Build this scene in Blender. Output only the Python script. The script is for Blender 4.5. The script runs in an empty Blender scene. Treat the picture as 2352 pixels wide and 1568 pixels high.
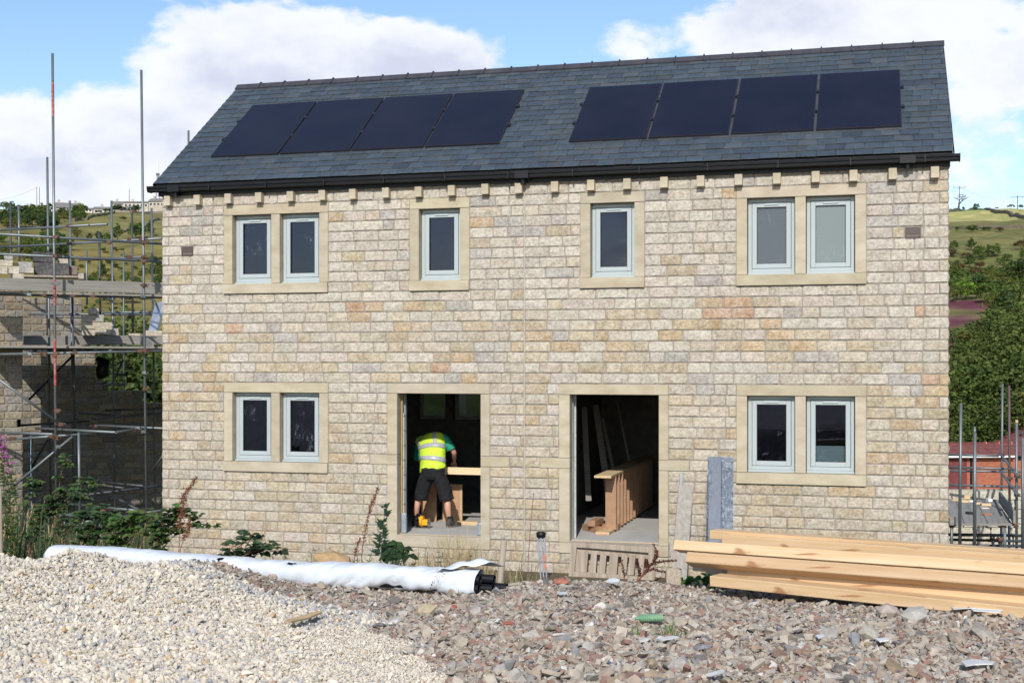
import bpy, math, random
import numpy as np
from mathutils import Vector, Matrix
random.seed(7); rng = np.random.default_rng(7)
R = math.radians
sc = bpy.context.scene
COL = sc.collection

# ------------------------------------------------------------------ camera
F, CX, HY, CAMZ = 3000.0, 1176.0, 834.0, 2.53      # photo frame measured at 2352 x 1568
cam_d = bpy.data.cameras.new('camera'); cam = bpy.data.objects.new('camera', cam_d); COL.objects.link(cam)
cam.location = (0, 0, CAMZ); cam.rotation_euler = (R(90), 0, 0)
cam_d.sensor_width = 36; cam_d.lens = F / 2352 * 36; cam_d.shift_y = 50 / 2352
cam_d.clip_start = 0.1; cam_d.clip_end = 6000
sc.camera = cam

# ------------------------------------------------------------------ light
SUN_TO = Vector((-0.115, -1.0, 0.70)).normalized()
sun_d = bpy.data.lights.new('sun', 'SUN'); sun_d.energy = 5.0; sun_d.angle = R(0.53); sun_d.color = (1.0, 0.955, 0.88)
sun = bpy.data.objects.new('sun', sun_d); COL.objects.link(sun)
sun.rotation_euler = SUN_TO.to_track_quat('Z', 'Y').to_euler()
world = bpy.data.worlds.new('World'); sc.world = world; world.use_nodes = True
wn, wl = world.node_tree.nodes, world.node_tree.links
wn.clear()
def N(nt, typ, **kw):
    n = nt.nodes.new(typ)
    for k, v in kw.items():
        if k in ('inputs',):
            for i, x in v.items(): n.inputs[i].default_value = x
        else: setattr(n, k, v)
    return n
nt = world.node_tree
sky = N(nt, 'ShaderNodeTexSky', sky_type='NISHITA', sun_disc=False)
sky.sun_elevation = math.asin(SUN_TO.z); sky.sun_rotation = math.atan2(SUN_TO.x, SUN_TO.y)
sky.air_density = 1.0; sky.dust_density = 0.6; sky.ozone_density = 1.5
geo = N(nt, 'ShaderNodeTexCoord')
L = nt.links.new
sep = N(nt, 'ShaderNodeSeparateXYZ'); L(geo.outputs['Generated'], sep.inputs[0])
def wm(op, a, b=None, c=None, clamp=False):
    m = N(nt, 'ShaderNodeMath', operation=op); m.use_clamp = clamp
    for i, x in enumerate((a, b, c)):
        if x is None: continue
        if isinstance(x, (int, float)): m.inputs[i].default_value = x
        else: L(x, m.inputs[i])
    return m.outputs[0]
# direction -> azimuth/elevation tangents (real sky directions, clouds drift over the whole dome)
az = wm('ARCTAN2', sep.outputs[0], sep.outputs[1])
el = wm('ARCSINE', sep.outputs[2])
comb = N(nt, 'ShaderNodeCombineXYZ'); L(az, comb.inputs[0]); L(wm('MULTIPLY', el, 1.7), comb.inputs[1])
n1 = N(nt, 'ShaderNodeTexNoise', inputs={'Scale': 7.0, 'Detail': 9.0, 'Roughness': 0.58, 'Distortion': 0.25}); L(comb.outputs[0], n1.inputs['Vector'])
n2 = N(nt, 'ShaderNodeTexNoise', inputs={'Scale': 26.0, 'Detail': 8.0, 'Roughness': 0.6, 'Distortion': 0.3}); L(comb.outputs[0], n2.inputs['Vector'])
n3 = N(nt, 'ShaderNodeTexNoise', inputs={'Scale': 5.5, 'Detail': 5.0, 'Roughness': 0.5}); 
mp3 = N(nt, 'ShaderNodeMapping'); mp3.inputs['Location'].default_value = (3.1, 5.7, 1.0); L(comb.outputs[0], mp3.inputs[0]); L(mp3.outputs[0], n3.inputs['Vector'])
def blob(a0, e0, ra, re, amp):
    """one cumulus bank: centre azimuth/elevation and size in degrees"""
    da = wm('DIVIDE', wm('SUBTRACT', az, R(a0)), R(ra)); de = wm('DIVIDE', wm('SUBTRACT', el, R(e0)), R(re))
    d2 = wm('ADD', wm('MULTIPLY', da, da), wm('MULTIPLY', de, de))
    return wm('MULTIPLY', wm('SUBTRACT', 1.0, d2, clamp=False), amp)
def px2ang(x, y):
    a = math.atan((x - CX) / F); return math.degrees(a), math.degrees(math.atan((HY - y) / F * math.cos(a)))
CL = [  # x, y, rx, ry (photo pixels), amp
    (640, 190, 370, 180, 1.3), (960, 150, 210, 105, 1.2), (330, 300, 230, 120, 1.0), (20, 350, 240, 130, .8), (250, 450, 420, 90, .5),
    (2020, 60, 480, 110, .75), (1490, 95, 110, 60, .45), (2300, 150, 260, 110, .75), (2300, 350, 200, 60, .25), (1700, 80, 240, 75, .6)]
acc = None
for (x, y, rx, ry, amp) in CL:
    a0, e0 = px2ang(x, y)
    b = blob(a0, e0, math.degrees(rx / F), math.degrees(ry / F), 1.0)
    b = wm('MULTIPLY', wm('MAXIMUM', b, -1.0), amp)
    acc = b if acc is None else wm('MAXIMUM', acc, b)
# clouds elsewhere round the dome (out of this view) come from the broad noise
away = wm('GREATER_THAN', wm('ABSOLUTE', az), R(30))
broad = wm('MULTIPLY', wm('SUBTRACT', n3.outputs[0], 0.60), 3.0)
acc2 = N(nt, 'ShaderNodeMix', data_type='FLOAT'); L(away, acc2.inputs[0]); L(acc, acc2.inputs[2]); L(broad, acc2.inputs[3])
dens = wm('ADD', wm('MULTIPLY', acc2.outputs[0], 0.62), wm('ADD', wm('MULTIPLY', wm('SUBTRACT', n1.outputs[0], 0.5), 1.5), wm('MULTIPLY', wm('SUBTRACT', n2.outputs[0], 0.5), 0.7)))
mask = N(nt, 'ShaderNodeMapRange', interpolation_type='SMOOTHSTEP'); L(dens, mask.inputs[0])
mask.inputs[1].default_value = -0.01; mask.inputs[2].default_value = 0.25; mask.inputs[4].default_value = 0.97
# cloud tone: white tops, lilac grey bellies by density and a second noise
tone = N(nt, 'ShaderNodeMapRange'); tone.interpolation_type = 'SMOOTHSTEP'
n4 = N(nt, 'ShaderNodeTexNoise', inputs={'Scale': 9.0, 'Detail': 6.0, 'Roughness': 0.55})
mp4 = N(nt, 'ShaderNodeMapping'); mp4.inputs['Location'].default_value = (1.3, -2.2, 4.0); L(comb.outputs[0], mp4.inputs[0]); L(mp4.outputs[0], n4.inputs['Vector'])
L(wm('ADD', wm('MULTIPLY', n4.outputs[0], 0.75), wm('MULTIPLY', dens, 0.32)), tone.inputs[0])
tone.inputs[1].default_value = 0.43; tone.inputs[2].default_value = 0.76
cr = N(nt, 'ShaderNodeMix', data_type='RGBA'); L(tone.outputs[0], cr.inputs[0])
cr.inputs[6].default_value = (10.6, 10.9, 11.5, 1); cr.inputs[7].default_value = (7.4, 7.7, 9.5, 1)
# blue sky of the clear parts
hs = N(nt, 'ShaderNodeHueSaturation', inputs={'Saturation': 1.08, 'Value': 1.85}); L(sky.outputs[0], hs.inputs['Color'])
mx = N(nt, 'ShaderNodeMix', data_type='RGBA'); L(mask.outputs[0], mx.inputs[0]); L(hs.outputs[0], mx.inputs[6]); L(cr.outputs[2], mx.inputs[7])
bg = N(nt, 'ShaderNodeBackground', inputs={'Strength': 0.105}); L(mx.outputs[2], bg.inputs[0])
wo = N(nt, 'ShaderNodeOutputWorld'); L(bg.outputs[0], wo.inputs[0])

vs = sc.view_settings
vs.view_transform = 'Standard'; vs.look = 'None'; vs.exposure = -0.19; vs.gamma = 1.0
sc.cycles.max_bounces = 6; sc.cycles.transparent_max_bounces = 12; sc.cycles.use_denoising = True

# ------------------------------------------------------------------ helpers
TH = R(15.5); HC, HS = math.cos(TH), math.sin(TH)
HX, HYY = (373 - CX) / F * 20.4, 20.4
def HW(u, v, z=0.0):
    """house coordinates (along wall, into house, up) to world"""
    return Vector((HX + u * HC + v * HS, HYY - u * HS + v * HC, z))
def P(x, y, Y):
    """photo pixel and real distance to world point"""
    return Vector(((x - CX) / F * Y, Y, CAMZ - (y - HY) / F * Y))

def tag(o, label=None, cat=None, group=None, kind=None):
    if label: o['label'] = label
    if cat: o['category'] = cat
    if group: o['group'] = group
    if kind: o['kind'] = kind
    return o
def thing(name, label, cat, loc=(0, 0, 0), rz=0.0, group=None):
    o = bpy.data.objects.new(name, None); COL.objects.link(o)
    o.location = loc; o.rotation_euler = (0, 0, rz); o.empty_display_size = 0.2
    return tag(o, label, cat, group)
def copy_tree(o, loc=None, rz=None, scale=None, label=None):
    c = o.copy(); COL.objects.link(c)
    if loc is not None: c.location = loc
    if rz is not None: c.rotation_euler = (c.rotation_euler[0], c.rotation_euler[1], rz)
    if scale is not None: c.scale = scale
    if label: c['label'] = label
    for ch in o.children:
        d = ch.copy(); COL.objects.link(d); d.parent = c
        for g in ch.children:
            e = g.copy(); COL.objects.link(e); e.parent = d
    return c

class MB:
    def __init__(s): s.v = []; s.f = []; s.c = []; s.m = []
    def add(s, vs_, fs, col=(1, 1, 1), mi=0):
        b = len(s.v); s.v.extend([tuple(p) for p in vs_])
        if col and isinstance(col[0], (tuple, list)): s.c.extend(col)
        else: s.c.extend([col] * len(vs_))
        for f in fs: s.f.append(tuple(i + b for i in f)); s.m.append(mi)
        return s
    def box(s, x0, x1, y0, y1, z0, z1, col=(1, 1, 1), mi=0):
        v = [(x, y, z) for z in (z0, z1) for y in (y0, y1) for x in (x0, x1)]
        return s.add(v, [(0, 2, 3, 1), (4, 5, 7, 6), (0, 1, 5, 4), (2, 6, 7, 3), (0, 4, 6, 2), (1, 3, 7, 5)], col, mi)
    def obox(s, c, ax, ay, az_, col=(1, 1, 1), mi=0):
        """box from centre and three half-extent vectors"""
        c, ax, ay, az_ = Vector(c), Vector(ax), Vector(ay), Vector(az_)
        v = [c + sx * ax + sy * ay + sz * az_ for sz in (-1, 1) for sy in (-1, 1) for sx in (-1, 1)]
        return s.add(v, [(0, 2, 3, 1), (4, 5, 7, 6), (0, 1, 5, 4), (2, 6, 7, 3), (0, 4, 6, 2), (1, 3, 7, 5)], col, mi)
    def beam(s, p0, p1, w, h, up=(0, 0, 1), col=(1, 1, 1), mi=0, roll=0.0):
        p0, p1 = Vector(p0), Vector(p1); d = (p1 - p0); ln = d.length; d.normalize()
        side = d.cross(Vector(up)).normalized(); u2 = side.cross(d).normalized()
        if roll:
            q = Matrix.Rotation(roll, 3, d); side = q @ side; u2 = q @ u2
        return s.obox((p0 + p1) / 2, d * ln / 2, side * w / 2, u2 * h / 2, col, mi)
    def path(s, pts, rad, n=8, col=(1, 1, 1), mi=0, cap=True, flat=None):
        """tube along a polyline, one radius or a list (or (ra, rb) pairs) per point"""
        pts = [Vector(p) for p in pts]; k = len(pts)
        if not isinstance(rad, (list, tuple)): rad = [rad] * k
        ref = Vector(flat) if flat else None
        rings = []
        for i, p in enumerate(pts):
            t = (pts[min(i + 1, k - 1)] - pts[max(i - 1, 0)]).normalized()
            if ref is None or abs(t.dot(ref)) > .98:
                a = t.orthogonal() if i == 0 or True and ref is None and i == 0 else a
            else: a = ref
            a = (a - t * a.dot(t)).normalized(); b = t.cross(a)
            r = rad[i]; ra, rb = r if isinstance(r, (list, tuple)) else (r, r)
            rings.append([p + a * math.cos(2 * math.pi * j / n) * ra + b * math.sin(2 * math.pi * j / n) * rb for j in range(n)])
        v = [q for r_ in rings for q in r_]; f = []
        for i in range(k - 1):
            for j in range(n):
                f.append((i * n + j, i * n + (j + 1) % n, (i + 1) * n + (j + 1) % n, (i + 1) * n + j))
        if cap: f.append(tuple(range(n - 1, -1, -1))); f.append(tuple((k - 1) * n + j for j in range(n)))
        return s.add(v, f, col, mi)
    def pipe(s, p0, p1, r, n=12, col=(1, 1, 1), mi=0, wall=0.004, deep=0.12):
        """hollow tube with open, visible ends"""
        p0, p1 = Vector(p0), Vector(p1); t = (p1 - p0).normalized(); a = t.orthogonal().normalized(); b = t.cross(a)
        def ring(p, rr): return [p + a * math.cos(2 * math.pi * j / n) * rr + b * math.sin(2 * math.pi * j / n) * rr for j in range(n)]
        q = [ring(p0 + t * deep, r - wall), ring(p0, r - wall), ring(p0, r), ring(p1, r), ring(p1, r - wall), ring(p1 - t * deep, r - wall)]
        v = [x for y in q for x in y]; f = []
        for i in range(5):
            for j in range(n): f.append((i * n + j, i * n + (j + 1) % n, (i + 1) * n + (j + 1) % n, (i + 1) * n + j))
        f.append(tuple(range(n - 1, -1, -1))); f.append(tuple(5 * n + j for j in range(n)))
        return s.add(v, f, col, mi)
    def leaf(s, p, d, up, ln, w, col, mi=0, fold=0.25):
        p, d, up = Vector(p), Vector(d).normalized(), Vector(up)
        side = d.cross(up)
        if side.length < 1e-4: side = d.orthogonal()
        side.normalize(); nrm = side.cross(d)
        v = [p, p + d * ln * .35 + side * w / 2 - nrm * w * fold * -1, p + d * ln * .7 + side * w * .36 + nrm * w * fold * .6, p + d * ln - nrm * ln * .12,
             p + d * ln * .7 - side * w * .36 + nrm * w * fold * .6, p + d * ln * .35 - side * w / 2 + nrm * w * fold, p + d * ln * .5]
        return s.add(v, [(0, 1, 6), (1, 2, 6), (2, 3, 6), (3, 4, 6), (4, 5, 6), (5, 0, 6)], col, mi)
    def build(s, name, mats, parent=None, smooth=False, bevel=0.0, loc=None, auto=None):
        me = bpy.data.meshes.new(name); me.from_pydata(s.v, [], s.f); me.validate(verbose=False)
        if not isinstance(mats, (list, tuple)): mats = [mats]
        for m in mats: me.materials.append(m)
        if len(me.polygons) == len(s.m):
            me.polygons.foreach_set('material_index', s.m)
        at = me.color_attributes.new('Col', 'FLOAT_COLOR', 'POINT')
        if len(me.vertices) == len(s.c):
            at.data.foreach_set('color', np.hstack([np.array(s.c, dtype=np.float32), np.ones((len(s.c), 1), np.float32)]).ravel())
        if smooth: me.polygons.foreach_set('use_smooth', [True] * len(me.polygons))
        me.update()
        o = bpy.data.objects.new(name, me); COL.objects.link(o)
        if parent: o.parent = parent
        if loc is not None: o.location = loc
        if bevel:
            b = o.modifiers.new('bevel', 'BEVEL'); b.width = bevel; b.segments = 2; b.limit_method = 'ANGLE'; b.angle_limit = R(40)
        return o
def np_mesh(name, V, Fq, colr, mat, parent=None, smooth=False):
    me = bpy.data.meshes.new(name); k = Fq.shape[1]
    me.vertices.add(len(V)); me.vertices.foreach_set('co', np.ascontiguousarray(V, np.float32).ravel())
    me.loops.add(Fq.size); me.loops.foreach_set('vertex_index', np.ascontiguousarray(Fq, np.int32).ravel())
    me.polygons.add(len(Fq)); me.polygons.foreach_set('loop_start', np.arange(0, Fq.size, k, dtype=np.int32))
    me.polygons.foreach_set('loop_total', np.full(len(Fq), k, np.int32))
    me.materials.append(mat); me.update(calc_edges=True)
    me.polygons.foreach_set('use_smooth', np.full(len(Fq), bool(smooth)))
    if colr is not None:
        at = me.color_attributes.new('Col', 'FLOAT_COLOR', 'POINT')
        at.data.foreach_set('color', np.hstack([colr, np.ones((len(colr), 1))]).astype(np.float32).ravel())
    o = bpy.data.objects.new(name, me); COL.objects.link(o)
    if parent: o.parent = parent
    return o

# ------------------------------------------------------------------ materials
def mat(name, c1, c2=None, scale=8.0, rough=0.8, bump=0.0, bscale=40.0, metal=0.0, attr=False, spec=0.5, stretch=None, detail=5.0, trans=0.0, lo=.35, hi=.65, bdist=0.01):
    m = bpy.data.materials.new(name); m.use_nodes = True; t = m.node_tree; t.nodes.clear(); l = t.links.new
    out = N(t, 'ShaderNodeOutputMaterial'); b = N(t, 'ShaderNodeBsdfPrincipled')
    b.inputs['Roughness'].default_value = rough; b.inputs['Metallic'].default_value = metal; b.inputs['Specular IOR Level'].default_value = spec
    tc = N(t, 'ShaderNodeTexCoord'); mp = N(t, 'ShaderNodeMapping'); l(tc.outputs['Object'], mp.inputs[0])
    if stretch: mp.inputs['Scale'].default_value = stretch
    col = None
    if c2 is not None:
        n = N(t, 'ShaderNodeTexNoise', inputs={'Scale': scale, 'Detail': detail, 'Roughness': 0.6}); l(mp.outputs[0], n.inputs['Vector'])
        mr = N(t, 'ShaderNodeMapRange'); l(n.outputs[0], mr.inputs[0]); mr.inputs[1].default_value = lo; mr.inputs[2].default_value = hi
        mix = N(t, 'ShaderNodeMix', data_type='RGBA'); l(mr.outputs[0], mix.inputs[0])
        mix.inputs[6].default_value = (*c1, 1); mix.inputs[7].default_value = (*c2, 1); col = mix.outputs[2]
    if attr:
        a = N(t, 'ShaderNodeVertexColor', layer_name='Col')
        if col is None: col = a.outputs[0]
        else:
            mm = N(t, 'ShaderNodeMix', data_type='RGBA', blend_type='MULTIPLY'); mm.inputs[0].default_value = 1.0
            l(col, mm.inputs[6]); l(a.outputs[0], mm.inputs[7]); col = mm.outputs[2]
    if col is None: b.inputs['Base Color'].default_value = (*c1, 1)
    else: l(col, b.inputs['Base Color'])
    if bump:
        n = N(t, 'ShaderNodeTexNoise', inputs={'Scale': bscale, 'Detail': 6.0, 'Roughness': 0.65}); l(mp.outputs[0], n.inputs['Vector'])
        bp = N(t, 'ShaderNodeBump', inputs={'Strength': bump, 'Distance': bdist}); l(n.outputs[0], bp.inputs['Height']); l(bp.outputs[0], b.inputs['Normal'])
    if trans:
        tr = N(t, 'ShaderNodeBsdfTranslucent'); ms = N(t, 'ShaderNodeMixShader'); ms.inputs[0].default_value = trans
        if col is not None: l(col, tr.inputs[0])
        else: tr.inputs[0].default_value = (*c1, 1)
        l(b.outputs[0], ms.inputs[1]); l(tr.outputs[0], ms.inputs[2]); l(ms.outputs[0], out.inputs[0])
    else: l(b.outputs[0], out.inputs[0])
    m['bsdf'] = b.name
    return m

def stone_mat(name, streak=0.55, bump=0.6):
    """pitched sandstone: per-stone colour, grain, pale lime scratches"""
    m = mat(name, (0.60, 0.59, 0.57), (1.12, 1.11, 1.10), scale=26, lo=.3, hi=.62, rough=0.92, attr=True, spec=0.2)
    t = m.node_tree; l = t.links.new; b = t.nodes[m['bsdf']]
    tc = N(t, 'ShaderNodeTexCoord')
    src = b.inputs['Base Color'].links[0].from_socket
    mp = N(t, 'ShaderNodeMapping'); mp.inputs['Scale'].default_value = (1.0, 1.0, 1.5); l(tc.outputs['Object'], mp.inputs[0])
    n = N(t, 'ShaderNodeTexNoise', inputs={'Scale': 24.0, 'Detail': 3.0, 'Roughness': 0.6, 'Distortion': 1.6}); l(mp.outputs[0], n.inputs['Vector'])
    s1 = N(t, 'ShaderNodeMath', operation='SUBTRACT'); l(n.outputs[0], s1.inputs[0]); s1.inputs[1].default_value = 0.5
    s2 = N(t, 'ShaderNodeMath', operation='ABSOLUTE'); l(s1.outputs[0], s2.inputs[0])
    mr = N(t, 'ShaderNodeMapRange'); l(s2.outputs[0], mr.inputs[0]); mr.inputs[1].default_value = 0.008; mr.inputs[2].default_value = 0.038
    mr.inputs[3].default_value = 1.0; mr.inputs[4].default_value = 0.0
    nb = N(t, 'ShaderNodeTexNoise', inputs={'Scale': 6.0, 'Detail': 3.0}); l(tc.outputs['Object'], nb.inputs['Vector'])
    mb_ = N(t, 'ShaderNodeMapRange'); l(nb.outputs[0], mb_.inputs[0]); mb_.inputs[1].default_value = 0.38; mb_.inputs[2].default_value = 0.62
    mul = N(t, 'ShaderNodeMath', operation='MULTIPLY'); l(mr.outputs[0], mul.inputs[0]); l(mb_.outputs[0], mul.inputs[1])
    mu2 = N(t, 'ShaderNodeMath', operation='MULTIPLY'); l(mul.outputs[0], mu2.inputs[0]); mu2.inputs[1].default_value = streak
    mx_ = N(t, 'ShaderNodeMix', data_type='RGBA'); l(mu2.outputs[0], mx_.inputs[0]); l(src, mx_.inputs[6]); mx_.inputs[7].default_value = (0.66, 0.63, 0.575, 1)
    # rust specks
    v = N(t, 'ShaderNodeTexNoise', inputs={'Scale': 3.0, 'Detail': 9.0, 'Roughness': 0.75}); l(tc.outputs['Object'], v.inputs['Vector'])
    vr = N(t, 'ShaderNodeMapRange'); l(v.outputs[0], vr.inputs[0]); vr.inputs[1].default_value = 0.66; vr.inputs[2].default_value = 0.74; vr.inputs[4].default_value = 0.45
    m3 = N(t, 'ShaderNodeMix', data_type='RGBA'); l(vr.outputs[0], m3.inputs[0]); l(mx_.outputs[2], m3.inputs[6]); m3.inputs[7].default_value = (0.30, 0.17, 0.07, 1)
    l(m3.outputs[2], b.inputs['Base Color'])
    nn = N(t, 'ShaderNodeTexNoise', inputs={'Scale': 34.0, 'Detail': 8.0, 'Roughness': 0.7, 'Distortion': 0.6}); l(mp.outputs[0], nn.inputs['Vector'])
    bp = N(t, 'ShaderNodeBump', inputs={'Strength': bump, 'Distance': 0.012}); l(nn.outputs[0], bp.inputs['Height']); l(bp.outputs[0], b.inputs['Normal'])
    return m
def wood_mat(name, c1, c2, ring=9.0, axis='X', rough=0.6, dark=None, attr=False):
    """planed softwood: long grain, knots"""
    m = mat(name, c1, c2, scale=ring, rough=rough, detail=3, attr=attr, spec=0.25,
            stretch={'X': (0.12, 3, 3), 'Y': (3, .12, 3), 'Z': (3, 3, .12)}[axis], bump=0.15, bscale=60, lo=.3, hi=.7)
    if dark:
        t = m.node_tree; l = t.links.new; b = t.nodes[m['bsdf']]; src = b.inputs['Base Color'].links[0].from_socket
        tc = N(t, 'ShaderNodeTexCoord'); mp = N(t, 'ShaderNodeMapping'); l(tc.outputs['Object'], mp.inputs[0])
        mp.inputs['Scale'].default_value = {'X': (2.6, 13, 13), 'Y': (13, 2.6, 13), 'Z': (13, 13, 2.6)}[axis]
        ns = N(t, 'ShaderNodeTexNoise', inputs={'Scale': 1.0, 'Detail': 2.0, 'Distortion': 0.5}); l(mp.outputs[0], ns.inputs['Vector'])
        mr = N(t, 'ShaderNodeMapRange'); l(ns.outputs[0], mr.inputs[0]); mr.inputs[1].default_value = 0.64; mr.inputs[2].default_value = 0.74; mr.inputs[4].default_value = 0.8
        mx_ = N(t, 'ShaderNodeMix', data_type='RGBA'); l(mr.outputs[0], mx_.inputs[0]); l(src, mx_.inputs[6]); mx_.inputs[7].default_value = (*dark, 1)
        l(mx_.outputs[2], b.inputs['Base Color'])
    return m

MT = {}
MT['stone'] = stone_mat('pitched_stone', 0.85, 1.0)
MT['stone_far'] = stone_mat('rough_stone', 0.3, 0.8)
MT['mortar'] = mat('mortar', (.235, .205, .17), (.30, .265, .22), scale=20, rough=.95, bump=.4, bscale=90)
MT['ashlar'] = mat('sawn_sandstone', (.355, .30, .215), (.485, .43, .335), scale=2.6, rough=.85, attr=True, spec=.2, bump=.2, bscale=90, detail=9, stretch=(1, 1, 2.2), lo=.3, hi=.7)
MT['slate'] = mat('slate', (.82, .85, .9), (1.15, 1.12, 1.08), scale=9, rough=.42, attr=True, spec=.5, bump=.35, bscale=26, bdist=.006)
MT['ridge'] = mat('ridge_tile', (.034, .034, .042), (.055, .052, .06), scale=6, rough=.5)
MT['black_plastic'] = mat('black_plastic', (.006, .007, .009), (.010, .011, .015), scale=5, rough=.42, spec=.3)
MT['panel'] = mat('solar_glass', (.007, .0065, .014), (.011, .010, .018), scale=1.2, rough=.2, spec=.5)
MT['panel_frame'] = mat('panel_frame', (.02, .02, .025), rough=.35)
MT['flashing'] = mat('flashing', (.05, .052, .06), (.075, .078, .09), scale=6, rough=.5)
MT['frame_paint'] = mat('window_paint', (.37, .415, .425), (.39, .435, .445), scale=3, rough=.35, spec=.4)
MT['handle'] = mat('vent_paint', (.50, .56, .57), rough=.4)
MT['seal'] = mat('rubber_seal', (.02, .022, .025), rough=.6)
MT['inner_block'] = mat('inner_blockwork', (.10, .10, .10), (.15, .148, .145), scale=7, rough=.95, bump=.3)  # blockwork colour kept dark so the rooms read as deep shade
MT['ceil'] = mat('ceiling_board', (.10, .10, .10), (.13, .13, .13), scale=5, rough=.9)  # board colour lowered as well, to hold the rooms in shade
MT['floor_board'] = mat('floor_board', (.40, .40, .385), (.47, .465, .45), scale=2.5, rough=.7, detail=8)
MT['insul'] = mat('insulation', (.34, .25, .10), (.45, .34, .16), scale=18, rough=.95, bump=.5)
MT['block_edge'] = mat('white_block', (.58, .55, .50), (.45, .42, .38), scale=25, rough=.95, bump=.6)
MT['dpc'] = mat('plastic_lining', (.22, .26, .30), (.32, .36, .40), scale=8, rough=.4)
MT['vent'] = mat('brown_vent', (.075, .055, .048), rough=.5)
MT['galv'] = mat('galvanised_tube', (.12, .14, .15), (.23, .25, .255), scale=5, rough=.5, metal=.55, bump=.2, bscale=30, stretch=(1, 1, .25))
MT['galv_dark'] = mat('dark_tube', (.05, .056, .065), (.10, .108, .12), scale=5, rough=.55, metal=.5)  # darker tube tone for rear and under-platform lengths
MT['red_tube'] = mat('red_painted_tube', (.28, .03, .03), (.35, .18, .17), scale=14, rough=.6)
MT['brown_tube'] = mat('brown_painted_tube', (.07, .04, .04), (.12, .075, .075), scale=6, rough=.6)
MT['rust'] = mat('rusty_coupler', (.10, .042, .024), (.16, .10, .075), scale=22, rough=.8, metal=.2)
MT['grey_board'] = wood_mat('weathered_board', (.20, .19, .175), (.29, .275, .25), ring=9, axis='X', rough=.85)
MT['grey_board_v'] = wood_mat('weathered_board_upright', (.24, .22, .19), (.36, .33, .29), ring=9, axis='Z', rough=.85)
MT['old_wood'] = wood_mat('old_wood', (.27, .215, .165), (.43, .37, .30), ring=7, axis='Z', rough=.85)
MT['pine'] = wood_mat('planed_pine', (.54, .375, .21), (.66, .505, .335), ring=8, axis='X', rough=.55, dark=(.30, .13, .05), attr=True)
MT['stair_wood'] = mat('stair_board', (.29, .165, .095), (.36, .215, .13), scale=8, rough=.6, attr=True)
MT['osb'] = mat('chipboard_edge', (.48, .34, .18), (.60, .46, .28), scale=30, rough=.8)
MT['white_wrap'] = mat('white_plastic_wrap', (.60, .63, .67), (.55, .585, .63), scale=3, rough=.38, bump=.5, bscale=5, spec=.4, bdist=.03)
MT['blue_black'] = mat('panel_stack', (.045, .065, .10), (.075, .10, .145), scale=9, rough=.35, stretch=(6, 6, .3))
MT['vest'] = mat('hi_vis_yellow', (.60, .84, .05), (.50, .70, .05), scale=8, rough=.75, bump=.8, bscale=11, bdist=.03)
MT['reflective'] = mat('reflective_tape', (.33, .34, .37), (.40, .41, .44), scale=20, rough=.35)
MT['green_cloth'] = mat('green_cloth', (.01, .25, .15), (.02, .32, .20), scale=6, rough=.8, bump=.8, bscale=12, bdist=.03)
MT['black_cloth'] = mat('black_cloth', (.005, .005, .008), (.010, .010, .014), scale=9, rough=.9, bump=.9, bscale=13, bdist=.03)
MT['skin'] = mat('skin', (.48, .25, .17), (.54, .30, .21), scale=10, rough=.55)
MT['hair'] = mat('dark_hair', (.02, .014, .01), rough=.7)
MT['boot'] = mat('boot_leather', (.03, .028, .026), (.07, .06, .055), scale=18, rough=.7)
MT['sole'] = mat('boot_sole', (.13, .12, .11), rough=.8)
MT['yellow_tool'] = mat('yellow_tool', (.75, .36, .01), rough=.45)
MT['steel'] = mat('steel', (.5, .5, .52), rough=.25, metal=.9)
MT['alu'] = mat('aluminium', (.62, .64, .66), rough=.3, metal=.8)
MT['orange'] = mat('orange_mark', (.70, .16, .05), rough=.6)
MT['leaf'] = mat('leaf', (.8, .8, .8), (1.2, 1.2, 1.1), scale=9, rough=.6, attr=True, trans=.25, spec=.3)
MT['far_leaf'] = mat('far_leaf', (1.1, 1.15, .95), (1.7, 1.6, 1.3), scale=.3, rough=.8, attr=True, trans=.15, spec=.1)
MT['straw'] = mat('dry_straw', (.9, .9, .9), (1.1, 1.1, 1.1), scale=9, rough=.8, attr=True, trans=.2)
MT['bark'] = mat('bark', (.06, .045, .035), (.10, .08, .06), scale=6, rough=.95)
MT['gravel'] = mat('crushed_stone', (.82, .82, .82), (1.14, 1.13, 1.12), scale=16, rough=.93, attr=True, spec=.15, bump=.3, bscale=60)
MT['brick'] = None
MT['paper'] = mat('white_scrap', (.80, .80, .79), rough=.7)
MT['yellow_scrap'] = mat('yellow_scrap', (.78, .66, .05), rough=.7)
MT['green_bottle'] = mat('green_plastic', (.13, .28, .15), (.22, .36, .22), scale=20, rough=.25)
MT['attr'] = mat('plain_attr', (.9, .9, .9), (1.08, 1.08, 1.08), scale=5, rough=.85, attr=True)
MT['attr_gloss'] = mat('gloss_attr', (.97, .97, .97), (1.03, 1.03, 1.03), scale=3, rough=.3, attr=True)

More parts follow.
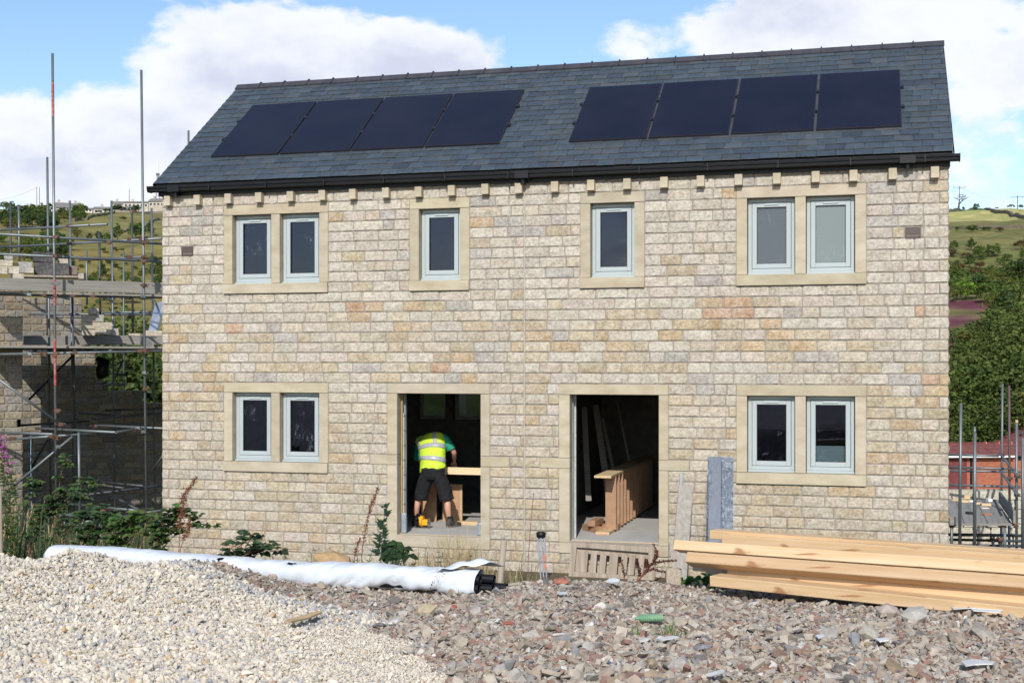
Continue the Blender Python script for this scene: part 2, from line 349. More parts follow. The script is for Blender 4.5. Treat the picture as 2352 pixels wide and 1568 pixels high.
def glass_mat(name, film=0.0, tint=(.5, .55, .6), body=0.0, rough=0.02, tc_=(.66, .69, .72)):
    """window pane: clear glass reflecting the sky, with scratched protective film"""
    m = bpy.data.materials.new(name); m.use_nodes = True; t = m.node_tree; t.nodes.clear(); l = t.links.new
    out = N(t, 'ShaderNodeOutputMaterial'); tr = N(t, 'ShaderNodeBsdfTransparent', inputs={'Color': (*tc_, 1)})
    gl = N(t, 'ShaderNodeBsdfGlossy', inputs={'Roughness': rough, 'Color': (.55, .58, .8, 1)})
    fr = N(t, 'ShaderNodeFresnel', inputs={'IOR': 1.55})
    fm = N(t, 'ShaderNodeMath', operation='MULTIPLY_ADD'); l(fr.outputs[0], fm.inputs[0]); fm.inputs[1].default_value = 1.2; fm.inputs[2].default_value = 0.0
    ms = N(t, 'ShaderNodeMixShader'); l(fm.outputs[0], ms.inputs[0]); l(tr.outputs[0], ms.inputs[1]); l(gl.outputs[0], ms.inputs[2])
    df = N(t, 'ShaderNodeBsdfDiffuse', inputs={'Color': (*tint, 1)})
    tc = N(t, 'ShaderNodeTexCoord'); mp = N(t, 'ShaderNodeMapping'); mp.inputs['Rotation'].default_value = (0, R(24), 0); mp.inputs['Scale'].default_value = (14, 1, 2.2)
    l(tc.outputs['Object'], mp.inputs[0])
    n = N(t, 'ShaderNodeTexNoise', inputs={'Scale': 1.6, 'Detail': 4.0, 'Distortion': .6}); l(mp.outputs[0], n.inputs['Vector'])
    a = N(t, 'ShaderNodeMath', operation='SUBTRACT'); l(n.outputs[0], a.inputs[0]); a.inputs[1].default_value = .5
    a2 = N(t, 'ShaderNodeMath', operation='ABSOLUTE'); l(a.outputs[0], a2.inputs[0])
    mr = N(t, 'ShaderNodeMapRange'); l(a2.outputs[0], mr.inputs[0]); mr.inputs[1].default_value = .001; mr.inputs[2].default_value = .007; mr.inputs[3].default_value = 1; mr.inputs[4].default_value = 0
    nb = N(t, 'ShaderNodeTexNoise', inputs={'Scale': 4.0, 'Detail': 1.0}); l(tc.outputs['Object'], nb.inputs['Vector'])
    mb_ = N(t, 'ShaderNodeMapRange'); l(nb.outputs[0], mb_.inputs[0]); mb_.inputs[1].default_value = .56; mb_.inputs[2].default_value = .66
    mu = N(t, 'ShaderNodeMath', operation='MULTIPLY'); l(mr.outputs[0], mu.inputs[0]); l(mb_.outputs[0], mu.inputs[1])
    mad = N(t, 'ShaderNodeMath', operation='MULTIPLY_ADD'); l(mu.outputs[0], mad.inputs[0]); mad.inputs[1].default_value = film; mad.inputs[2].default_value = body
    m2 = N(t, 'ShaderNodeMixShader'); l(mad.outputs[0], m2.inputs[0]); l(ms.outputs[0], m2.inputs[1]); l(df.outputs[0], m2.inputs[2]); l(m2.outputs[0], out.inputs[0])
    return m
MT['glass'] = glass_mat('window_glass', 0.40, body=0.0)
MT['glass_rear'] = glass_mat('rear_window_glass', 0.3, tc_=(.30, .33, .36))
MT['glass_frost'] = glass_mat('obscured_glass', 0.5, (.40, .47, .45), 0.40, .25)  # pale body colour stands in for light coming through from behind
MT['glass_frost2'] = glass_mat('obscured_glass_dark', 0.5, (.30, .34, .36), 0.24, .2)
#END1
# ------------------------------------------------------------------ terrain
CREST = np.array([(-600, 1285, 11.3), (0, 1277, 11.3), (80, 1291, 11.3), (170, 1261, 11.3), (230, 1272, 11.3), (270, 1286, 11.3), (320, 1294, 11.3), (440, 1281, 11.2), (500, 1288, 11.15),
                  (580, 1309, 11.1), (640, 1328, 11.05), (760, 1350, 11.0), (860, 1361, 10.95), (1000, 1366, 10.85), (1100, 1357, 10.8), (1200, 1340, 10.95), (1300, 1334, 11.0), (1500, 1339, 11.0),
                  (1700, 1350, 11.0), (2352, 1352, 11.0), (3200, 1352, 11.0)])
CRX = (CREST[:, 0] - CX) / F * CREST[:, 2]; CRY = CREST[:, 2]; CRZ = CAMZ - (CREST[:, 1] - HY) / F * CREST[:, 2] - .028
def sstep(a, b, x):
    t = np.clip((x - a) / (b - a), 0, 1); return t * t * (3 - 2 * t)
def wob(X, Y, s, seed=0.0):
    return (np.sin(X * s + 1.3 + seed) * np.cos(Y * s * 1.27 - .7 + seed * 2) + .5 * np.sin(X * s * 2.3 - Y * s * 1.9 + 2.1 + seed) + .25 * np.sin(X * s * 4.7 + Y * s * 5.3 + seed * 3)) / 1.75
PRY = np.array([40, 60, 90, 125, 180, 260, 350, 450, 540, 610, 720, 1000, 2000, 4000.])
PRZ = np.array([-3.5, -5.5, -6, -3, 6, 20.5, 37, 51.0, 61.0, 68.5, 69, 50, 35, 20.])
def hfun(X, Y):
    X = np.asarray(X, float); Y = np.asarray(Y, float)
    yc = np.interp(X, CRX, CRY); zc = np.interp(X, CRX, CRZ)
    base = .94 - (np.clip(Y, 5.5, 99) - 6.5) * .055; basec = .94 - (yc - 6.5) * .055
    z = base + (zc - basec) * sstep(7.6, yc, Y) + .018 * wob(X, Y, 3.1) + .010 * wob(X, Y, 9.0, 2)
    yp = np.where(X < 0, 10.88 - .3456 * X, 10.95 + .02 * X)
    shelf = .585
    z = np.where(Y > yc, zc + (np.minimum(shelf, zc) - zc) * sstep(yc, yp - .05, Y), z)
    z = z + (-.47 - z) * sstep(yp + .18, yp + 1.7, Y) * (Y > yc)
    right = sstep(5.9, 7.5, X) * sstep(14.5, 23, Y)
    left = sstep(-5.2, -7, X) * sstep(20, 26, Y)
    z = z - right * 2.3 - left * .45
    r = np.hypot(X, Y); ang = X / np.maximum(Y, 1)
    pz = np.interp(r, PRY, PRZ)
    k = 1 + np.where(ang < 0, .2, 1) * (.015 * np.sin(ang * 9 + .6) + .02 * np.sin(ang * 21))
    lf = np.where(ang < 0, 1 + .05 * (ang + .39), 1.0)
    far = pz * np.where(pz > 0, k * lf, 1) + wob(X, Y, .045) * np.clip(r / 200, 0, 1.3) + .4 * wob(X, Y, .17, 1) * np.clip((r - 60) / 200, 0, 1)
    back = sstep(.2, -.3, Y / np.maximum(r, 1))          # behind and beside the camera the land stays low
    far = far * (1 - back) + back * 1.0
    b = sstep(27, 42, r)
    return z * (1 - b) + far * b
def hz(x, y): return float(hfun(x, y))
def ground_at_px(x, y, lo=50, hi=900):
    """first point of the land seen at a photo pixel, from lo metres on"""
    Ys = np.geomspace(lo, hi, 1500); Xs = (x - CX) / F * Ys; Zr = CAMZ - (y - HY) / F * Ys
    d = hfun(Xs, Ys) - Zr; i = np.argmax(d > 0)
    if d[i] <= 0: i = int(np.argmax(d))
    return Vector((Xs[i], Ys[i], float(hfun(Xs[i], Ys[i]))))
BX_Y = [6.0, 6.5, 8.4, 9.5, 10.3, 11.2]; BX_X = [-.22, -.29, -.86, -1.0, -1.9, -2.9]
def rubble_share(X, Y):
    bx = np.interp(Y, BX_Y, BX_X) + .10 * wob(X, Y, 5.0, 4)
    return sstep(-.03, .05, X - bx)
def pxy(X, Y, Z): return CX + F * X / Y, HY - F * (Z - CAMZ) / Y
def colfun(X, Y, Z):
    r = np.hypot(X, Y); n = len(X); n1_ = wob(X, Y, .05, 3)[:, None]; n2_ = wob(X, Y, .21, 5)[:, None]
    rb = rubble_share(X, Y)[:, None]
    near = np.array([.40, .365, .30]) * (1 - rb) + np.array([.27, .225, .185]) * rb
    earth = np.array([.13, .11, .075]); yp = np.where(X < 0, 10.88 - .3456 * X, 10.95)
    e = sstep(.1, .9, Y - yp)[:, None]; near = near * (1 - e) + earth * e
    g = np.array([.105, .125, .038]); d = np.array([.225, .195, .085]); br = np.array([.20, .15, .07])
    m = np.clip(.55 + .55 * n1_ + .35 * n2_, 0, 1)
    far = g * (1 - m) + d * m
    far = far * (1 - .35 * np.clip(n2_ * n1_ * 2, 0, 1)) + br * .35 * np.clip(n2_ * n1_ * 2, 0, 1)
    px, py = pxy(X, np.maximum(Y, 1), Z); px = px[:, None]; py = py[:, None]
    rr = r[:, None]
    # hay field at the top of the right-hand hill, a greener one beyond its wall
    hay = ((px > 1500) & (rr > 372) & (rr < 470)); far = np.where(hay, np.array([.40, .37, .15]) * (1 + .08 * n2_), far)
    gr = ((px > 1500) & (rr >= 470) & (rr < 640)); far = np.where(gr, np.array([.20, .33, .085]), far)
    pas = ((px < 700) & (rr > 300) & (rr < 470)); far = np.where(pas, np.array([.195, .175, .068]) * (1 + .12 * n2_ + .1 * n1_), far)
    low = ((px < 700) & (rr > 180) & (rr < 300)); far = np.where(low, far * np.array([1.15, 1.02, .9]), far)
    hx = ((px > 2150) & (px < 2285) & (rr > 158) & (rr < 214)); hm = np.clip(.5 + n2_ * 1.5 + n1_, 0, 1); far = np.where(hx, far * (1 - hm) + np.array([.15, .055, .075]) * hm, far)
    b = sstep(24, 40, r)[:, None]
    return np.clip(near * (1 - b) + far * b, 0.01, 1)
def polar(name, radii, m):
    angs = np.concatenate([np.linspace(-math.pi, -.62, 60, endpoint=False), np.linspace(-.62, -.44, 24, endpoint=False), np.linspace(-.44, .44, 300, endpoint=False), np.linspace(.44, .62, 24, endpoint=False), np.linspace(.62, math.pi, 60)])
    A, Rr = np.meshgrid(angs, radii); X = (np.sin(A) * Rr).ravel(); Y = (np.cos(A) * Rr).ravel(); Z = hfun(X, Y)
    na, nr = len(angs), len(radii); i = np.arange(nr - 1)[:, None] * na + np.arange(na - 1)[None, :]
    Fq = np.stack([i, i + 1, i + na + 1, i + na], -1).reshape(-1, 4)[:, ::-1]
    o = np_mesh(name, np.stack([X, Y, Z], 1), Fq, colfun(X, Y, Z), m, smooth=True)
    return tag(o, kind='structure')
MT['ground'] = mat('site_ground', (.75, .75, .75), (1.2, 1.2, 1.2), scale=7, rough=.95, attr=True, bump=.7, bscale=22, spec=.1, bdist=.03, detail=8)
MT['hill'] = mat('hill_grass', (.72, .74, .72), (1.25, 1.22, 1.2), scale=.22, rough=.98, attr=True, bump=.8, bscale=.9, spec=.05, bdist=.5, detail=10)
polar('ground', np.concatenate([[0.05, 1.5, 3, 4.5, 5.5], np.linspace(6, 14, 110), np.linspace(14.2, 42, 60)]), MT['ground'])
polar('hillside', np.concatenate([np.linspace(42, 100, 40), np.geomspace(101, 800, 170), np.geomspace(830, 4000, 14)]), MT['hill'])

# crushed stone and demolition rubble: angular pieces, thousands of them
def ico():
    t = (1 + 5 ** .5) / 2
    v = np.array([(-1, t, 0), (1, t, 0), (-1, -t, 0), (1, -t, 0), (0, -1, t), (0, 1, t), (0, -1, -t), (0, 1, -t), (t, 0, -1), (t, 0, 1), (-t, 0, -1), (-t, 0, 1)]) / 1.902
    f = np.array([(0, 11, 5), (0, 5, 1), (0, 1, 7), (0, 7, 10), (0, 10, 11), (1, 5, 9), (5, 11, 4), (11, 10, 2), (10, 7, 6), (7, 1, 8), (3, 9, 4), (3, 4, 2), (3, 2, 6), (3, 6, 8), (3, 8, 9), (4, 9, 5), (2, 4, 11), (6, 2, 10), (8, 6, 7), (9, 8, 1)])
    return v, f
IV, IF = ico()
CUBE_V = np.array([(x, y, z) for z in (-1, 1) for y in (-1, 1) for x in (-1, 1)], float) * .72
CUBE_F = np.array([(0, 2, 3), (0, 3, 1), (4, 5, 7), (4, 7, 6), (0, 1, 5), (0, 5, 4), (2, 6, 7), (2, 7, 3), (0, 4, 6), (0, 6, 2), (1, 3, 7), (1, 7, 5)])
def rot_mats(n, tilt=1.0):
    a = rng.normal(size=(n, 4)); a[:, 1:3] *= tilt; a /= np.linalg.norm(a, axis=1)[:, None]; w, x, y, z = a.T
    return np.stack([1 - 2 * (y * y + z * z), 2 * (x * y - z * w), 2 * (x * z + y * w), 2 * (x * y + z * w), 1 - 2 * (x * x + z * z), 2 * (y * z - x * w), 2 * (x * z - y * w), 2 * (y * z + x * w), 1 - 2 * (x * x + y * y)], 1).reshape(n, 3, 3)
def pieces(BV, BF, pos, size, asp, cols, jit=.28, tilt=1.0):
    n = len(pos); V = np.repeat(BV[None], n, 0) * (1 + rng.uniform(-jit, jit, (n, len(BV), 1))) + rng.uniform(-jit * .3, jit * .3, (n, len(BV), 3))
    V = V * asp[:, None, :] * size[:, None, None]; V = np.einsum('nij,nvj->nvi', rot_mats(n, tilt), V) + pos[:, None, :]
    Fq = (BF[None] + (np.arange(n) * len(BV))[:, None, None]).reshape(-1, 3)
    return V.reshape(-1, 3), Fq, np.repeat(cols, len(BV), 0)
def scatter(n, x0, x1, y0, y1, share=None, want=True):
    """points spread evenly over the picture rather than the plan: dense near, sparse far"""
    Y = 1 / rng.uniform(1 / y1, 1 / y0, n); ang = rng.uniform(x0, x1, n); X = ang * Y
    return X, Y
def join(lst):
    V, Fq, C_ = [], [], []; o = 0
    for v, f, c in lst: V.append(v); Fq.append(f + o); C_.append(c); o += len(v)
    return np.vstack(V), np.vstack(Fq), np.vstack(C_)
def lim(X, Y):   # stay on the plateau
    return Y < np.maximum(np.interp(X, CRX, CRY) + .55, np.where(X < 0, 10.78 - .3456 * X, 0))
# pale gravel
X, Y = scatter(270000, -.56, .10, 6.0, 12.6); k = (rubble_share(X, Y) < rng.uniform(.25, 1, len(X))) & lim(X, Y); X, Y = X[k], Y[k]; n = len(X)
fine = sstep(-1.1, -.3, X - np.interp(Y, BX_Y, BX_X)) * sstep(8.9, 8.1, Y)           # dusty fine strip beside the rubble
sz = rng.lognormal(math.log(.0074), .42, n) * (1 - .5 * fine) * (1 + .15 * np.clip(Y - 9, 0, 2)); sz = np.clip(sz, .004, .024)
asp = np.stack([rng.uniform(.8, 1.5, n), rng.uniform(.7, 1.2, n), rng.uniform(.45, .9, n)], 1)
tone = rng.uniform(.84, 1.12, n)[:, None]; warm = rng.uniform(0, 1, (n, 1))
cg = (np.array([.585, .515, .41]) * (1 - warm) + np.array([.575, .53, .46]) * warm) * tone * (1 + .08 * fine[:, None])
gy = ((rng.uniform(0, 1, n) < .10 + .35 * (np.abs(X - np.interp(Y, BX_Y, BX_X)) < .5) * (Y > 8.4)))[:, None]; cg = np.where(gy, np.array([.36, .355, .36]) * tone, cg)
tn = (rng.uniform(0, 1, n) < .05)[:, None]; cg = np.where(tn, np.array([.45, .33, .20]) * tone, cg)
g_pos = np.stack([X, Y, hfun(X, Y) + sz * rng.uniform(-.4, 1.5, n)], 1)
V, Fq, C_ = pieces(IV, IF, g_pos, sz, asp, cg)
tag(np_mesh('gravel', V, Fq, C_, MT['gravel']), 'pale crushed limestone gravel heaped across the left foreground', 'gravel', kind='stuff')
# rubble
X, Y = scatter(122000, -.30, .56, 6.0, 11.9); k = (rubble_share(X, Y) > rng.uniform(0, .8, len(X))) & lim(X, Y); X, Y = X[k], Y[k]; n = len(X)
sz = np.clip(rng.lognormal(math.log(.0080), .58, n), .004, .042)
asp = np.stack([rng.uniform(.9, 1.9, n), rng.uniform(.7, 1.3, n), rng.uniform(.25, .6, n)], 1)
u_ = rng.uniform(0, 1, n); tone = rng.uniform(.6, 1.12, n)[:, None]
pal = [(0, (.40, .35, .285)), (.30, (.345, .325, .30)), (.46, (.46, .41, .34)), (.60, (.38, .30, .24)), (.72, (.29, .17, .135)), (.82, (.25, .125, .10)), (.86, (.30, .22, .14)), (.90, (.10, .10, .105)), (.94, (.62, .60, .57)), (.975, (.23, .245, .27))]
cr_ = np.zeros((n, 3))
for t0, c in pal: cr_[u_ >= t0] = c
cr_ = (cr_ * .78 + np.array([.38, .325, .265]) * .22) * (.6 + .4 * tone) * .97
pos = np.stack([X, Y, hfun(X, Y) + sz * rng.uniform(-.3, .8, n)], 1)
isb = ((u_ > .72) & (u_ < .86) | (rng.uniform(0, 1, n) < .25)) & (sz > .014)
a = ~isb
l1 = pieces(IV, IF, pos[a], sz[a], asp[a], cr_[a], .3, .3)
aspb = np.stack([rng.uniform(1.0, 1.9, n), rng.uniform(.7, 1.1, n), rng.uniform(.35, .7, n)], 1)
l2 = pieces(CUBE_V, CUBE_F, pos[isb], sz[isb] * .95, aspb[isb], cr_[isb], .2, .3)
V, Fq, C_ = join([l1, l2])
tag(np_mesh('rubble', V, Fq, C_, MT['gravel']), 'demolition rubble of broken brick and stone across the right foreground', 'rubble', kind='stuff')
#END2
# ------------------------------------------------------------------ stone walling
def stone_course_wall(mb, u0, u1, zb, zt, blocks, ch=.1509, zref=.876, top=None, ncol=7, nrow=4, colour=None, depth=.0, seed=1, joint=None, lens=(.20, .48), org=None, du=(1, 0, 0), dn=(0, -1, 0), proud=.013, quoin=True, bev=1.0):
    """coursed pitched-face stones between u0 and u1; blocks = rectangles kept free; org/du/dn place the wall plane"""
    rs = random.Random(seed); org = Vector(org or (0, 0, 0)); du = Vector(du); dn = Vector(dn)
    k0 = math.floor((zb - zref) / ch + 1e-6); k1 = math.ceil((zt - zref) / ch - 1e-6)
    V, Fq, C_ = [], [], []
    for k in range(k0, k1):
        za, zc_ = zref + k * ch, zref + (k + 1) * ch; zm = (za + zc_) / 2
        lo, hi = u0, u1
        if top:
            rngs = top(zm)
            if rngs is None: continue
            lo, hi = max(lo, rngs[0]), min(hi, rngs[1])
            if hi - lo < .1: continue
        segs = [(lo, hi)]
        cuts = [(b[0], b[1]) for b in blocks if b[2] < zm < b[3]]
        if joint and lo < joint < hi: cuts.append((joint - .006, joint + .006))
        for (a, b) in cuts:
            ns = []
            for (s, e) in segs:
                if b <= s or a >= e: ns.append((s, e)); continue
                if a - s > .02: ns.append((s, a))
                if e - b > .02: ns.append((b, e))
            segs = ns
        for (s, e) in segs:
            ln = e - s; xs = [s]
            if quoin and abs(s - u0) < 1e-6: xs.append(s + (.115 if k % 2 else .30))
            endq = quoin and abs(e - u1) < 1e-6; lim_ = e - ((.115 if k % 2 else .32) if endq else 0)
            while lim_ - xs[-1] > .48: xs.append(xs[-1] + rs.choice([rs.uniform(*lens), rs.uniform(.30, .42)]))
            if lim_ - xs[-1] > .30: xs.append((xs[-1] + lim_) / 2 + rs.uniform(-.04, .04))
            if lim_ < e: xs.append(lim_)
            if e - xs[-1] < .05 and len(xs) > 1: xs.pop()
            xs.append(e)
            for a, b in zip(xs[:-1], xs[1:]):
                g = .0045; a2 = a + (g if a > s + 1e-6 else .001); b2 = b - (g if b < e - 1e-6 else .001)
                c2, d2 = za + g * rs.uniform(.8, 1.3), zc_ - g * rs.uniform(.8, 1.3)
                col = colour(rs, zm) if colour else (.42, .38, .3)
                w = b2 - a2; h = d2 - c2; cr0 = rs.uniform(.008, .02) * bev; pr = proud * rs.uniform(.7, 1.35); tx, tz = rs.uniform(-.25, .25), rs.uniform(-.25, .25)
                base = len(V); us = [0, min(.07, .02 / w + .02)] + [i / (ncol - 3) for i in range(1, ncol - 3)] + [1 - min(.07, .02 / w + .02), 1]; us = us[:ncol]
                ts = [0, .10] + [i / (nrow - 2) for i in range(1, nrow - 2)] + [.90, 1] if nrow > 3 else [0, .5, 1]
                nc, nr = len(us), len(ts)
                for j, t in enumerate(ts):
                    for i, q in enumerate(us):
                        edge = i in (0, nc - 1) or j in (0, nr - 1); corner = i in (0, nc - 1) and j in (0, nr - 1)
                        uu = a2 + q * w; zz = c2 + t * h
                        if corner: uu += (cr0 if i == 0 else -cr0); zz += (cr0 * .5 if j == 0 else -cr0 * .5)
                        elif edge:
                            if i in (0, nc - 1): uu += rs.uniform(-.0015, .0035) * (1 if i == 0 else -1)
                            else: zz += rs.uniform(-.001, .0045) * (1 if j == 0 else -1)
                        out = 0.001 if edge else pr * (.8 + .2 * math.sin(q * math.pi) * math.sin(t * math.pi)) + pr * (tx * (q - .5) + tz * (t - .5)) + rs.uniform(-.0055, .0055)
                        V.append(org + du * uu + Vector((0, 0, zz)) + dn * (out + depth)); C_.append(col)
                for j in range(nr - 1):
                    for i in range(nc - 1):
                        p = base + j * nc + i; Fq.append((p, p + 1, p + nc + 1, p + nc))
    mb.add(V, Fq, C_, 0)
def sand_colour(rs, z):
    """stone tones as laid: lime-greyed upper storey, orange and buff band between the floors, cream below"""
    t = rs.random()
    grey, pinkg, buff, cream, orange, rusty, slateg = (.435, .415, .365), (.43, .40, .345), (.395, .345, .25), (.415, .38, .31), (.40, .315, .205), (.41, .29, .20), (.345, .335, .315)
    if z > 3.45: pal_ = [(.36, grey), (.74, pinkg), (.86, slateg), (.95, cream), (.985, buff), (1, orange)]
    elif z > 2.15: pal_ = [(.22, grey), (.42, pinkg), (.50, slateg), (.68, cream), (.87, buff), (.96, orange), (1, rusty)]
    elif z > 1.4: pal_ = [(.10, grey), (.18, pinkg), (.70, cream), (.93, buff), (1, orange)]
    else: pal_ = [(.05, grey), (.12, pinkg), (.72, cream), (.97, buff), (1, orange)]
    c = next(c for p, c in pal_ if t <= p); k = rs.uniform(.90, 1.10)
    return tuple(min(.66, x * w * k * rs.uniform(.985, 1.015)) for x, w in zip(c, (1.07, 1.02, .99)))
def plane_with_holes(mb, u0, u1, z0, z1, holes, v, mi=0, col=(1, 1, 1), flip=False, fn=None):
    us = sorted({u0, u1, *[h[0] for h in holes], *[h[1] for h in holes]}); zs = sorted({z0, z1, *[h[2] for h in holes], *[h[3] for h in holes]})
    for a, b in zip(us[:-1], us[1:]):
        for c, d in zip(zs[:-1], zs[1:]):
            um, zm = (a + b) / 2, (c + d) / 2
            if not (u0 <= um <= u1 and z0 <= zm <= z1) or any(h[0] < um < h[1] and h[2] < zm < h[3] for h in holes): continue
            q = [(a, v, c), (b, v, c), (b, v, d), (a, v, d)]
            if flip: q = q[::-1]
            mb.add(q, [(0, 1, 2, 3)], col, mi)

# ------------------------------------------------------------------ the house
WL, DEP = 11.66, 5.32
RV, RZ, EV, EZ = 2.66, 7.37, -.15, 5.295
house = thing('house', 'two storey pair of new stone houses with slate roof and solar panels', 'house', (HX, HYY, 0), -TH)
C0 = .1509
ZL = .876                                           # top course line of the lower window sills' underside
def zk(k): return ZL + k * C0
# surrounds: (u0, u1, z0 bottom of sill, z1 top of lintel, openings, sash style)
WIN = [(1.065, 2.80, zk(0), zk(9), 2), (8.88, 10.61, zk(0), zk(9), 2), (1.065, 2.80, zk(18), zk(27), 2), (8.88, 10.61, zk(18), zk(27), 2), (4.097, 5.025, zk(18), zk(27), 1), (6.677, 7.604, zk(18), zk(27), 1)]
DOOR = [(3.745, 5.335, 3.905, 5.192), (6.365, 7.938, 6.525, 7.802)]
blocks = [(a, b, c, d) for a, b, c, d, n in WIN]
for a, b, c, d in DOOR: blocks += [(a, b, -.03, zk(9)), (a + (.02 if a < 5 else .01), b, zk(-7), zk(-6)), (a - .28, a, zk(1), zk(2)), (b, b + .30, zk(1), zk(2))]
ZTOP = 5.125
blocks += [(1.05 - .72, 1.05 - .51, zk(22), zk(23)), (11.10 - .0, 11.10 + .215, zk(22), zk(23))]
mb = MB()
stone_course_wall(mb, 0, WL, -.7, ZTOP, blocks, colour=sand_colour, seed=11, joint=5.85)
plane_with_holes(mb, .002, WL - .002, -1.2, 5.20, [(a + .1, b - .1, c + .1, d - .1) for a, b, c, d, n in WIN] + [(c, d, 0.0, zk(8) + .05) for a, b, c, d in DOOR], .002, mi=1)
mb.build('front_wall', [MT['stone'], MT['mortar']], house)
# gable and rear walls
def gable_top(z):
    if z < EZ - .1: return (0, DEP)
    t = (z - (EZ - .12)) / (RZ - EZ); return (max(0, t * (RV - EV) * .98), DEP - max(0, t * (RV - EV) * .98))
for nm, uu, sgn in (('left_gable_wall', 0.0, -1), ('right_gable_wall', WL, 1)):
    mb = MB()
    stone_course_wall(mb, 0, DEP, -.7, 7.2, [], colour=sand_colour, seed=21 + sgn, top=gable_top, ncol=5, nrow=3, org=(uu, 0, 0), du=(0, 1, 0), dn=(sgn, 0, 0))
    x = uu - sgn * .004; zz = 7.24
    q = [(x, .002, -1.2), (x, DEP, -1.2), (x, DEP, 5.15), (x, DEP / 2, zz), (x, .002, 5.15)]
    mb.add(q if sgn > 0 else q[::-1], [(0, 1, 2, 3, 4)], (1, 1, 1), 1)
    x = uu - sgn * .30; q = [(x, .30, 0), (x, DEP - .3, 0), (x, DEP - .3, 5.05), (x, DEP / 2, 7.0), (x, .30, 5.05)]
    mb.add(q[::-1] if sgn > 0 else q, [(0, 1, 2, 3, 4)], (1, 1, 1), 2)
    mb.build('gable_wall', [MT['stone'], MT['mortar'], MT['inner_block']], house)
REAR = [(2.42, 2.98, 1.48, 2.33), (3.12, 3.67, 1.48, 2.33), (1.3, 2.3, 3.7, 4.75), (9.2, 10.2, 3.7, 4.75)]
mb = MB()
stone_course_wall(mb, 0, WL, -.7, 5.12, REAR, colour=sand_colour, seed=31, ncol=5, nrow=3, org=(0, DEP, 0), dn=(0, 1, 0))
plane_with_holes(mb, 0, WL, -1.2, 5.2, REAR, DEP - .004, mi=1, flip=True)
plane_with_holes(mb, .3, WL - .3, 0, 5.1, REAR, DEP - .30, mi=2)
for a, b, c, d in REAR:
    for q in ([(a, DEP - .3, c), (a, DEP, c), (a, DEP, d), (a, DEP - .3, d)], [(b, DEP - .3, c), (b, DEP, c), (b, DEP, d), (b, DEP - .3, d)], [(a, DEP - .3, c), (b, DEP - .3, c), (b, DEP, c), (a, DEP, c)], [(a, DEP - .3, d), (b, DEP - .3, d), (b, DEP, d), (a, DEP, d)]):
        mb.add(q, [(0, 1, 2, 3)], (1, 1, 1), 2)
mb.build('rear_wall', [MT['stone'], MT['mortar'], MT['inner_block']], house)
for a, b, c, d in REAR:
    mb = MB()
    for x0, x1, z0, z1 in ((a, a + .06, c, d), (b - .06, b, c, d), (a + .06, b - .06, c, c + .07), (a + .06, b - .06, d - .06, d)): mb.box(x0, x1, DEP - .14, DEP - .08, z0, z1)
    w_ = mb.build('rear_window', MT['frame_paint'], house); mb = MB(); mb.box(a + .055, b - .055, DEP - .115, DEP - .105, c + .06, d - .05); mb.build('pane', MT['glass_rear'], w_)
# inner leaf of the front wall with its cavity reveals
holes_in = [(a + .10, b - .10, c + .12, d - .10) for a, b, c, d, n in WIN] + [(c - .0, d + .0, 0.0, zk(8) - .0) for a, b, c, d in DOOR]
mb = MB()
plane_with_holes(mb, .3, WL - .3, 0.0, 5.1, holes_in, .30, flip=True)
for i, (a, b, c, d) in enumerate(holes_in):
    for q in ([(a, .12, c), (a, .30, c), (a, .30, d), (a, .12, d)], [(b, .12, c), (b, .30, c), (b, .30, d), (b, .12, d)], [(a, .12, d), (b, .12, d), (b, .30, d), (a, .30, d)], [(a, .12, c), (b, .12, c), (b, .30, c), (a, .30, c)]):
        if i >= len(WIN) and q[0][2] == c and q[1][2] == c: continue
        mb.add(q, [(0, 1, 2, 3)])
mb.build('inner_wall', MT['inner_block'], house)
# left reveals of the doors: stone, insulation, block edge, lining
for a, b, c, d in DOOR[:1]:
    mb = MB(); mb.box(c, c + .018, .16, .20, .0, zk(8) - .002, mi=0); mb.box(c, c + .030, .202, .25, .0, zk(8) - .30, mi=1); mb.box(c, c + .034, .252, .31, .0, zk(8) - .002, mi=2)
    for k in range(8): mb.box(c + .004, c + .0345, .200, .252, .22 * k + .20, .22 * k + .208, mi=3)
    mb.build('cavity_closer', [MT['insul'], MT['block_edge'], MT['dpc'], MT['seal']], house)
c = DOOR[1][2]; mb = MB(); mb.box(c, c + .012, .165, .24, 0, zk(8) - .002, mi=0); mb.box(c, c + .03, .245, .30, 0, zk(8) - .002, mi=1)
mb.build('cavity_closer', [MT['dpc'], MT['block_edge']], house)
mb = MB(); mb.box(.3, WL - .3, .12, DEP - .3, -.15, -.002); mb.build('ground_floor', MT['floor_board'], house)
mb = MB()
for a, b, c, d in DOOR: mb.box(c + .02, d - .01, .10, .118, -.045, -.004)
mb.build('floor_edge', MT['osb'], house)
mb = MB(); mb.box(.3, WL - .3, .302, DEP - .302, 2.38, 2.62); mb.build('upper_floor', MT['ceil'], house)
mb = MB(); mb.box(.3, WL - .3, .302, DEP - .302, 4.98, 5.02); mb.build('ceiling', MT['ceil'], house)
mb = MB(); mb.box(5.73, 5.96, .31, DEP - .31, 0, 4.98); mb.build('party_wall', MT['inner_block'], house)

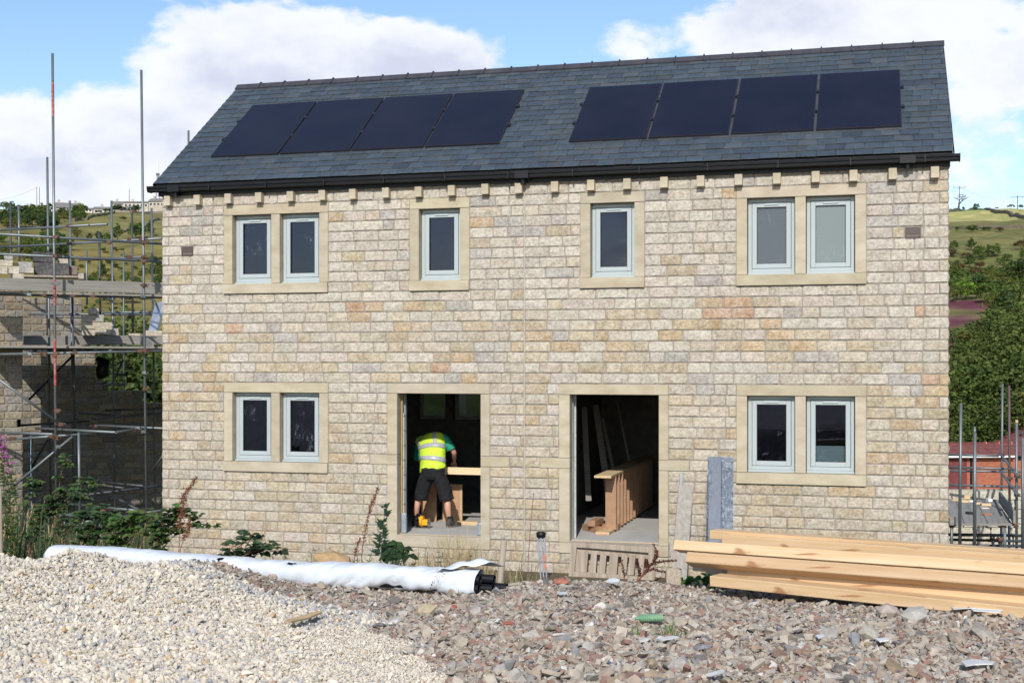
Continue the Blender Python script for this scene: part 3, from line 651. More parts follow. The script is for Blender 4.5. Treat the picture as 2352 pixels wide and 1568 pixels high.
def ash(rs): k = rs.uniform(.93, 1.07); return (k, k * rs.uniform(.985, 1.01), k * rs.uniform(.95, 1.02))
rs_ = random.Random(5)
def block(mb, u0, u1, z0, z1, proud=.012, deep=.16, j=.0035, rs=rs_):
    mb.box(u0 + j, u1 - j, -proud + rs.uniform(0, .002), deep, z0 + j, z1 - j, ash(rs))
def casement(parent, u0, u1, z0, z1, glass, nm='casement'):
    """flush casement: outer frame, sash, seal, pane, trickle vent, cill"""
    v = .105; root = MB(); f = .050
    for q in ((u0, u0 + f, z0 + .035, z1), (u1 - f, u1, z0 + .035, z1), (u0 + f, u1 - f, z0 + .035, z0 + .035 + f), (u0 + f, u1 - f, z1 - f, z1)): root.box(q[0], q[1], v, v + .07, q[2], q[3])
    o = root.build('window_frame', MT['frame_paint'], parent, bevel=.004)
    s = MB(); a, b, c, d = u0 + f + .005, u1 - f - .005, z0 + .035 + f + .005, z1 - f - .005; w = .062
    for q in ((a, a + w, c, d), (b - w, b, c, d), (a + w, b - w, c, c + w), (a + w, b - w, d - w, d)): s.box(q[0], q[1], v - .006, v + .05, q[2], q[3])
    s.build('sash', MT['frame_paint'], o, bevel=.004)
    s = MB(); s.box(u0 + f - .001, u1 - f + .001, v + .035, v + .06, z0 + .035 + f - .001, c); s.box(u0 + f - .001, a, v + .03, v + .06, c, d); s.box(b, u1 - f + .001, v + .03, v + .06, c, d); s.box(u0 + f, u1 - f, v + .03, v + .06, d, z1 - f + .001)
    g = .006
    for q in ((a + w, a + w + g, c + w, d - w), (b - w - g, b - w, c + w, d - w), (a + w, b - w, c + w, c + w + g), (a + w, b - w, d - w - g, d - w)): s.box(q[0], q[1], v + .002, v + .02, q[2], q[3])
    s.build('seal', MT['seal'], o)
    s = MB(); s.box(a + w, b - w, v + .022, v + .028, c + w, d - w); s.build('pane', glass, o)
    s = MB(); m_ = (a + b) / 2; s.box(m_ - .10, m_ + .10, v - .022, v - .006, d - w + .028, d - w + .044); s.build('trickle_vent', MT['handle'], o, bevel=.003)
    s = MB(); s.box(u0 - .0, u1, v - .045, v + .05, z0 + .002, z0 + .022); s.box(u0, u1, v - .02, v + .05, z0 + .022, z0 + .034); s.build('cill', MT['frame_paint'], o, bevel=.003)
GL = {(3, 0): MT['glass_frost2'], (3, 1): MT['glass_frost'], (5, 0): MT['glass'], (4, 0): MT['glass']}
for wi, (a, b, c, d, n) in enumerate(WIN):
    mb = MB(); J = .148; sl = .155; ll = C0
    mb.box(a + .002, b - .002, -.045, .16, c + .004, c + sl - .003, ash(rs_))
    block(mb, a, b, d - ll, d)
    z0, z1 = c + sl, d - ll
    block(mb, a, a + J, z0, z1); block(mb, b - J, b, z0, z1)
    if n == 2:
        m_ = (a + b) / 2; block(mb, m_ - J / 2, m_ + J / 2, z0, z1); ops = [(a + J, m_ - J / 2), (m_ + J / 2, b - J)]
    else: ops = [(a + J, b - J)]
    w_ = mb.build('window', MT['ashlar'], house, bevel=.003)
    for oi, (p, q) in enumerate(ops): casement(w_, p + .004, q - .004, z0, z1 - .003, GL.get((wi, oi), MT['glass']))
for di, (a, b, c, d) in enumerate(DOOR):
    mb = MB(); block(mb, a, b, zk(8), zk(9)); J = c - a
    for (s, e, ex0, ex1) in ((a, c, -.0, 0), (d, b, 0, 0)):
        block(mb, s, e, zk(2), zk(8)); 
        if di == 0: block(mb, s, e, -.03, zk(1))
        else: block(mb, s, e, zk(-6), zk(1))
    block(mb, a - .27 if di == 0 else a - .28, c, zk(1), zk(2)); block(mb, d, b + .29, zk(1), zk(2))
    if di == 0: mb.box(a + .02, b, -.02, .105, zk(-7) + .004, -.008, ash(rs_))
    else: mb.box(a + .005, a + .26, -.02, .11, zk(-7) + .004, -.03, ash(rs_)); mb.box(b - .26, b, -.02, .11, zk(-7) + .004, -.03, ash(rs_)); mb.box(a + .265, b - .265, .0, .11, zk(-7) + .004, -.03, (.8, .8, .8))
    dr = mb.build('doorway_surround', MT['ashlar'], house, bevel=.003)
# vents
for u, z in ((.435, zk(22)), (11.21, zk(22))):
    mb = MB(); w, h = .098, C0 / 2 - .006; zc = z + C0 / 2
    mb.box(u - w, u + w, -.010, .03, zc - h * .35, zc + h); mb.box(u - w, u - w * .86, -.010, .03, zc - h, zc - h * .35); mb.box(u + w * .86, u + w, -.010, .03, zc - h, zc - h * .35); mb.box(u - w, u + w, -.010, .03, zc - h - .012, zc - h)
    mb.box(u - w * .86, u + w * .86, .0, .03, zc - h, zc - h * .62, mi=0)
    mb.build('air_vent', MT['vent'], house)
# mastic movement joint
mb = MB(); mb.box(5.8465, 5.8535, -.003, .01, -.7, 5.09); mb.build('movement_joint', MT['block_edge'], house)
# stone corbels under the gutter
cx_ = [376, 444, 515, 585, 658, 731, 801, 877, 952, 1028, 1105, 1182, 1265, 1348, 1431, 1516, 1600, 1687, 1775, 1864, 1951, 2041, 2138]
for x in cx_:
    dx = (x - CX) / F; t = (HX * HS + HYY * HC - .115) / (dx * HS + HC); u = (dx * t - HX) * HC - (t - HYY) * HS
    mb = MB(); mb.box(-.0, .105, -.115, .02, 0, .148, ash(rs_)); o = mb.build('corbel', MT['ashlar'], house, bevel=.004, loc=(u, 0, 4.972 + rs_.uniform(-.003, .003)))
# fascia, gutter, outlets
mb = MB(); mb.box(-.04, WL + .02, -.052, -.03, 5.125, 5.285); mb.box(-.04, WL + .02, -.03, .25, 5.13, 5.15); mb.build('fascia', MT['black_plastic'], house)
mb = MB(); prof = [(-.055, 5.262), (-.055, 5.200), (-.075, 5.182), (-.155, 5.182), (-.172, 5.192), (-.176, 5.225), (-.192, 5.236), (-.197, 5.270), (-.187, 5.270), (-.183, 5.240), (-.166, 5.228), (-.160, 5.194), (-.075, 5.192), (-.062, 5.205), (-.062, 5.262)]
u0, u1 = -.155, WL + .135; v = [(u, y, z) for u in (u0, u1) for y, z in prof]; n = len(prof)
mb.add(v, [(i, (i + 1) % n, n + (i + 1) % n, n + i) for i in range(n)] + [tuple(range(n))[::-1], tuple(range(n, 2 * n))])
g = mb.build('gutter', MT['black_plastic'], house)
mb = MB()
for e in (u0 - .004, u1 - .008): mb.add([(e, y, z) for y, z in ((-.05, 5.266), (-.05, 5.178), (-.178, 5.178), (-.200, 5.234), (-.200, 5.274))] + [(e + .012, y, z) for y, z in ((-.05, 5.266), (-.05, 5.178), (-.178, 5.178), (-.200, 5.234), (-.200, 5.274))], [(0, 1, 2, 3, 4), (9, 8, 7, 6, 5)] + [(i, 5 + i, 5 + (i + 1) % 5, (i + 1) % 5) for i in range(5)])
mb.build('stop_end', MT['black_plastic'], g)
for u in [.9 + i * .95 for i in range(12)]:
    mb = MB(); mb.box(u, u + .018, -.203, -.05, 5.176, 5.28); mb.build('gutter_bracket', MT['black_plastic'], g)
for u in (.30, 5.86, 11.14):
    mb = MB(); mb.box(u - .10, u + .10, -.203, -.052, 5.172, 5.275); mb.path([(u, -.118, 5.175), (u, -.118, 5.10)], .036, 14); mb.path([(u, -.118, 5.155), (u, -.118, 5.135)], .046, 14)
    mb.build('gutter_outlet', MT['black_plastic'], g)
# roof: real slates in courses on a sloping deck
sl_len = math.hypot(RV - EV, RZ - EZ); sd = Vector((0, (RV - EV) / sl_len, (RZ - EZ) / sl_len)); sn = Vector((0, -sd.z, sd.y))
def RP(u, s, h=0.0): return Vector((u, EV, EZ)) + sd * s + sn * h
mb = MB()
for sgn in (1, -1):
    def rp(u, s, h):
        p = RP(u, s, h); return p if sgn == 1 else Vector((p.x, 2 * RV - p.y, p.z))
    a = [rp(-.05, .02, -.012), rp(WL + .05, .02, -.012), rp(WL + .05, sl_len, -.012), rp(-.05, sl_len, -.012)]; b = [p - Vector((0, 0, .10)) for p in a]
    mb.add(a + b, [(0, 1, 2, 3), (7, 6, 5, 4), (0, 4, 5, 1), (1, 5, 6, 2), (3, 7, 4, 0)])
roof = mb.build('roof', MT['black_plastic'], house)
mb = MB(); rs = random.Random(3); GA = .172; nrow = int(sl_len / GA)
PANEL_A = (494, 358, 1145, 335, 1203, 211, 577, 243); PANEL_B = (1310, 326, 2070, 293, 2068, 165, 1352, 203)
def roof_hit(x, y):
    """photo pixel to (u, s) on the roof slope"""
    d = Vector(((x - CX) / F, 1, (HY - y) / F)); o = Vector((0, 0, CAMZ))
    def loc(p): q = Vector((p.x - HX, p.y - HYY, p.z)); return Vector((q.x * HC - q.y * HS, q.x * HS + q.y * HC, q.z))
    o2 = loc(o); d2 = Vector((d.x * HC - d.y * HS, d.x * HS + d.y * HC, d.z)); p0 = RP(0, 0, .03)
    t = (p0 - o2).dot(sn) / d2.dot(sn); p = o2 + d2 * t; return p.x, (p - p0).dot(sd)
arr = []
for q in (PANEL_A, PANEL_B):
    pts = [roof_hit(q[i], q[i + 1]) for i in range(0, 8, 2)]
    arr.append((( pts[0][0] + pts[3][0]) / 2, (pts[1][0] + pts[2][0]) / 2, (pts[0][1] + pts[1][1]) / 2, (pts[2][1] + pts[3][1]) / 2))
print('ARRAYS', arr)
for side in (0, 1):
    for r in range(nrow + 1):
        s0 = r * GA; off = .125 if r % 2 else 0.0; u = -.06 - off - .01
        while u < WL + .06:
            w = rs.uniform(.24, .262) if side == 0 else .25
            a, b = max(u, -.065), min(u + w, WL + .065); u += w
            if b - a < .03: continue
            if side == 0 and any(a > A0 - .02 and b < A1 + .02 and s0 > S0 - .0 and s0 + GA < S1 + .0 for A0, A1, S0, S1 in arr): continue
            j0, j1 = rs.uniform(-.005, .005), rs.uniform(-.005, .005); t0 = rs.uniform(.007, .011); top_s = min(s0 + .30, sl_len)
            if s0 > sl_len - .03: continue
            k = rs.choice([rs.uniform(.88, 1.12), rs.uniform(.78, 1.18)]); hue = rs.random()
            c = (.052 * k, .067 * k, .083 * k) if hue < .6 else (.060 * k, .070 * k, .080 * k) if hue < .88 else (.045 * k, .056 * k, .076 * k)
            ed = rs.uniform(1.3, 2.6); ce = (c[0] * ed * 1.12, c[1] * ed * 1.02, c[2] * ed * .85)
            h1 = .019 + t0 + rs.uniform(0, .003); h0 = .006
            def rq(uu, ss, hh):
                p = RP(uu, ss, hh); return p if side == 0 else Vector((p.x, 2 * RV - p.y, p.z))
            g = .0025; ua, ub = a + g, b - g; fl = (h1 - .002) * (s0 + .30 - top_s) / .30
            V_ = [rq(ua, s0 + j0, h1), rq(ub, s0 + j1, h1), rq(ub, top_s, h0 + fl), rq(ua, top_s, h0 + fl), rq(ua, s0 + j0, h1 - t0), rq(ub, s0 + j1, h1 - t0), rq(ub, top_s, h0 + fl - .004), rq(ua, top_s, h0 + fl - .004), rq(ua, s0 + j0 + .004, h1), rq(ub, s0 + j1 + .004, h1)]
            mb.add(V_, [(8, 9, 2, 3), (0, 1, 9, 8), (0, 4, 5, 1), (1, 5, 6, 2, 9), (3, 7, 4, 0, 8)], [ce, ce, c, c, ce, ce, c, c, c, c])
mb.build('slates', MT['slate'], roof)
mb = MB()
for e in (-.066, WL + .058): mb.obox(RP(e + .004, sl_len / 2 + .01, -.012), (.006, 0, 0), sd * (sl_len / 2 + .03), sn * .03)
mb.build('verge_trim', MT['black_plastic'], roof)
n = 26; L_ = (WL + .16) / n
for i in range(n):
    mb = MB(); u0 = -.08 + i * L_; V_ = []
    for u in (u0 + .004, u0 + L_ - .004):
        for (y, z) in ((-.125, -.085), (-.07, -.035), (-.03, .005), (0, .014), (.03, .005), (.07, -.035), (.125, -.085), (.115, -.10), (.0, -.01), (-.115, -.10)): V_.append((u, RV + y, RZ + .045 + z + .0))
    mb.add(V_, [(j, (j + 1) % 10, 10 + (j + 1) % 10, 10 + j) for j in range(10)] + [tuple(range(10)), tuple(range(19, 9, -1))])
    if i: mb.path([(u0, RV - .128, RZ - .038), (u0, RV - .075, RZ + .02), (u0, RV - .03, RZ + .062), (u0, RV, RZ + .072), (u0, RV + .03, RZ + .062), (u0, RV + .13, RZ - .03)], .011, 6)
    mb.build('ridge_tile', MT['ridge'], roof)
for ai, (A0, A1, S0, S1) in enumerate(arr):
    gap = .032; pw = (A1 - A0 - 3 * gap) / 4
    mb = MB(); mb.obox(RP((A0 + A1) / 2, (S0 + S1) / 2 - .01, .012), ((A1 - A0) / 2 + .05, 0, 0), sd * ((S1 - S0) / 2 + .04), sn * .006); mb.build('flashing', MT['flashing'], roof)
    for i in range(4):
        p0 = A0 + i * (pw + gap); cu = p0 + pw / 2; cs = (S0 + S1) / 2; hs_ = (S1 - S0) / 2
        mb = MB(); mb.obox(RP(cu, cs, .042), (pw / 2, 0, 0), sd * hs_, sn * .014); o = mb.build('solar_panel', MT['panel_frame'], house, bevel=.003)
        mb = MB(); mb.obox(RP(cu, cs, .0565), (pw / 2 - .010, 0, 0), sd * (hs_ - .010), sn * .0015); mb.build('cell_glass', MT['panel'], o)
        for e, ss in [(p0 - gap / 2, .33), (p0 - gap / 2, .68)] + ([(p0 + pw + gap / 2, .33), (p0 + pw + gap / 2, .68)] if i == 3 else []):
            mb = MB(); mb.obox(RP(e, S0 + (S1 - S0) * ss, .046), (.03, 0, 0), sd * .03, sn * .016); mb.build('clamp', MT['panel_frame'], o)
#END3
# ------------------------------------------------------------------ timber, pipes and things in front of the house
def beam_obj(name, pl, pr, h, w, m, label=None, cat=None, group=None, roll=0.0, ext=(0, 0), col=(1, 1, 1), round_=.006, parent=None):
    """box whose front-bottom edge runs pl -> pr; local X follows its length"""
    pl, pr = Vector(pl), Vector(pr); d = (pr - pl).normalized(); pl = pl - d * ext[0]; pr = pr + d * ext[1]; ln = (pr - pl).length
    back = Vector((0, 0, 1)).cross(d).normalized()
    if back.y < 0: back = -back
    up = d.cross(back); up = up if up.z > 0 else -up
    f = up * math.cos(roll) + back * math.sin(roll); g = back * math.cos(roll) - up * math.sin(roll)
    mb = MB(); nseg = 1
    mb.box(0, ln, 0, w, 0, h, col)
    o = mb.build(name, m, parent, bevel=round_)
    o.matrix_world = Matrix(((d.x, g.x, f.x, pl.x), (d.y, g.y, f.y, pl.y), (d.z, g.z, f.z, pl.z), (0, 0, 0, 1)))
    if label: tag(o, label, cat, group)
    return o
GB = 'planed pine beams stacked on the rubble'
beam_obj('timber_beam', P(1630, 1345.6, 10.5), P(2352, 1422.4, 8.9), .084, .17, MT['pine'], 'lowest front pine beam resting on the rubble, knotty face and dark crack at its end', 'beam', GB, ext=(0, 1.6), col=(.98, .93, .86))
beam_obj('timber_beam', P(1668, 1327, 10.62), P(2352, 1389, 9.05), .078, .15, MT['pine'], 'pinkish pine beam lying just behind and above the lowest beam', 'beam', GB, roll=.25, ext=(0, 1.6), col=(1.03, .93, .84))
beam_obj('timber_beam', P(1571, 1289.3, 10.75), P(2352, 1349.5, 8.98), .094, .115, MT['pine'], 'pine beam with rounded end and faint stamp, tilted so its shaded underside shows', 'beam', GB, roll=.52, ext=(0, 1.5), col=(.86, .80, .76), round_=.012)
beam_obj('timber_beam', P(1545, 1261, 10.98), P(2352, 1318.7, 9.2), .084, .12, MT['pine'], 'palest pine beam reaching furthest left in the stack', 'beam', GB, roll=.35, ext=(0, 1.7), col=(1.05, 1.04, 1.02))
beam_obj('timber_beam', P(1657, 1252, 11.2), P(2352, 1304, 9.42), .095, .13, MT['pine'], 'pine beam between the palest beam and the topmost one, knots near its left end', 'beam', GB, roll=.1, ext=(0, 1.6), col=(.97, .92, .86))
beam_obj('timber_beam', P(1629.5, 1237, 11.4), P(2352, 1289, 9.62), .076, .15, MT['pine'], 'topmost pine beam at the back of the stack against the stone wall view', 'beam', GB, ext=(0, 1.6), col=(1.0, .94, .86))
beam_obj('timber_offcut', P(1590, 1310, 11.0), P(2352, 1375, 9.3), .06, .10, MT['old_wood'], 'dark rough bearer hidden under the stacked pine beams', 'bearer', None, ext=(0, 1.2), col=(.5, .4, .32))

# bundle of black pipes in white plastic
pb = thing('pipe_bundle', 'long bundle of black pipes wrapped in torn white plastic, lying behind the gravel', 'pipe bundle', (-2.2, 11.6, .6))
A = Vector((-4.40, 12.42, .695)); B = Vector((-.27, 10.98, .678)); dd = (B - A).normalized(); bb = Vector((0, 0, 1)).cross(dd); bb = bb if bb.y > 0 else -bb
nr_, ns_ = 200, 40; V = []; rs = random.Random(9)
for i in range(nr_ + 1):
    t = i / nr_; c = A.lerp(B, t) + Vector((0, 0, .012 * math.sin(t * 9) - .0 * t))
    for j in range(ns_):
        a = 2 * math.pi * j / ns_; ca, sa = math.cos(a), math.sin(a)
        rx, rz = .145 - .01 * t, .112 - .010 * t
        e = .82; x = math.copysign(abs(ca) ** e, ca) * rx; z = math.copysign(abs(sa) ** e, sa) * rz
        w = .0035 * math.sin(t * 210 + a * 4 + math.sin(a * 3 + t * 20) * 2) * (0.25 + t) + .006 * math.sin(t * 61 + a * 3) * (.25 + t) + .008 * math.sin(t * 23 - a * 2) * (.3 + t) * .6
        if sa < -.1: w *= 1.3
        if t < .015: k = .55 + 30 * t
        else: k = 1
        k = min(k, 1.0); p = c + bb * (x * k * (1 + w * 3)) + Vector((0, 0, z * k)) + (bb * ca + Vector((0, 0, sa))) * w
        V.append(p - pb.location)
Fc = [(i * ns_ + j, i * ns_ + (j + 1) % ns_, (i + 1) * ns_ + (j + 1) % ns_, (i + 1) * ns_ + j) for i in range(nr_) for j in range(ns_)]
def near(t, a, t0, a0, dt, da): return ((t - t0) / dt) ** 2 + ((a - a0) / da) ** 2 < 1
HOLE = [(.437, 2.0 * math.pi * 13.2 / 40, .008, .22), (.60, 2 * math.pi * 12.4 / 40, .010, .25), (.447, 3.35, .004, .12), (.455, 3.4, .003, .1), (.425, 3.2, .003, .1)]
keep = []
for q, f in enumerate(Fc):
    i, j = divmod(q, ns_); t = (i + .5) / nr_; a = 2 * math.pi * (j + .5) / ns_
    if bb.y > 0: pass
    if any(near(t, a, *h) for h in HOLE): continue
    keep.append(f)
mb = MB(); mb.add(V, keep + [tuple(range(ns_))]); wr = mb.build('wrapping', MT['white_wrap'], pb, smooth=True)
so = wr.modifiers.new('thick', 'SOLIDIFY'); so.thickness = .0015
# loose flap thrown back over the open end
mb = MB(); V = []; nu, nv = 16, 10
for i in range(nu + 1):
    for j in range(nv + 1):
        s, t = i / nu, j / nv
        p = P(1005, 1311, 11.0).lerp(P(1120, 1300, 10.95), s) + bb * (.20 * t - .04) + Vector((0, 0, .012 + .050 * math.sin(s * 2.3) * math.sin(t * 3.1 + .2) + .010 * math.sin(s * 14 + t * 6)))
        if s > .8: p += dd * (s - .8) * .5 * t + Vector((0, 0, -.18 * (s - .8) * t))
        V.append(p - pb.location)
mb.add(V, [(i * (nv + 1) + j, (i + 1) * (nv + 1) + j, (i + 1) * (nv + 1) + j + 1, i * (nv + 1) + j + 1) for i in range(nu) for j in range(nv)])
fl = mb.build('wrapping_flap', MT['white_wrap'], pb, smooth=True); so = fl.modifiers.new('thick', 'SOLIDIFY'); so.thickness = .0015
for k, (ox, oz) in enumerate([(-.075, -.032), (-.005, -.036), (.065, -.032), (-.045, .038), (.03, .04)]):
    mb = MB(); c0 = A + dd * .05 + bb * ox + Vector((0, 0, oz)) - pb.location; c1 = B + dd * (.02 + .10 * (k % 3)) + bb * ox + Vector((0, 0, oz)) - pb.location
    mb.pipe(c0, c1, .0385, 14, wall=.003, deep=.3); mb.build('pipe', MT['black_plastic'], pb)
# printed marks on the wrap (small dark lettering turned along the bundle)
mb = MB()
for (x, y, w, h) in [(991, 1343, 4, 2.2), (994, 1336, 3, 5), (996, 1330, 2, 5), (1003, 1316, 3, 1.6), (1006, 1320, 1.3, 7), (1010, 1325, 1.2, 4), (1000, 1330, 1, 6), (1017, 1307, 8, 1.4), (1022, 1311, 5, 1.6), (1012, 1318, .7, 8), (1018, 1318, .7, 8)]:
    c = P(x, y, 11.02) - pb.location; c += Vector((0, -.14, 0)); mb.obox(c, (w / 3000 * 4.4, 0, 0), (0, .0006, 0), (0.0, 0, h / 3000 * 5.4))
mb.build('printed_marks', MT['black_plastic'], pb)

# wooden stake behind the bundle, stake at the far left
def stake(x0, y0, x1, y1, Z, r, label, m=MT['old_wood']):
    o = MB(); p0, p1 = P(x0, y0, Z), P(x1, y1, Z); base = p1 + (p1 - p0) * .9
    o.path([base - base, p1 - base, (p0 - base)], [(r * .9), r, r * .97], 12); q = o.build('wooden_stake', m, None, smooth=False, bevel=.004, loc=base); tag(q, label, 'stake'); return q
stake(1158, 1240, 1152, 1300, 12.6, .032, 'round grey wooden stake standing behind the open end of the pipe bundle')
stake(0, 1120, 2, 1280, 11.9, .017, 'thin brown stake at the left edge beside the pink flowers')

# broken pallet under the right doorway
pal = thing('wooden_pallet', 'weathered broken wooden pallet leaning on the wall under the right doorway', 'pallet', P(1405, 1345, 18.2))
pz = pal.location
def wallZ(x): return (HX * HS + HYY * HC) / (((x - CX) / F) * HS + HC)
def pbm(nm, x0, y0, x1, y1, w, t, off=0.0, m='old_wood', col=(1, 1, 1)):
    a, b = P(x0, y0, 17.72 - off), P(x1, y1, 17.72 - off); mb = MB(); mb.beam(a - pz, b - pz, t, w, up=(0, -1, 0.0) if abs(y1 - y0) > abs(x1 - x0) else (0, -.0, 1), col=col)
    o = mb.build(nm, MT[m], pal, bevel=.004); return o
def slat(nm, quad, Z, t=.02, m='old_wood', col=(1, 1, 1)):
    """flat board given by its four photo corners (tl, tr, br, bl)"""
    c = [P(x, y, wallZ(x) - (18.02 - Z) * .55) - pz for x, y in quad]; b = [p + Vector((.005, t, 0)) for p in c]; mb = MB()
    mb.add(c + b, [(3, 2, 1, 0), (4, 5, 6, 7), (0, 1, 5, 4), (1, 2, 6, 5), (2, 3, 7, 6), (3, 0, 4, 7)], col); return mb.build(nm, MT[m], pal, bevel=.003)
slat('top_rail', [(1313, 1245), (1506, 1256), (1490, 1269), (1324, 1256)], 17.60, .09, col=(1.05, 1.02, 1))
slat('side_board', [(1312, 1246), (1325, 1251), (1317, 1332), (1305, 1330)], 17.58, .02, col=(1.1, 1.07, 1.04))
slat('side_board', [(1490, 1256), (1506, 1258), (1503, 1352), (1487, 1350)], 17.56, .02, col=(.95, .93, .9))
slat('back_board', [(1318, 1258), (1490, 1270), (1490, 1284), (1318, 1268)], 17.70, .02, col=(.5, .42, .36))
slat('bottom_rail', [(1316, 1312), (1492, 1326), (1492, 1345), (1316, 1330)], 17.57, .09, col=(1.05, 1, .95))
for x in (1324, 1357.5, 1379, 1401, 1428, 1446, 1467): slat('slat', [(x, 1265.5 + (x - 1324) * .068), (x + (27 if x == 1324 else 14 if x != 1401 else 19), 1266 + (x - 1324) * .068), (x + (27 if x == 1324 else 14 if x != 1401 else 19) - 4, 1320), (x - 5, 1320)], 17.66, .018, col=random.choice([(1, .98, .95), (.92, .88, .84), (1.06, 1.02, .98)]))

# plank and strap leaning on the wall, post end, wrapped sheets
lp = beam_obj('leaning_plank', P(1549, 1300, 17.15), P(1560, 1114, 17.78), .01, .01, MT['grey_board']); bpy.data.objects.remove(lp)
def board(name, quad, Zb, Zt, t, m, label=None, cat=None, parent=None, col=(1, 1, 1), bev=.004, loc0=None):
    """board from photo corners tl, tr, br, bl; its foot stands nearer the camera than its head"""
    q = [P(*quad[0], Zt), P(*quad[1], Zt), P(*quad[2], Zb), P(*quad[3], Zb)]; base = loc0 or (q[2] + q[3]) / 2
    n = (q[1] - q[0]).cross(q[3] - q[0]).normalized(); n = n if n.y > 0 else -n; c = [p - base for p in q]; b = [p + n * t for p in c]; mb = MB()
    mb.add(c + b, [(3, 2, 1, 0), (4, 5, 6, 7), (0, 1, 5, 4), (1, 2, 6, 5), (2, 3, 7, 6), (3, 0, 4, 7)], col)
    o = mb.build(name, m, parent, bevel=bev)
    if not parent: o.location = base
    if label: tag(o, label, cat)
    return o
board('leaning_plank', [(1559.5, 1114), (1592.5, 1116), (1577, 1330), (1540, 1330)], 17.1, 17.80, .04, MT['grey_board_v'], 'grey weathered plank leaning on the wall beside the right doorway', 'plank')
board('white_board', [(1538, 1250), (1552, 1250), (1560, 1348), (1546, 1352)], 12.6, 13.3, .02, MT['old_wood'], 'short pale board standing behind the concrete post end', 'board', col=(1.5, 1.5, 1.45))
board('metal_strap', [(1561, 1086), (1569, 1086), (1568, 1118), (1560.5, 1118)], 17.86, 17.95, .012, MT['galv'], 'small metal strap hooked in a dark hole above the leaning plank', 'strap')
mb = MB(); mb.box(-.065, .065, 0, .30, 0, .20); cp = mb.build('concrete_post', mat('speckled_concrete', (.24, .20, .15), (.42, .36, .28), scale=60, rough=.95, bump=.5), None, bevel=.008, loc=P(1548, 1358, 11.2)); cp.rotation_euler = (R(-14), 0, R(-5))
tag(cp, 'short brown concrete post end poking up beside the left tips of the pine beams', 'post')
ws = thing('wrapped_sheets', 'stack of dark blue-grey sheets in clear torn plastic leaning on the wall', 'sheets', P(1655, 1300, 17.1))
wl_ = Vector(ws.location)
board('sheet', [(1627, 1048), (1657.3, 1048), (1655.5, 1300), (1626, 1300)], 17.1, 17.72, .05, MT['blue_black'], parent=ws, loc0=wl_, col=(1, 1, 1))
board('sheet', [(1657.8, 1049), (1684.5, 1050), (1683, 1300), (1656.5, 1300)], 17.12, 17.74, .05, MT['blue_black'], parent=ws, loc0=wl_)
pm = bpy.data.materials.new('clear_plastic'); pm.use_nodes = True; t = pm.node_tree; t.nodes.clear(); l = t.links.new
o_ = N(t, 'ShaderNodeOutputMaterial'); tr = N(t, 'ShaderNodeBsdfTransparent', inputs={'Color': (.92, .94, .96, 1)}); gl = N(t, 'ShaderNodeBsdfPrincipled', inputs={'Base Color': (.36, .39, .43, 1), 'Roughness': .25}); ms = N(t, 'ShaderNodeMixShader')
tc = N(t, 'ShaderNodeTexCoord'); nz = N(t, 'ShaderNodeTexNoise', inputs={'Scale': 18.0, 'Detail': 4.0, 'Distortion': 1.2}); l(tc.outputs['Object'], nz.inputs['Vector'])
mr = N(t, 'ShaderNodeMapRange'); l(nz.outputs[0], mr.inputs[0]); mr.inputs[1].default_value = .45; mr.inputs[2].default_value = .75; mr.inputs[3].default_value = .08; mr.inputs[4].default_value = .72
bp = N(t, 'ShaderNodeBump', inputs={'Strength': .9, 'Distance': .03}); l(nz.outputs[0], bp.inputs['Height']); l(bp.outputs[0], gl.inputs['Normal'])
l(mr.outputs[0], ms.inputs[0]); l(tr.outputs[0], ms.inputs[1]); l(gl.outputs[0], ms.inputs[2]); l(ms.outputs[0], o_.inputs[0]); MT['clear'] = pm
def drape(pts, Z0, Z1, y0, y1, name, amp=.012):
    mb = MB(); V = []
    for i, (xa, xb, y) in enumerate(pts):
        Z = Z1 + (Z0 - Z1) * (y - y1) / (y0 - y1)
        for j in range(9):
            s = j / 8; V.append(P(xa + (xb - xa) * s, y, Z - .035 - amp * math.sin(s * 9 + i) - .02 * math.sin(s * math.pi)) - wl_)
    mb.add(V, [(i * 9 + j, i * 9 + j + 1, (i + 1) * 9 + j + 1, (i + 1) * 9 + j) for i in range(len(pts) - 1) for j in range(8)]); mb.build(name, MT['clear'], ws, smooth=True)
drape([(1656.5, 1686, 1047), (1657, 1687, 1065), (1657, 1688, 1090), (1657, 1688, 1120), (1656.5, 1687.5, 1150), (1656.5, 1688, 1180), (1656, 1687, 1225), (1656, 1686, 1298)], 17.05, 17.66, 1300, 1047, 'plastic_film')
drape([(1624.5, 1629, 1047), (1624, 1633, 1060), (1623.5, 1636.5, 1074), (1623, 1637, 1095), (1621, 1636.5, 1120), (1619, 1633, 1145), (1616.5, 1625, 1175), (1617, 1627, 1190), (1619, 1631, 1215), (1622, 1632, 1298)], 17.05, 17.64, 1300, 1047, 'plastic_film', .02)

# folded aluminium tripod
tp = thing('tripod', 'folded silver tripod with black head leaning against the wall between the doorways', 'tripod', P(1247, 1352, 17.2)); tb = Vector(tp.location)
for k, dx in enumerate((-7.5, 0, 7.5)):
    mb = MB(); a = P(1242.5 + dx, 1232, 17.66) - tb; b = P(1250.5 + dx * .9, 1350, 17.2) - tb
    if k == 1: a.y -= .03; b.y -= .03
    mb.path([a, a.lerp(b, .5)], .013, 8); mb.path([a.lerp(b, .48), b], .009, 8); mb.obox(a.lerp(b, .5), (.018, 0, 0), (0, .014, 0), (0, 0, .016)); mb.build('leg', MT['alu'], tp)
mb = MB(); a = P(1242.5, 1228, 17.66) - tb; mb.path([a + Vector((0, 0, -.045)), a + Vector((0, 0, -.02)), a + Vector((0, 0, .03)), a + Vector((0, 0, .045))], [.045, .062, .066, .045], 14); mb.build('head', MT['black_plastic'], tp, smooth=True)
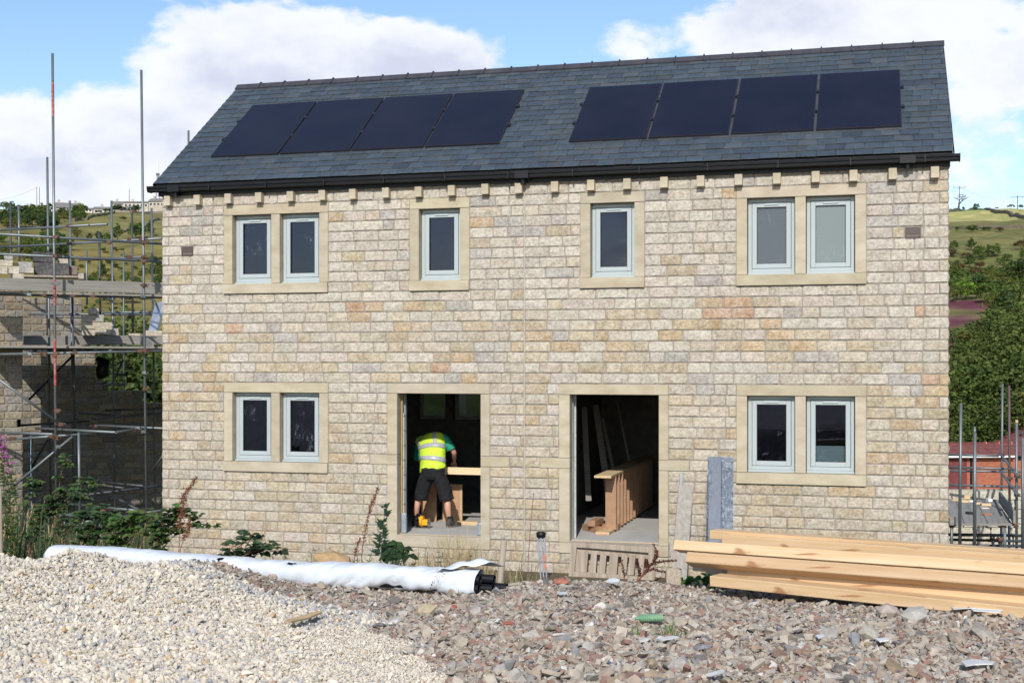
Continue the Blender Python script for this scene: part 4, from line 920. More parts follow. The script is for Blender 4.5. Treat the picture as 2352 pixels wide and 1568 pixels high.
mb = MB(); mb.obox(P(1250, 1280, 17.38) - tb, (.012, 0, 0), (0, .004, 0), (0, 0, .05)); mb.obox(P(1251.5, 1300, 17.3) - tb, (.012, 0, 0), (0, .004, 0), (0, 0, .03)); mb.build('orange_sticker', MT['orange'], tp)

# ------------------------------------------------------------------ inside the doorways (house-aligned frames)
def hthing(name, label, cat, u, v, z=0, group=None): 
    p = HW(u, v, z); return thing(name, label, cat, p, -TH, group)
def hbox(name, u0, u1, v0, v1, z0, z1, m, label=None, cat=None, col=(1, 1, 1), bev=.003, group=None):
    mb = MB(); mb.box(u0 - (u0 + u1) / 2, u1 - (u0 + u1) / 2, v0 - (v0 + v1) / 2, v1 - (v0 + v1) / 2, 0, z1 - z0, col)
    o = mb.build(name, m, None, bevel=bev); o.location = HW((u0 + u1) / 2, (v0 + v1) / 2, z0); o.rotation_euler = (0, 0, -TH)
    if label: tag(o, label, cat, group)
    return o
st = hthing('staircase_unit', 'new wooden staircase lying on its side inside the right doorway', 'staircase', 6.74, .75)
mb = MB()
mb.box(0, .205, 0, 4.3, 0, .038, (1.25, 1.35, 1.2)); mb.build('stringer', MT['osb'], st, bevel=.003)
mb = MB(); mb.box(-.02, .235, .0, 4.3, .835, .872, (1.25, 1.35, 1.2)); mb.build('stringer', MT['osb'], st, bevel=.003)
p = Vector((.08, .35, 0)); mb0 = None
for k in range(13):
    a = p; b = a + Vector((.155, .02, 0)); c = b + Vector((-.125, .255, 0)) * 1.0
    mb = MB(); mb.beam((a + Vector((0, 0, .4365))), (b + Vector((0, 0, .4365))), .80, .022, up=(b - a).cross(Vector((0, 0, 1)))); mb.build('tread', MT['stair_wood'], st)
    mb = MB(); mb.beam((b + Vector((0, 0, .4365))), (c + Vector((0, 0, .4365))), .80, .012, up=(c - b).cross(Vector((0, 0, 1)))); mb.build('riser', MT['stair_wood'], st)
    p = a + Vector((.0, .275, 0))
mb = MB()
for i in range(5): mb.box(.03 + i * .03, .045 + i * .03, -.0025, 0, .008, .022)
mb.build('red_stamp', MT['orange'], st)
# planks leaning in the dark room
for i, (x0, y0, x1, y1, w, lb) in enumerate([(1342, 935, 1352, 1090, .09, 'pale plank stub hanging in the dark left of the right doorway'), (1368, 930, 1398, 1080, .10, 'long grey plank leaning in the dark behind the staircase'), (1384, 960, 1420, 1075, .05, 'narrow pale batten leaning in the dark beside the long plank'), (1418, 925, 1455, 1050, .03, 'thin rod leaning deep in the dark room')]):
    a, b = P(x0, y0, 21.6 + i * .3), P(x1, y1 + 60, 21.0 + i * .3); mb = MB(); mb.beam(a - b, b - b, w, .03, up=(0, -1, 0)); o = mb.build('leaning_board', MT['grey_board'], None, loc=b); tag(o, lb, 'plank')
for i, (u, v, r_, lb) in enumerate([(6.62, 1.1, .5, 'lower reddish timber offcut by the left jamb inside the right doorway'), (6.66, 1.15, -.4, 'upper reddish timber offcut on the little heap inside the right doorway'), (6.78, 1.35, 1.2, 'square timber offcut standing beside the little heap')]):
    mb = MB(); mb.box(-.06, .06, -.2, .2, 0, .09); o = mb.build('timber_offcut', MT['stair_wood'], None, bevel=.004); o.location = HW(u, v, .0 + (.0, .092, .0)[i]); o.rotation_euler = (0, 0, r_); tag(o, lb, 'offcut')
# left doorway: rail, stair side behind the legs, debris
hbox('guard_rail', 4.05, 5.62, 1.22, 1.26, .795, .905, wood_mat('rail_pine', (.70, .53, .33), (.80, .64, .43), ring=5, axis='X', rough=.6, dark=(.25, .13, .06)), 'pale timber rail nailed across the left doorway at waist height', 'rail')
s2 = hthing('stair_side', 'brown boarded stair section standing behind the workman\'s legs', 'stair part', 3.98, 1.62)
for k, (x0, x1) in enumerate(((-.28, -.02), (.08, .38))):
    mb = MB(); mb.box(x0, x1, 0 + k * .02, .025 + k * .02, .0, .62 - .02 * k, (1.35, 1.4, 1.35)); mb.build('side_board', MT['stair_wood'], s2)
mb = MB(); mb.box(.385, .41, .0, .04, .0, .6); mb.build('post', MT['osb'], s2)
hbox('floor_block', 4.40, 4.75, 1.30, 1.42, .0, .055, MT['osb'], 'pale block with red stamp on the floor between the workman\'s boots', 'wood block')
hbox('skirting_board', 4.75, 5.5, 3.2, 3.24, .03, .16, MT['floor_board'], 'grey board lying along the far side of the left room floor', 'board')
hbox('plastic_sheet', 5.09, 5.17, .13, .30, .0, .20, MT['dpc'], 'crumpled grey plastic at the right foot of the left doorway', 'plastic', bev=.03)
hbox('plastic_sheet', 3.912, 3.99, .125, .20, .0, .30, MT['dpc'], 'folded grey plastic at the left foot of the left doorway', 'plastic', bev=.02)
hbox('red_box', 7.70, 7.80, .55, .66, .0, .05, MT['red_tube'], 'small red object on the floor at the right jamb of the right doorway', 'box', bev=.01)
hbox('window_board', 9.84, 10.36, .19, .205, 1.17, 1.40, mat('green_board', (.42, .55, .50), (.47, .60, .55), scale=3, rough=.6), 'pale green plasterboard piece behind the lower right window pane', 'board')
#END4
# ------------------------------------------------------------------ the workman
pu, pv = 4.12, .98
man = hthing('person', 'workman bending forward in the left doorway, yellow hi-vis vest, green t-shirt, black shorts', 'person', pu, pv)
# body: one continuous skin
verts, edges, rad = [], [], []
def joint(p, r, prev=None):
    verts.append(p); rad.append(r if isinstance(r, tuple) else (r, r)); i = len(verts) - 1
    if prev is not None: edges.append((prev, i))
    return i
pel = joint((0, 0, .90), (.135, .10)); wa = joint((-.02, .04, 1.03), (.13, .095), pel); ch = joint((-.06, .15, 1.20), (.14, .10), wa); up_ = joint((-.11, .26, 1.33), (.10, .085), ch); nk = joint((-.15, .35, 1.385), .052, up_)
hd = joint((-.18, .43, 1.375), (.070, .078), nk); hd2 = joint((-.20, .51, 1.335), (.078, .088), hd); hd3 = joint((-.205, .555, 1.285), (.055, .06), hd2)
for s, sh, el_, wr_, pm_ in ((1, (.13, .22, 1.35), (.262, .27, 1.135), (.20, .47, .98), (.175, .545, .945)), (-1, (-.33, .32, 1.27), (-.365, .36, 1.0), (-.30, .60, .93), (-.27, .67, .91))):
    a = joint(sh, .062, up_); m1 = joint(tuple((Vector(sh) * .5 + Vector(el_) * .5)), .052, a); b = joint(el_, .043, m1); m2 = joint(tuple(Vector(el_) * .6 + Vector(wr_) * .4), .041, b); c = joint(wr_, .027, m2); h_ = joint(pm_, (.040, .020), c)
    if s == 1: hand_r = h_
    else: hand_l = h_
for s, hp, kn, mid, an in ((-1, (-.105, .0, .84), (-.235, .05, .47), (-.265, -.01, .30), (-.285, .03, .10)), (1, (.105, .0, .84), (.225, .06, .47), (.245, -.01, .30), (.262, .03, .10))):
    a = joint(hp, .092, pel); m1 = joint(tuple(Vector(hp) * .5 + Vector(kn) * .5), .078, a); b = joint(kn, .056, m1); c = joint(mid, .057, b); d = joint(an, .036, c); e = joint((an[0] + .03 * s, an[1] + .05, .05), .035, d)
me = bpy.data.meshes.new('body'); me.from_pydata(verts, edges, []); bo = bpy.data.objects.new('body', me); COL.objects.link(bo); bo.parent = man; me.materials.append(MT['skin'])
sk = bo.modifiers.new('skin', 'SKIN'); sk.use_smooth_shade = True
for i, r_ in enumerate(rad): me.skin_vertices[0].data[i].radius = r_
me.skin_vertices[0].data[0].use_root = True
sb = bo.modifiers.new('sub', 'SUBSURF'); sb.levels = 2; sb.render_levels = 2
# hands: palm fingers curled round the work
for hb, dirv, side in ((Vector((.175, .545, .945)), Vector((-.15, .75, -.45)).normalized(), 1), (Vector((-.27, .67, .91)), Vector((.2, .8, -.4)).normalized(), -1)):
    mb = MB(); acr = dirv.cross(Vector((0, 0, 1))).normalized()
    for k in range(4):
        b0 = hb + acr * (-.030 + k * .020); ln = (.072, .082, .078, .060)[k]
        mb.path([b0, b0 + dirv * ln * .45, b0 + dirv * ln * .75 + Vector((0, 0, -.018)), b0 + dirv * ln * .8 + Vector((0, 0, -.045))], [.0095, .009, .0085, .007], 8)
    b0 = hb - acr * .03 * side - dirv * .03; mb.path([b0, b0 - acr * .022 * side + dirv * .02 + Vector((0, 0, -.01)), b0 - acr * .02 * side + dirv * .052 + Vector((0, 0, -.025))], [.011, .0105, .008], 8)
    mb.build('fingers', MT['skin'], man, smooth=True)
# face details on the lowered head
mb = MB(); hc = Vector((-.205, .555, 1.285)); fw = Vector((-.03, .75, -.65)).normalized()
mb.path([hc + fw * .02 + Vector((0, 0, .01)), hc + fw * .075, hc + fw * .06 + Vector((0, -.01, -.03))], [.012, .014, .010], 8)
for s in (-1, 1): mb.path([Vector((-.20 + s * .082, .50, 1.34)), Vector((-.20 + s * .098, .49, 1.325)), Vector((-.20 + s * .088, .485, 1.295))], [.012, .014, .008], 8)
mb.build('nose_and_ears', MT['skin'], man, smooth=True)
mb = MB()
V = []; nn = 14
for i in range(9):
    for j in range(nn):
        th = math.pi * i / 8 * .62; ph = 2 * math.pi * j / nn; n_ = Vector((math.sin(th) * math.cos(ph), math.sin(th) * math.sin(ph), math.cos(th)))
        q = Matrix.Rotation(R(38), 3, 'X'); n_ = q @ n_; r_ = .098 + .003 * math.sin(ph * 7 + i); V.append(Vector((-.197, .50, 1.345)) + Vector((n_.x * r_ * .92, n_.y * r_ * 1.1, n_.z * r_)))
mb.add(V, [(i * nn + j, i * nn + (j + 1) % nn, (i + 1) * nn + (j + 1) % nn, (i + 1) * nn + j) for i in range(8) for j in range(nn)]); mb.build('hair', MT['hair'], man, smooth=True)
def loft(rings, n=28, cap=(True, True), wrinkle=.0, seed=0, pw=1.0):
    """rings: (centre, x-axis vec, y-axis vec)"""
    rs = random.Random(seed); V = []; k = len(rings)
    for i, (c, ax, ay) in enumerate(rings):
        c, ax, ay = Vector(c), Vector(ax), Vector(ay)
        for j in range(n):
            a = 2 * math.pi * j / n; ca, sa = math.cos(a), math.sin(a); ca = math.copysign(abs(ca) ** pw, ca); sa = math.copysign(abs(sa) ** pw, sa)
            w = 1 + wrinkle * (math.sin(a * 5 + i * 1.7 + seed) + .6 * math.sin(a * 9 - i * 2.3))
            V.append(c + ax * ca * w + ay * sa * w)
    Fc = [(i * n + j, i * n + (j + 1) % n, (i + 1) * n + (j + 1) % n, (i + 1) * n + j) for i in range(k - 1) for j in range(n)]
    if cap[0]: Fc.append(tuple(range(n - 1, -1, -1)))
    if cap[1]: Fc.append(tuple((k - 1) * n + j for j in range(n)))
    return V, Fc
def interp_rings(keys, m):
    out = []
    for i in range(len(keys) - 1):
        for q in range(m):
            t = q / m; t2 = t * t * (3 - 2 * t); out.append(tuple(Vector(keys[i][e]).lerp(Vector(keys[i + 1][e]), t if e == 0 else t2) for e in range(3)))
    out.append(tuple(Vector(x) for x in keys[-1])); return out
def cloth(name, keys, m, mtl, wr=.012, seed=0, cap=(False, False), thick=.004, mult=5, parent=man, pw=1.0):
    V, Fc = loft(interp_rings(keys, mult), 36, cap, wr, seed, pw); mb = MB(); mb.add(V, Fc); o = mb.build(name, mtl, parent, smooth=True)
    if thick: s_ = o.modifiers.new('t', 'SOLIDIFY'); s_.thickness = thick
    return o
tors = [((0, 0, .86), (.185, 0, -.03), (0, .135, 0)), ((-.005, .02, .96), (.18, 0, -.02), (0, .13, -.02)), ((-.02, .06, 1.07), (.185, .0, .0), (0, .13, -.045)), ((-.06, .14, 1.20), (.205, -.02, .03), (0, .13, -.06)),
        ((-.095, .20, 1.30), (.225, -.04, .055), (0, .115, -.06)), ((-.115, .25, 1.365), (.20, -.04, .06), (0, .095, -.05)), ((-.13, .295, 1.405), (.10, -.02, .025), (0, .06, -.03))]
def grow(keys, g, t0=0, t1=1, n=9):
    ks = interp_rings(keys, 8); k = len(ks); out = []
    for i in range(n):
        t = t0 + (t1 - t0) * i / (n - 1); a = t * (k - 1); j = min(int(a), k - 2); f = a - j
        c, ax, ay = (ks[j][e].lerp(ks[j + 1][e], f) for e in range(3)); out.append((c, ax.normalized() * (ax.length + g), ay.normalized() * (ay.length + g)))
    return out
cloth('t_shirt', grow(tors, .006, 0.02, 1), None, MT['green_cloth'], .010, 2, mult=1)
vest_k = grow(tors, .020, .04, .985, 12)
vest_k[0] = (vest_k[0][0] + Vector((0, 0, -.01)), Vector((.212, 0, .045)), vest_k[0][2] * 1.05); vest_k[1] = (vest_k[1][0], Vector((.207, 0, .03)), vest_k[1][2] * 1.03)
vest = cloth('hi_vis_vest', vest_k, None, MT['vest'], .010, 4, mult=2)
def band(t0, t1, slant=0.0):
    ks = grow(tors, .0265, t0, t1, 4); V, Fc = loft(ks, 36, (False, False), .010, 4); mb = MB(); mb.add(V, Fc); o = mb.build('reflective_band', MT['reflective'], vest, smooth=True); s_ = o.modifiers.new('t', 'SOLIDIFY'); s_.thickness = .003
band(.235, .315); band(.455, .54)
for ang0 in (R(262), R(322)), (R(205), R(216)):
    mb = MB(); ks = grow(tors, .0275, .52, .955, 12); V = []
    a_c = (R(296), R(292)) if ang0[0] > R(230) else (R(222), R(218))
    for i, (c, ax, ay) in enumerate(ks):
        f = i / 11; am = a_c[0] + (a_c[1] - a_c[0]) * f
        for da in (-.13, -.04, .04, .13): V.append(c + ax * math.cos(am + da) + ay * math.sin(am + da))
    mb.add(V, [(i * 4 + j, i * 4 + j + 1, (i + 1) * 4 + j + 1, (i + 1) * 4 + j) for i in range(11) for j in range(3)]); o = mb.build('reflective_band', MT['reflective'], vest, smooth=True); s_ = o.modifiers.new('t', 'SOLIDIFY'); s_.thickness = .003; s_.offset = 0
# vest shoulders and sleeves
cloth('sleeve', [((.07, .20, 1.365), (.05, .03, .06), (0, .075, -.02)), ((.13, .215, 1.33), (.065, .0, .045), (0, .08, -.01)), ((.185, .235, 1.25), (.068, .0, .03), (0, .075, 0)), ((.222, .25, 1.175), (.064, .0, .03), (0, .07, 0))], None, MT['green_cloth'], .03, 5)
cloth('sleeve', [((-.26, .29, 1.30), (.05, -.02, -.06), (0, .07, 0)), ((-.325, .32, 1.25), (.066, 0, -.04), (0, .075, 0)), ((-.355, .335, 1.13), (.066, 0, -.01), (0, .075, 0)), ((-.368, .35, 1.0), (.070, 0, -.0), (0, .075, 0))], None, MT['green_cloth'], .04, 6)
cloth('vest_shoulder', [((-.22, .26, 1.34), (.06, -.02, -.05), (0, .08, .0)), ((-.31, .30, 1.285), (.055, .0, -.06), (0, .085, 0)), ((-.345, .31, 1.255), (.045, .0, -.05), (0, .08, 0))], None, MT['vest'], .02, 7, parent=vest, cap=(False, False))
# shorts
cloth('shorts', [((0, .0, .955), (.176, 0, .01), (0, .128, 0)), ((0, -.01, .88), (.19, 0, 0), (0, .15, 0)), ((0, -.005, .80), (.195, 0, 0), (0, .145, 0)), ((0, .0, .74), (.19, 0, 0), (0, .12, 0))], None, MT['black_cloth'], .012, 8, cap=(False, True))
for s in (-1, 1):
    cloth('shorts_leg', [((s * .09, .0, .80), (.108, 0, 0), (0, .125, 0)), ((s * .13, .015, .70), (.112, 0, s * .01), (0, .12, 0)), ((s * .175, .03, .57), (.105, 0, s * .015), (0, .11, 0)), ((s * .222, .035, .415), (.108, 0, s * .02), (0, .105, 0))], None, MT['black_cloth'], .03, 9 + s)
for s in (-1, 1):
    cloth('sock', [((s * .273, .02, .17), (.046, 0, 0), (0, .05, 0)), ((s * .278, .03, .08), (.045, 0, 0), (0, .05, 0))], None, MT['black_cloth'], .03, 2)
    out = Vector((s * .45, .9, 0)).normalized(); sd_ = Vector((out.y, -out.x, 0)); c0 = Vector((s * .272, .0, 0))
    keys = [(c0 - out * .05 + Vector((0, 0, .055)), sd_ * .03, Vector((0, 0, .045))), (c0 - out * .02 + Vector((0, 0, .06)), sd_ * .044, Vector((0, 0, .058))), (c0 + out * .06 + Vector((0, 0, .055)), sd_ * .048, Vector((0, 0, .050))), (c0 + out * .15 + Vector((0, 0, .042)), sd_ * .054, Vector((0, 0, .036))), (c0 + out * .215 + Vector((0, 0, .036)), sd_ * .046, Vector((0, 0, .028))), (c0 + out * .24 + Vector((0, 0, .032)), sd_ * .02, Vector((0, 0, .015)))]
    b_ = cloth('boot', keys, None, MT['boot'], .0, 0, cap=(True, True), thick=0, pw=.8)
    cloth('boot_cuff', [(c0 + Vector((s * .0, .02, .075)), (.05, 0, 0), (0, .06, 0)), (c0 + Vector((s * .003, .02, .135)), (.047, 0, 0), (0, .055, 0))], None, MT['boot'], .01, 3, parent=b_)
    mb = MB(); V = []
    for z in (0, .022):
        for q in range(16):
            a = 2 * math.pi * q / 16; V.append(c0 + out * (.095 + .155 * math.cos(a)) + sd_ * (.056 * math.sin(a)) + Vector((0, 0, z)))
    mb.add(V, [(i, (i + 1) % 16, 16 + (i + 1) % 16, 16 + i) for i in range(16)] + [tuple(range(15, -1, -1)), tuple(range(16, 32))]); mb.build('sole', MT['sole'], b_)
mb = MB(); mb.obox((.295, .0, .60), (.006, 0, 0), (0, .03, 0), (0, 0, .045)); mb.build('tool_pocket', MT['black_cloth'], man)
# circular saw on the floor between the boots
sw = hthing('circular_saw', 'yellow and black circular saw on the floor by the workman\'s left boot', 'saw', pu - .13, pv - .14)
mb = MB(); mb.path([(-.02, 0, .10), (.02, 0, .10)], [.085, .085], 20, flat=(0, 0, 1)); mb.obox((.06, 0, .085), (.045, 0, 0), (0, .05, 0), (0, 0, .045)); mb.obox((.0, -.01, .15), (.035, 0, 0), (0, .05, 0), (0, 0, .02)); mb.build('body', MT['yellow_tool'], sw, bevel=.008)
mb = MB(); mb.path([(-.10, .02, .06), (-.115, .02, .13), (-.08, .02, .20), (-.02, .0, .19), (.02, 0, .15)], .017, 8); mb.obox((-.06, 0, .06), (.04, 0, 0), (0, .045, 0), (0, 0, .035)); mb.obox((.09, .01, .06), (.02, 0, 0), (0, .045, 0), (0, 0, .03)); mb.build('handle', MT['black_plastic'], sw, smooth=False, bevel=.004)
mb = MB(); mb.box(-.10, .15, -.07, .10, .006, .010); mb.path([(.115, 0, .075), (.119, 0, .075)], .08, 24); mb.build('base_plate_and_blade', MT['steel'], sw)
#END5
# ------------------------------------------------------------------ scaffolding and unfinished building on the left
def tube(parent, base, name, a, b, m='galv', r=.0242):
    a, b = Vector(a), Vector(b); mb = MB(); L_ = (b - a).length; mb.pipe(Vector((0, 0, 0)), Vector((0, 0, L_)), r, 12)
    o = mb.build(name, MT[m], parent, smooth=False); o.location = a - base; o.rotation_euler = (b - a).to_track_quat('Z', 'Y').to_euler()
    for p in o.data.polygons: p.use_smooth = len(p.vertices) == 4
    return o
CPM = {}
def coupler(parent, base, p, kind='rust', s=1.0, rz=0.0):
    if kind not in CPM:
        mb = MB(); mb.box(-.045, .045, -.04, .04, -.028, .028); mb.box(-.03, .06, -.055, -.035, -.035, -.018); mb.path([(.05, -.05, .012), (.085, -.05, .012)], .012, 6); mb.path([(-.05, .02, .0), (-.09, .02, .0)], .010, 6); mb.path([(0, 0, -.034), (0, 0, .034)], .036, 10)
        o = mb.build('coupler', MT[kind], parent, bevel=.004); CPM[kind] = o
    else: o = CPM[kind].copy(); COL.objects.link(o); o.parent = parent
    o.location = Vector(p) - base; o.rotation_euler = (0, 0, rz); o.scale = (s, s, s); return o
scb = P(130, 1215, 24.6); sc1 = thing('scaffold', 'grey tube scaffold with board platforms round the unfinished stone building', 'scaffold', scb)
def T1(nm, x0, y0, Z0, x1, y1, Z1, m='galv'): return tube(sc1, scb, nm, P(x0, y0, Z0), P(x1, y1, Z1), m)
# front standards, red painted lengths as separate sleeves
T1('standard', 120.5, 123, 24.5, 129.8, 1212, 24.5); T1('standard', 324.5, 161, 25.2, 337, 1225, 25.2)
for y0, y1 in ((190, 268), (640, 700), (778, 885)):
    x0 = 120.5 + (y0 - 123) * .00854; x1 = 120.5 + (y1 - 123) * .00854; a, b = P(x0, y0, 24.5), P(x1, y1, 24.5); mb = MB(); mb.path([Vector((0, 0, 0)), b - a], .0252, 12, cap=False); o = mb.build('red_paint_band', MT['red_tube'], sc1, smooth=True); o.location = a - scb
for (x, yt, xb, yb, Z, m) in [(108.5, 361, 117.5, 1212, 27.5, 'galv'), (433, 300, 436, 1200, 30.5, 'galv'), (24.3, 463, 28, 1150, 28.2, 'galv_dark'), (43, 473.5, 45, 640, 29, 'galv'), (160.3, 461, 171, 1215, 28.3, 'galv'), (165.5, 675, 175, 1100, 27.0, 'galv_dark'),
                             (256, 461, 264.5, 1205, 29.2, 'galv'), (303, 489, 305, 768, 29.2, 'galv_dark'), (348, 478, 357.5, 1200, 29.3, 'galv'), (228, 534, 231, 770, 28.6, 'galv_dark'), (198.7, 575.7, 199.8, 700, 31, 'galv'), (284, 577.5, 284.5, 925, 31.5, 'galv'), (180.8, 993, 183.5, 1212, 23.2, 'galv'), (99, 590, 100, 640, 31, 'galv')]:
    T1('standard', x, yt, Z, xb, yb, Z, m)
for a in [(-30, 530, 27.6, 247.5, 515, 25.8), (-30, 536, 23.9, 420, 563, 26.2), (-30, 570, 28.2, 420, 545, 26.0), (-30, 582, 24.0, 420, 603, 26.2), (182, 597.4, 28.5, 326, 590.5, 25.4), (-30, 676, 24.5, 420, 684, 26.2), (64.7, 721.4, 28.2, 420, 722.2, 29.4), (237, 717.6, 29.4, 420, 716.6, 30.0),
          (-30, 814, 24.5, 420, 805, 25.6)]: T1('ledger', *a)
for a in [(-30, 992, 24.9, 122, 997, 23.6), (-20, 1012, 25.2, 130, 1001, 24.4), (82, 983, 25.2, 266, 992.6, 24.0), (216, 976.6, 26.2, 400, 984.5, 25.4), (267, 992.5, 24.0, 308, 986.5, 24.8), (133, 1000.5, 24.4, 211.6, 996, 24.8),
          (103, 1176, 24.9, 229, 1190.8, 23.9), (165, 1157.5, 26.2, 332, 1173.5, 25.1), (189.5, 1199, 24.0, 333, 1178.5, 25.1), (333, 1177, 25.1, 420, 1165, 25.9), (95, 1190, 24.3, 236, 1170, 25.2), (147, 1199, 24.3, 176, 1204, 23.9)]: T1('ledger', *a)
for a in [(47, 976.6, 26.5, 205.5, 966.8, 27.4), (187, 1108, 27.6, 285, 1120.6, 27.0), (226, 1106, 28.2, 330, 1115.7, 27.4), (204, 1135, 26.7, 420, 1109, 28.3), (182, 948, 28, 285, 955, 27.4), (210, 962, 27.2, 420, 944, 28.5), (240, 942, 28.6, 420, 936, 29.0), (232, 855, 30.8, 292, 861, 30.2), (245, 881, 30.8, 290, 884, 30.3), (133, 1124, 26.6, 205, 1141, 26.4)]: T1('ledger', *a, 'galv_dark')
for a in [(-30, 851, 23.6, 148.5, 981.5, 24.3), (10, 1133, 24.3, 166, 1002.5, 24.3), (255, 1136.6, 27.2, 372, 1199, 26.3)]: T1('brace', *a)
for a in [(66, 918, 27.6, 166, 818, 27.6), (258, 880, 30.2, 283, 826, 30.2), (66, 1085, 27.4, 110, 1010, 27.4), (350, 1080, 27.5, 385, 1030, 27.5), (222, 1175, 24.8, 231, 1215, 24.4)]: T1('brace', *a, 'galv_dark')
for x, y, dx in [(66.6, 671, .0), (101, 671.5, .0), (190, 673, -.45), (214, 674.5, 0), (327, 677, 0), (68, 807, 0), (89, 807, 0), (101, 807, 0), (170, 806, 0), (258, 805.5, -.8)]:
    Z = 24.35 + (x / 370) * 1.35; p = P(x, y, Z); tube(sc1, scb, 'transom', p, p + Vector((dx - .455 * 1.5, 3.4 if dx == 0 else 2.4, .04)))
def plank(par, base, nm, a, b, w, h, m, up=(0, 0, 1), col=(1, 1, 1)):
    a, b = Vector(a), Vector(b); d = (b - a).normalized(); side = d.cross(Vector(up)).normalized(); u2 = side.cross(d)
    mb = MB(); L_ = (b - a).length; mb.box(0, L_, -w / 2, w / 2, -h / 2, h / 2, col); o = mb.build(nm, m, par, bevel=.003)
    M_ = Matrix(((d.x, side.x, u2.x, a.x - base.x), (d.y, side.y, u2.y, a.y - base.y), (d.z, side.z, u2.z, a.z - base.z), (0, 0, 0, 1))); o.matrix_local = M_; return o
plank(sc1, scb, 'toe_board', P(-40, 651, 24.15), P(420, 663.3, 26.15), .04, .222, MT['grey_board'])
ub = Vector((.89, .455, 0)); vb = Vector((-.455, .89, 0))
for k in range(2): a = P(-40, 669.5, 24.2) + vb * (.16 + .24 * k); plank(sc1, scb, 'platform_board', a, a + ub * 5.3, .225, .038, MT['grey_board'])
for k in range(20):
    a = P(-40 if k < 4 else 60, 796, 24.4 if k < 4 else 24.9) + vb * (.05 + .235 * k); a.z = P(-40, 796, 24.4).z; plank(sc1, scb, 'platform_board', a, a + ub * (6.0 + .25 * (k % 3)), .225, .038, MT['grey_board'], col=(1.1, 1.05, .95) if k == 0 else (.9, .86, .8))
plank(sc1, scb, 'toe_board', P(54, 781.5, 27.9), P(420, 781, 29.6), .04, .20, MT['grey_board'], col=(.7, .62, .5))
plank(sc1, scb, 'toe_board', P(323, 779, 27.2), P(351, 797, 25.9), .04, .20, MT['grey_board'], col=(.9, .8, .62))
for i, (x, y, Z, k) in enumerate([(128, 545, 24.4, 'rust'), (331, 556, 25.2, 'rust'), (327, 549, 25.3, 'rust'), (128, 588, 24.4, 'rust'), (331, 590, 25.2, 'rust'), (330, 600, 25.2, 'rust'), (128, 651, 24.4, 'galv'), (331, 655, 25.2, 'rust'), (128.5, 679, 24.4, 'rust'), (328, 681, 25.2, 'galv'), (129, 812, 24.4, 'rust'),
        (322, 806, 25.1, 'rust'), (336, 806, 25.1, 'rust'), (332, 856, 25.2, 'galv'), (333, 894, 25.2, 'rust'), (133, 943, 24.4, 'rust'), (139, 974, 24.3, 'rust'), (120, 1002, 23.6, 'rust'), (131, 1006, 24.4, 'rust'), (133, 1026, 24.3, 'galv'), (145, 986, 24.9, 'rust'), (217, 978, 26.2, 'rust'), (306, 987, 25.0, 'rust'), (318, 983, 25.4, 'galv'),
        (329, 992, 25.2, 'galv'), (328, 1176, 25.1, 'rust'), (337, 1181, 25.2, 'rust'), (160, 519, 26.4, 'rust'), (159, 559, 27.0, 'rust'), (296, 550.5, 26.3, 'rust'), (250, 557, 25.3, 'rust'), (296, 590, 25.8, 'rust'), (225, 594.5, 27.2, 'rust'), (259, 722, 29.0, 'rust'), (345, 716, 29.8, 'rust'), (237, 1172, 25.2, 'rust'), (27, 1006, 24.9, 'rust'), (217, 1197, 24.2, 'rust'), (285, 882, 30.2, 'galv')]):
    coupler(sc1, scb, P(x, y, Z - .03), k, 1.0, (i % 5) * .5)
for x, y in ((66.6, 676), (101, 677), (167, 679), (213, 680), (68, 812), (89, 812), (101, 812), (170, 810), (212, 812), (124, 815)): coupler(sc1, scb, P(x, y, 24.3 + x / 370 * 1.35), 'rust' if x > 80 else 'galv', .8, .3)
# unfinished stone walls
ubd = thing('unfinished_building', 'unfinished coursed stone building behind the scaffold, its walls stepped and roofless', 'building', P(30, 1200, 26))
ul = Vector(ubd.location)
def cold(rs, z): k = rs.uniform(.46, .72); c = rs.choice([(.42, .36, .26), (.40, .33, .23), (.38, .35, .30), (.36, .33, .30)]); return tuple(x * k for x in c)  # stone tones lowered, partly to deepen the shade in the scaffold bay
def bwall(nm, corner, length, back, z0, z1, topf, seed):
    org = Vector(corner) - ul; org.z = -ul.z; mb = MB()
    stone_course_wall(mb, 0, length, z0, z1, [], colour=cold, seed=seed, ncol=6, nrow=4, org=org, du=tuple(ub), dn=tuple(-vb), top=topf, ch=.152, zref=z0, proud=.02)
    ch = .152; n = int((z1 - z0) / ch + .5)
    for k in range(n):
        zm = z0 + (k + .5) * ch; r_ = topf(zm) if topf else (0, length)
        if r_ is None: continue
        lo, hi = max(0, r_[0]), min(length, r_[1])
        if hi - lo < .1: continue
        c = org + ub * ((lo + hi) / 2) + vb * .06 + Vector((0, 0, zm)); mb.obox(c, ub * ((hi - lo) / 2), vb * .058, Vector((0, 0, ch / 2 - .0005)), (1, 1, 1), 1)
    return mb.build(nm, [MT['stone_far'], MT['mortar']], ubd)
def d_at(x, org, Z=None):
    k = (x - CX) / F; return (k * org.y - org.x) / (.89 - k * .455)
bo_ = P(40, 900, 29.6); bo_.z = 0
steps = [(188, 690), (188, 775), (219, 812), (219, 845), (236, 870), (249, 884), (273, 893), (327, 903), (372, 918), (460, 930)]
def top_back(z):
    best = 0
    for (x, y) in steps:
        d = d_at(x, bo_); Zz = bo_.y + .455 * d; zz = CAMZ - (y - HY) / F * Zz
        if zz > z: best = max(best, d)
    return (0, best) if best > 0 else None
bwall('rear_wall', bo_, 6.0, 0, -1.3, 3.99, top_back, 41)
fo = P(52, 900, 25.5); fo.z = 0; fo = fo - ub * 4.0
def top_front(z):
    if z < 1.25: return (0, 4.0)
    if z < 1.45: return (0, 3.9)
    if z < 4.05: return (0, 4.0)
    return (0, 3.55)
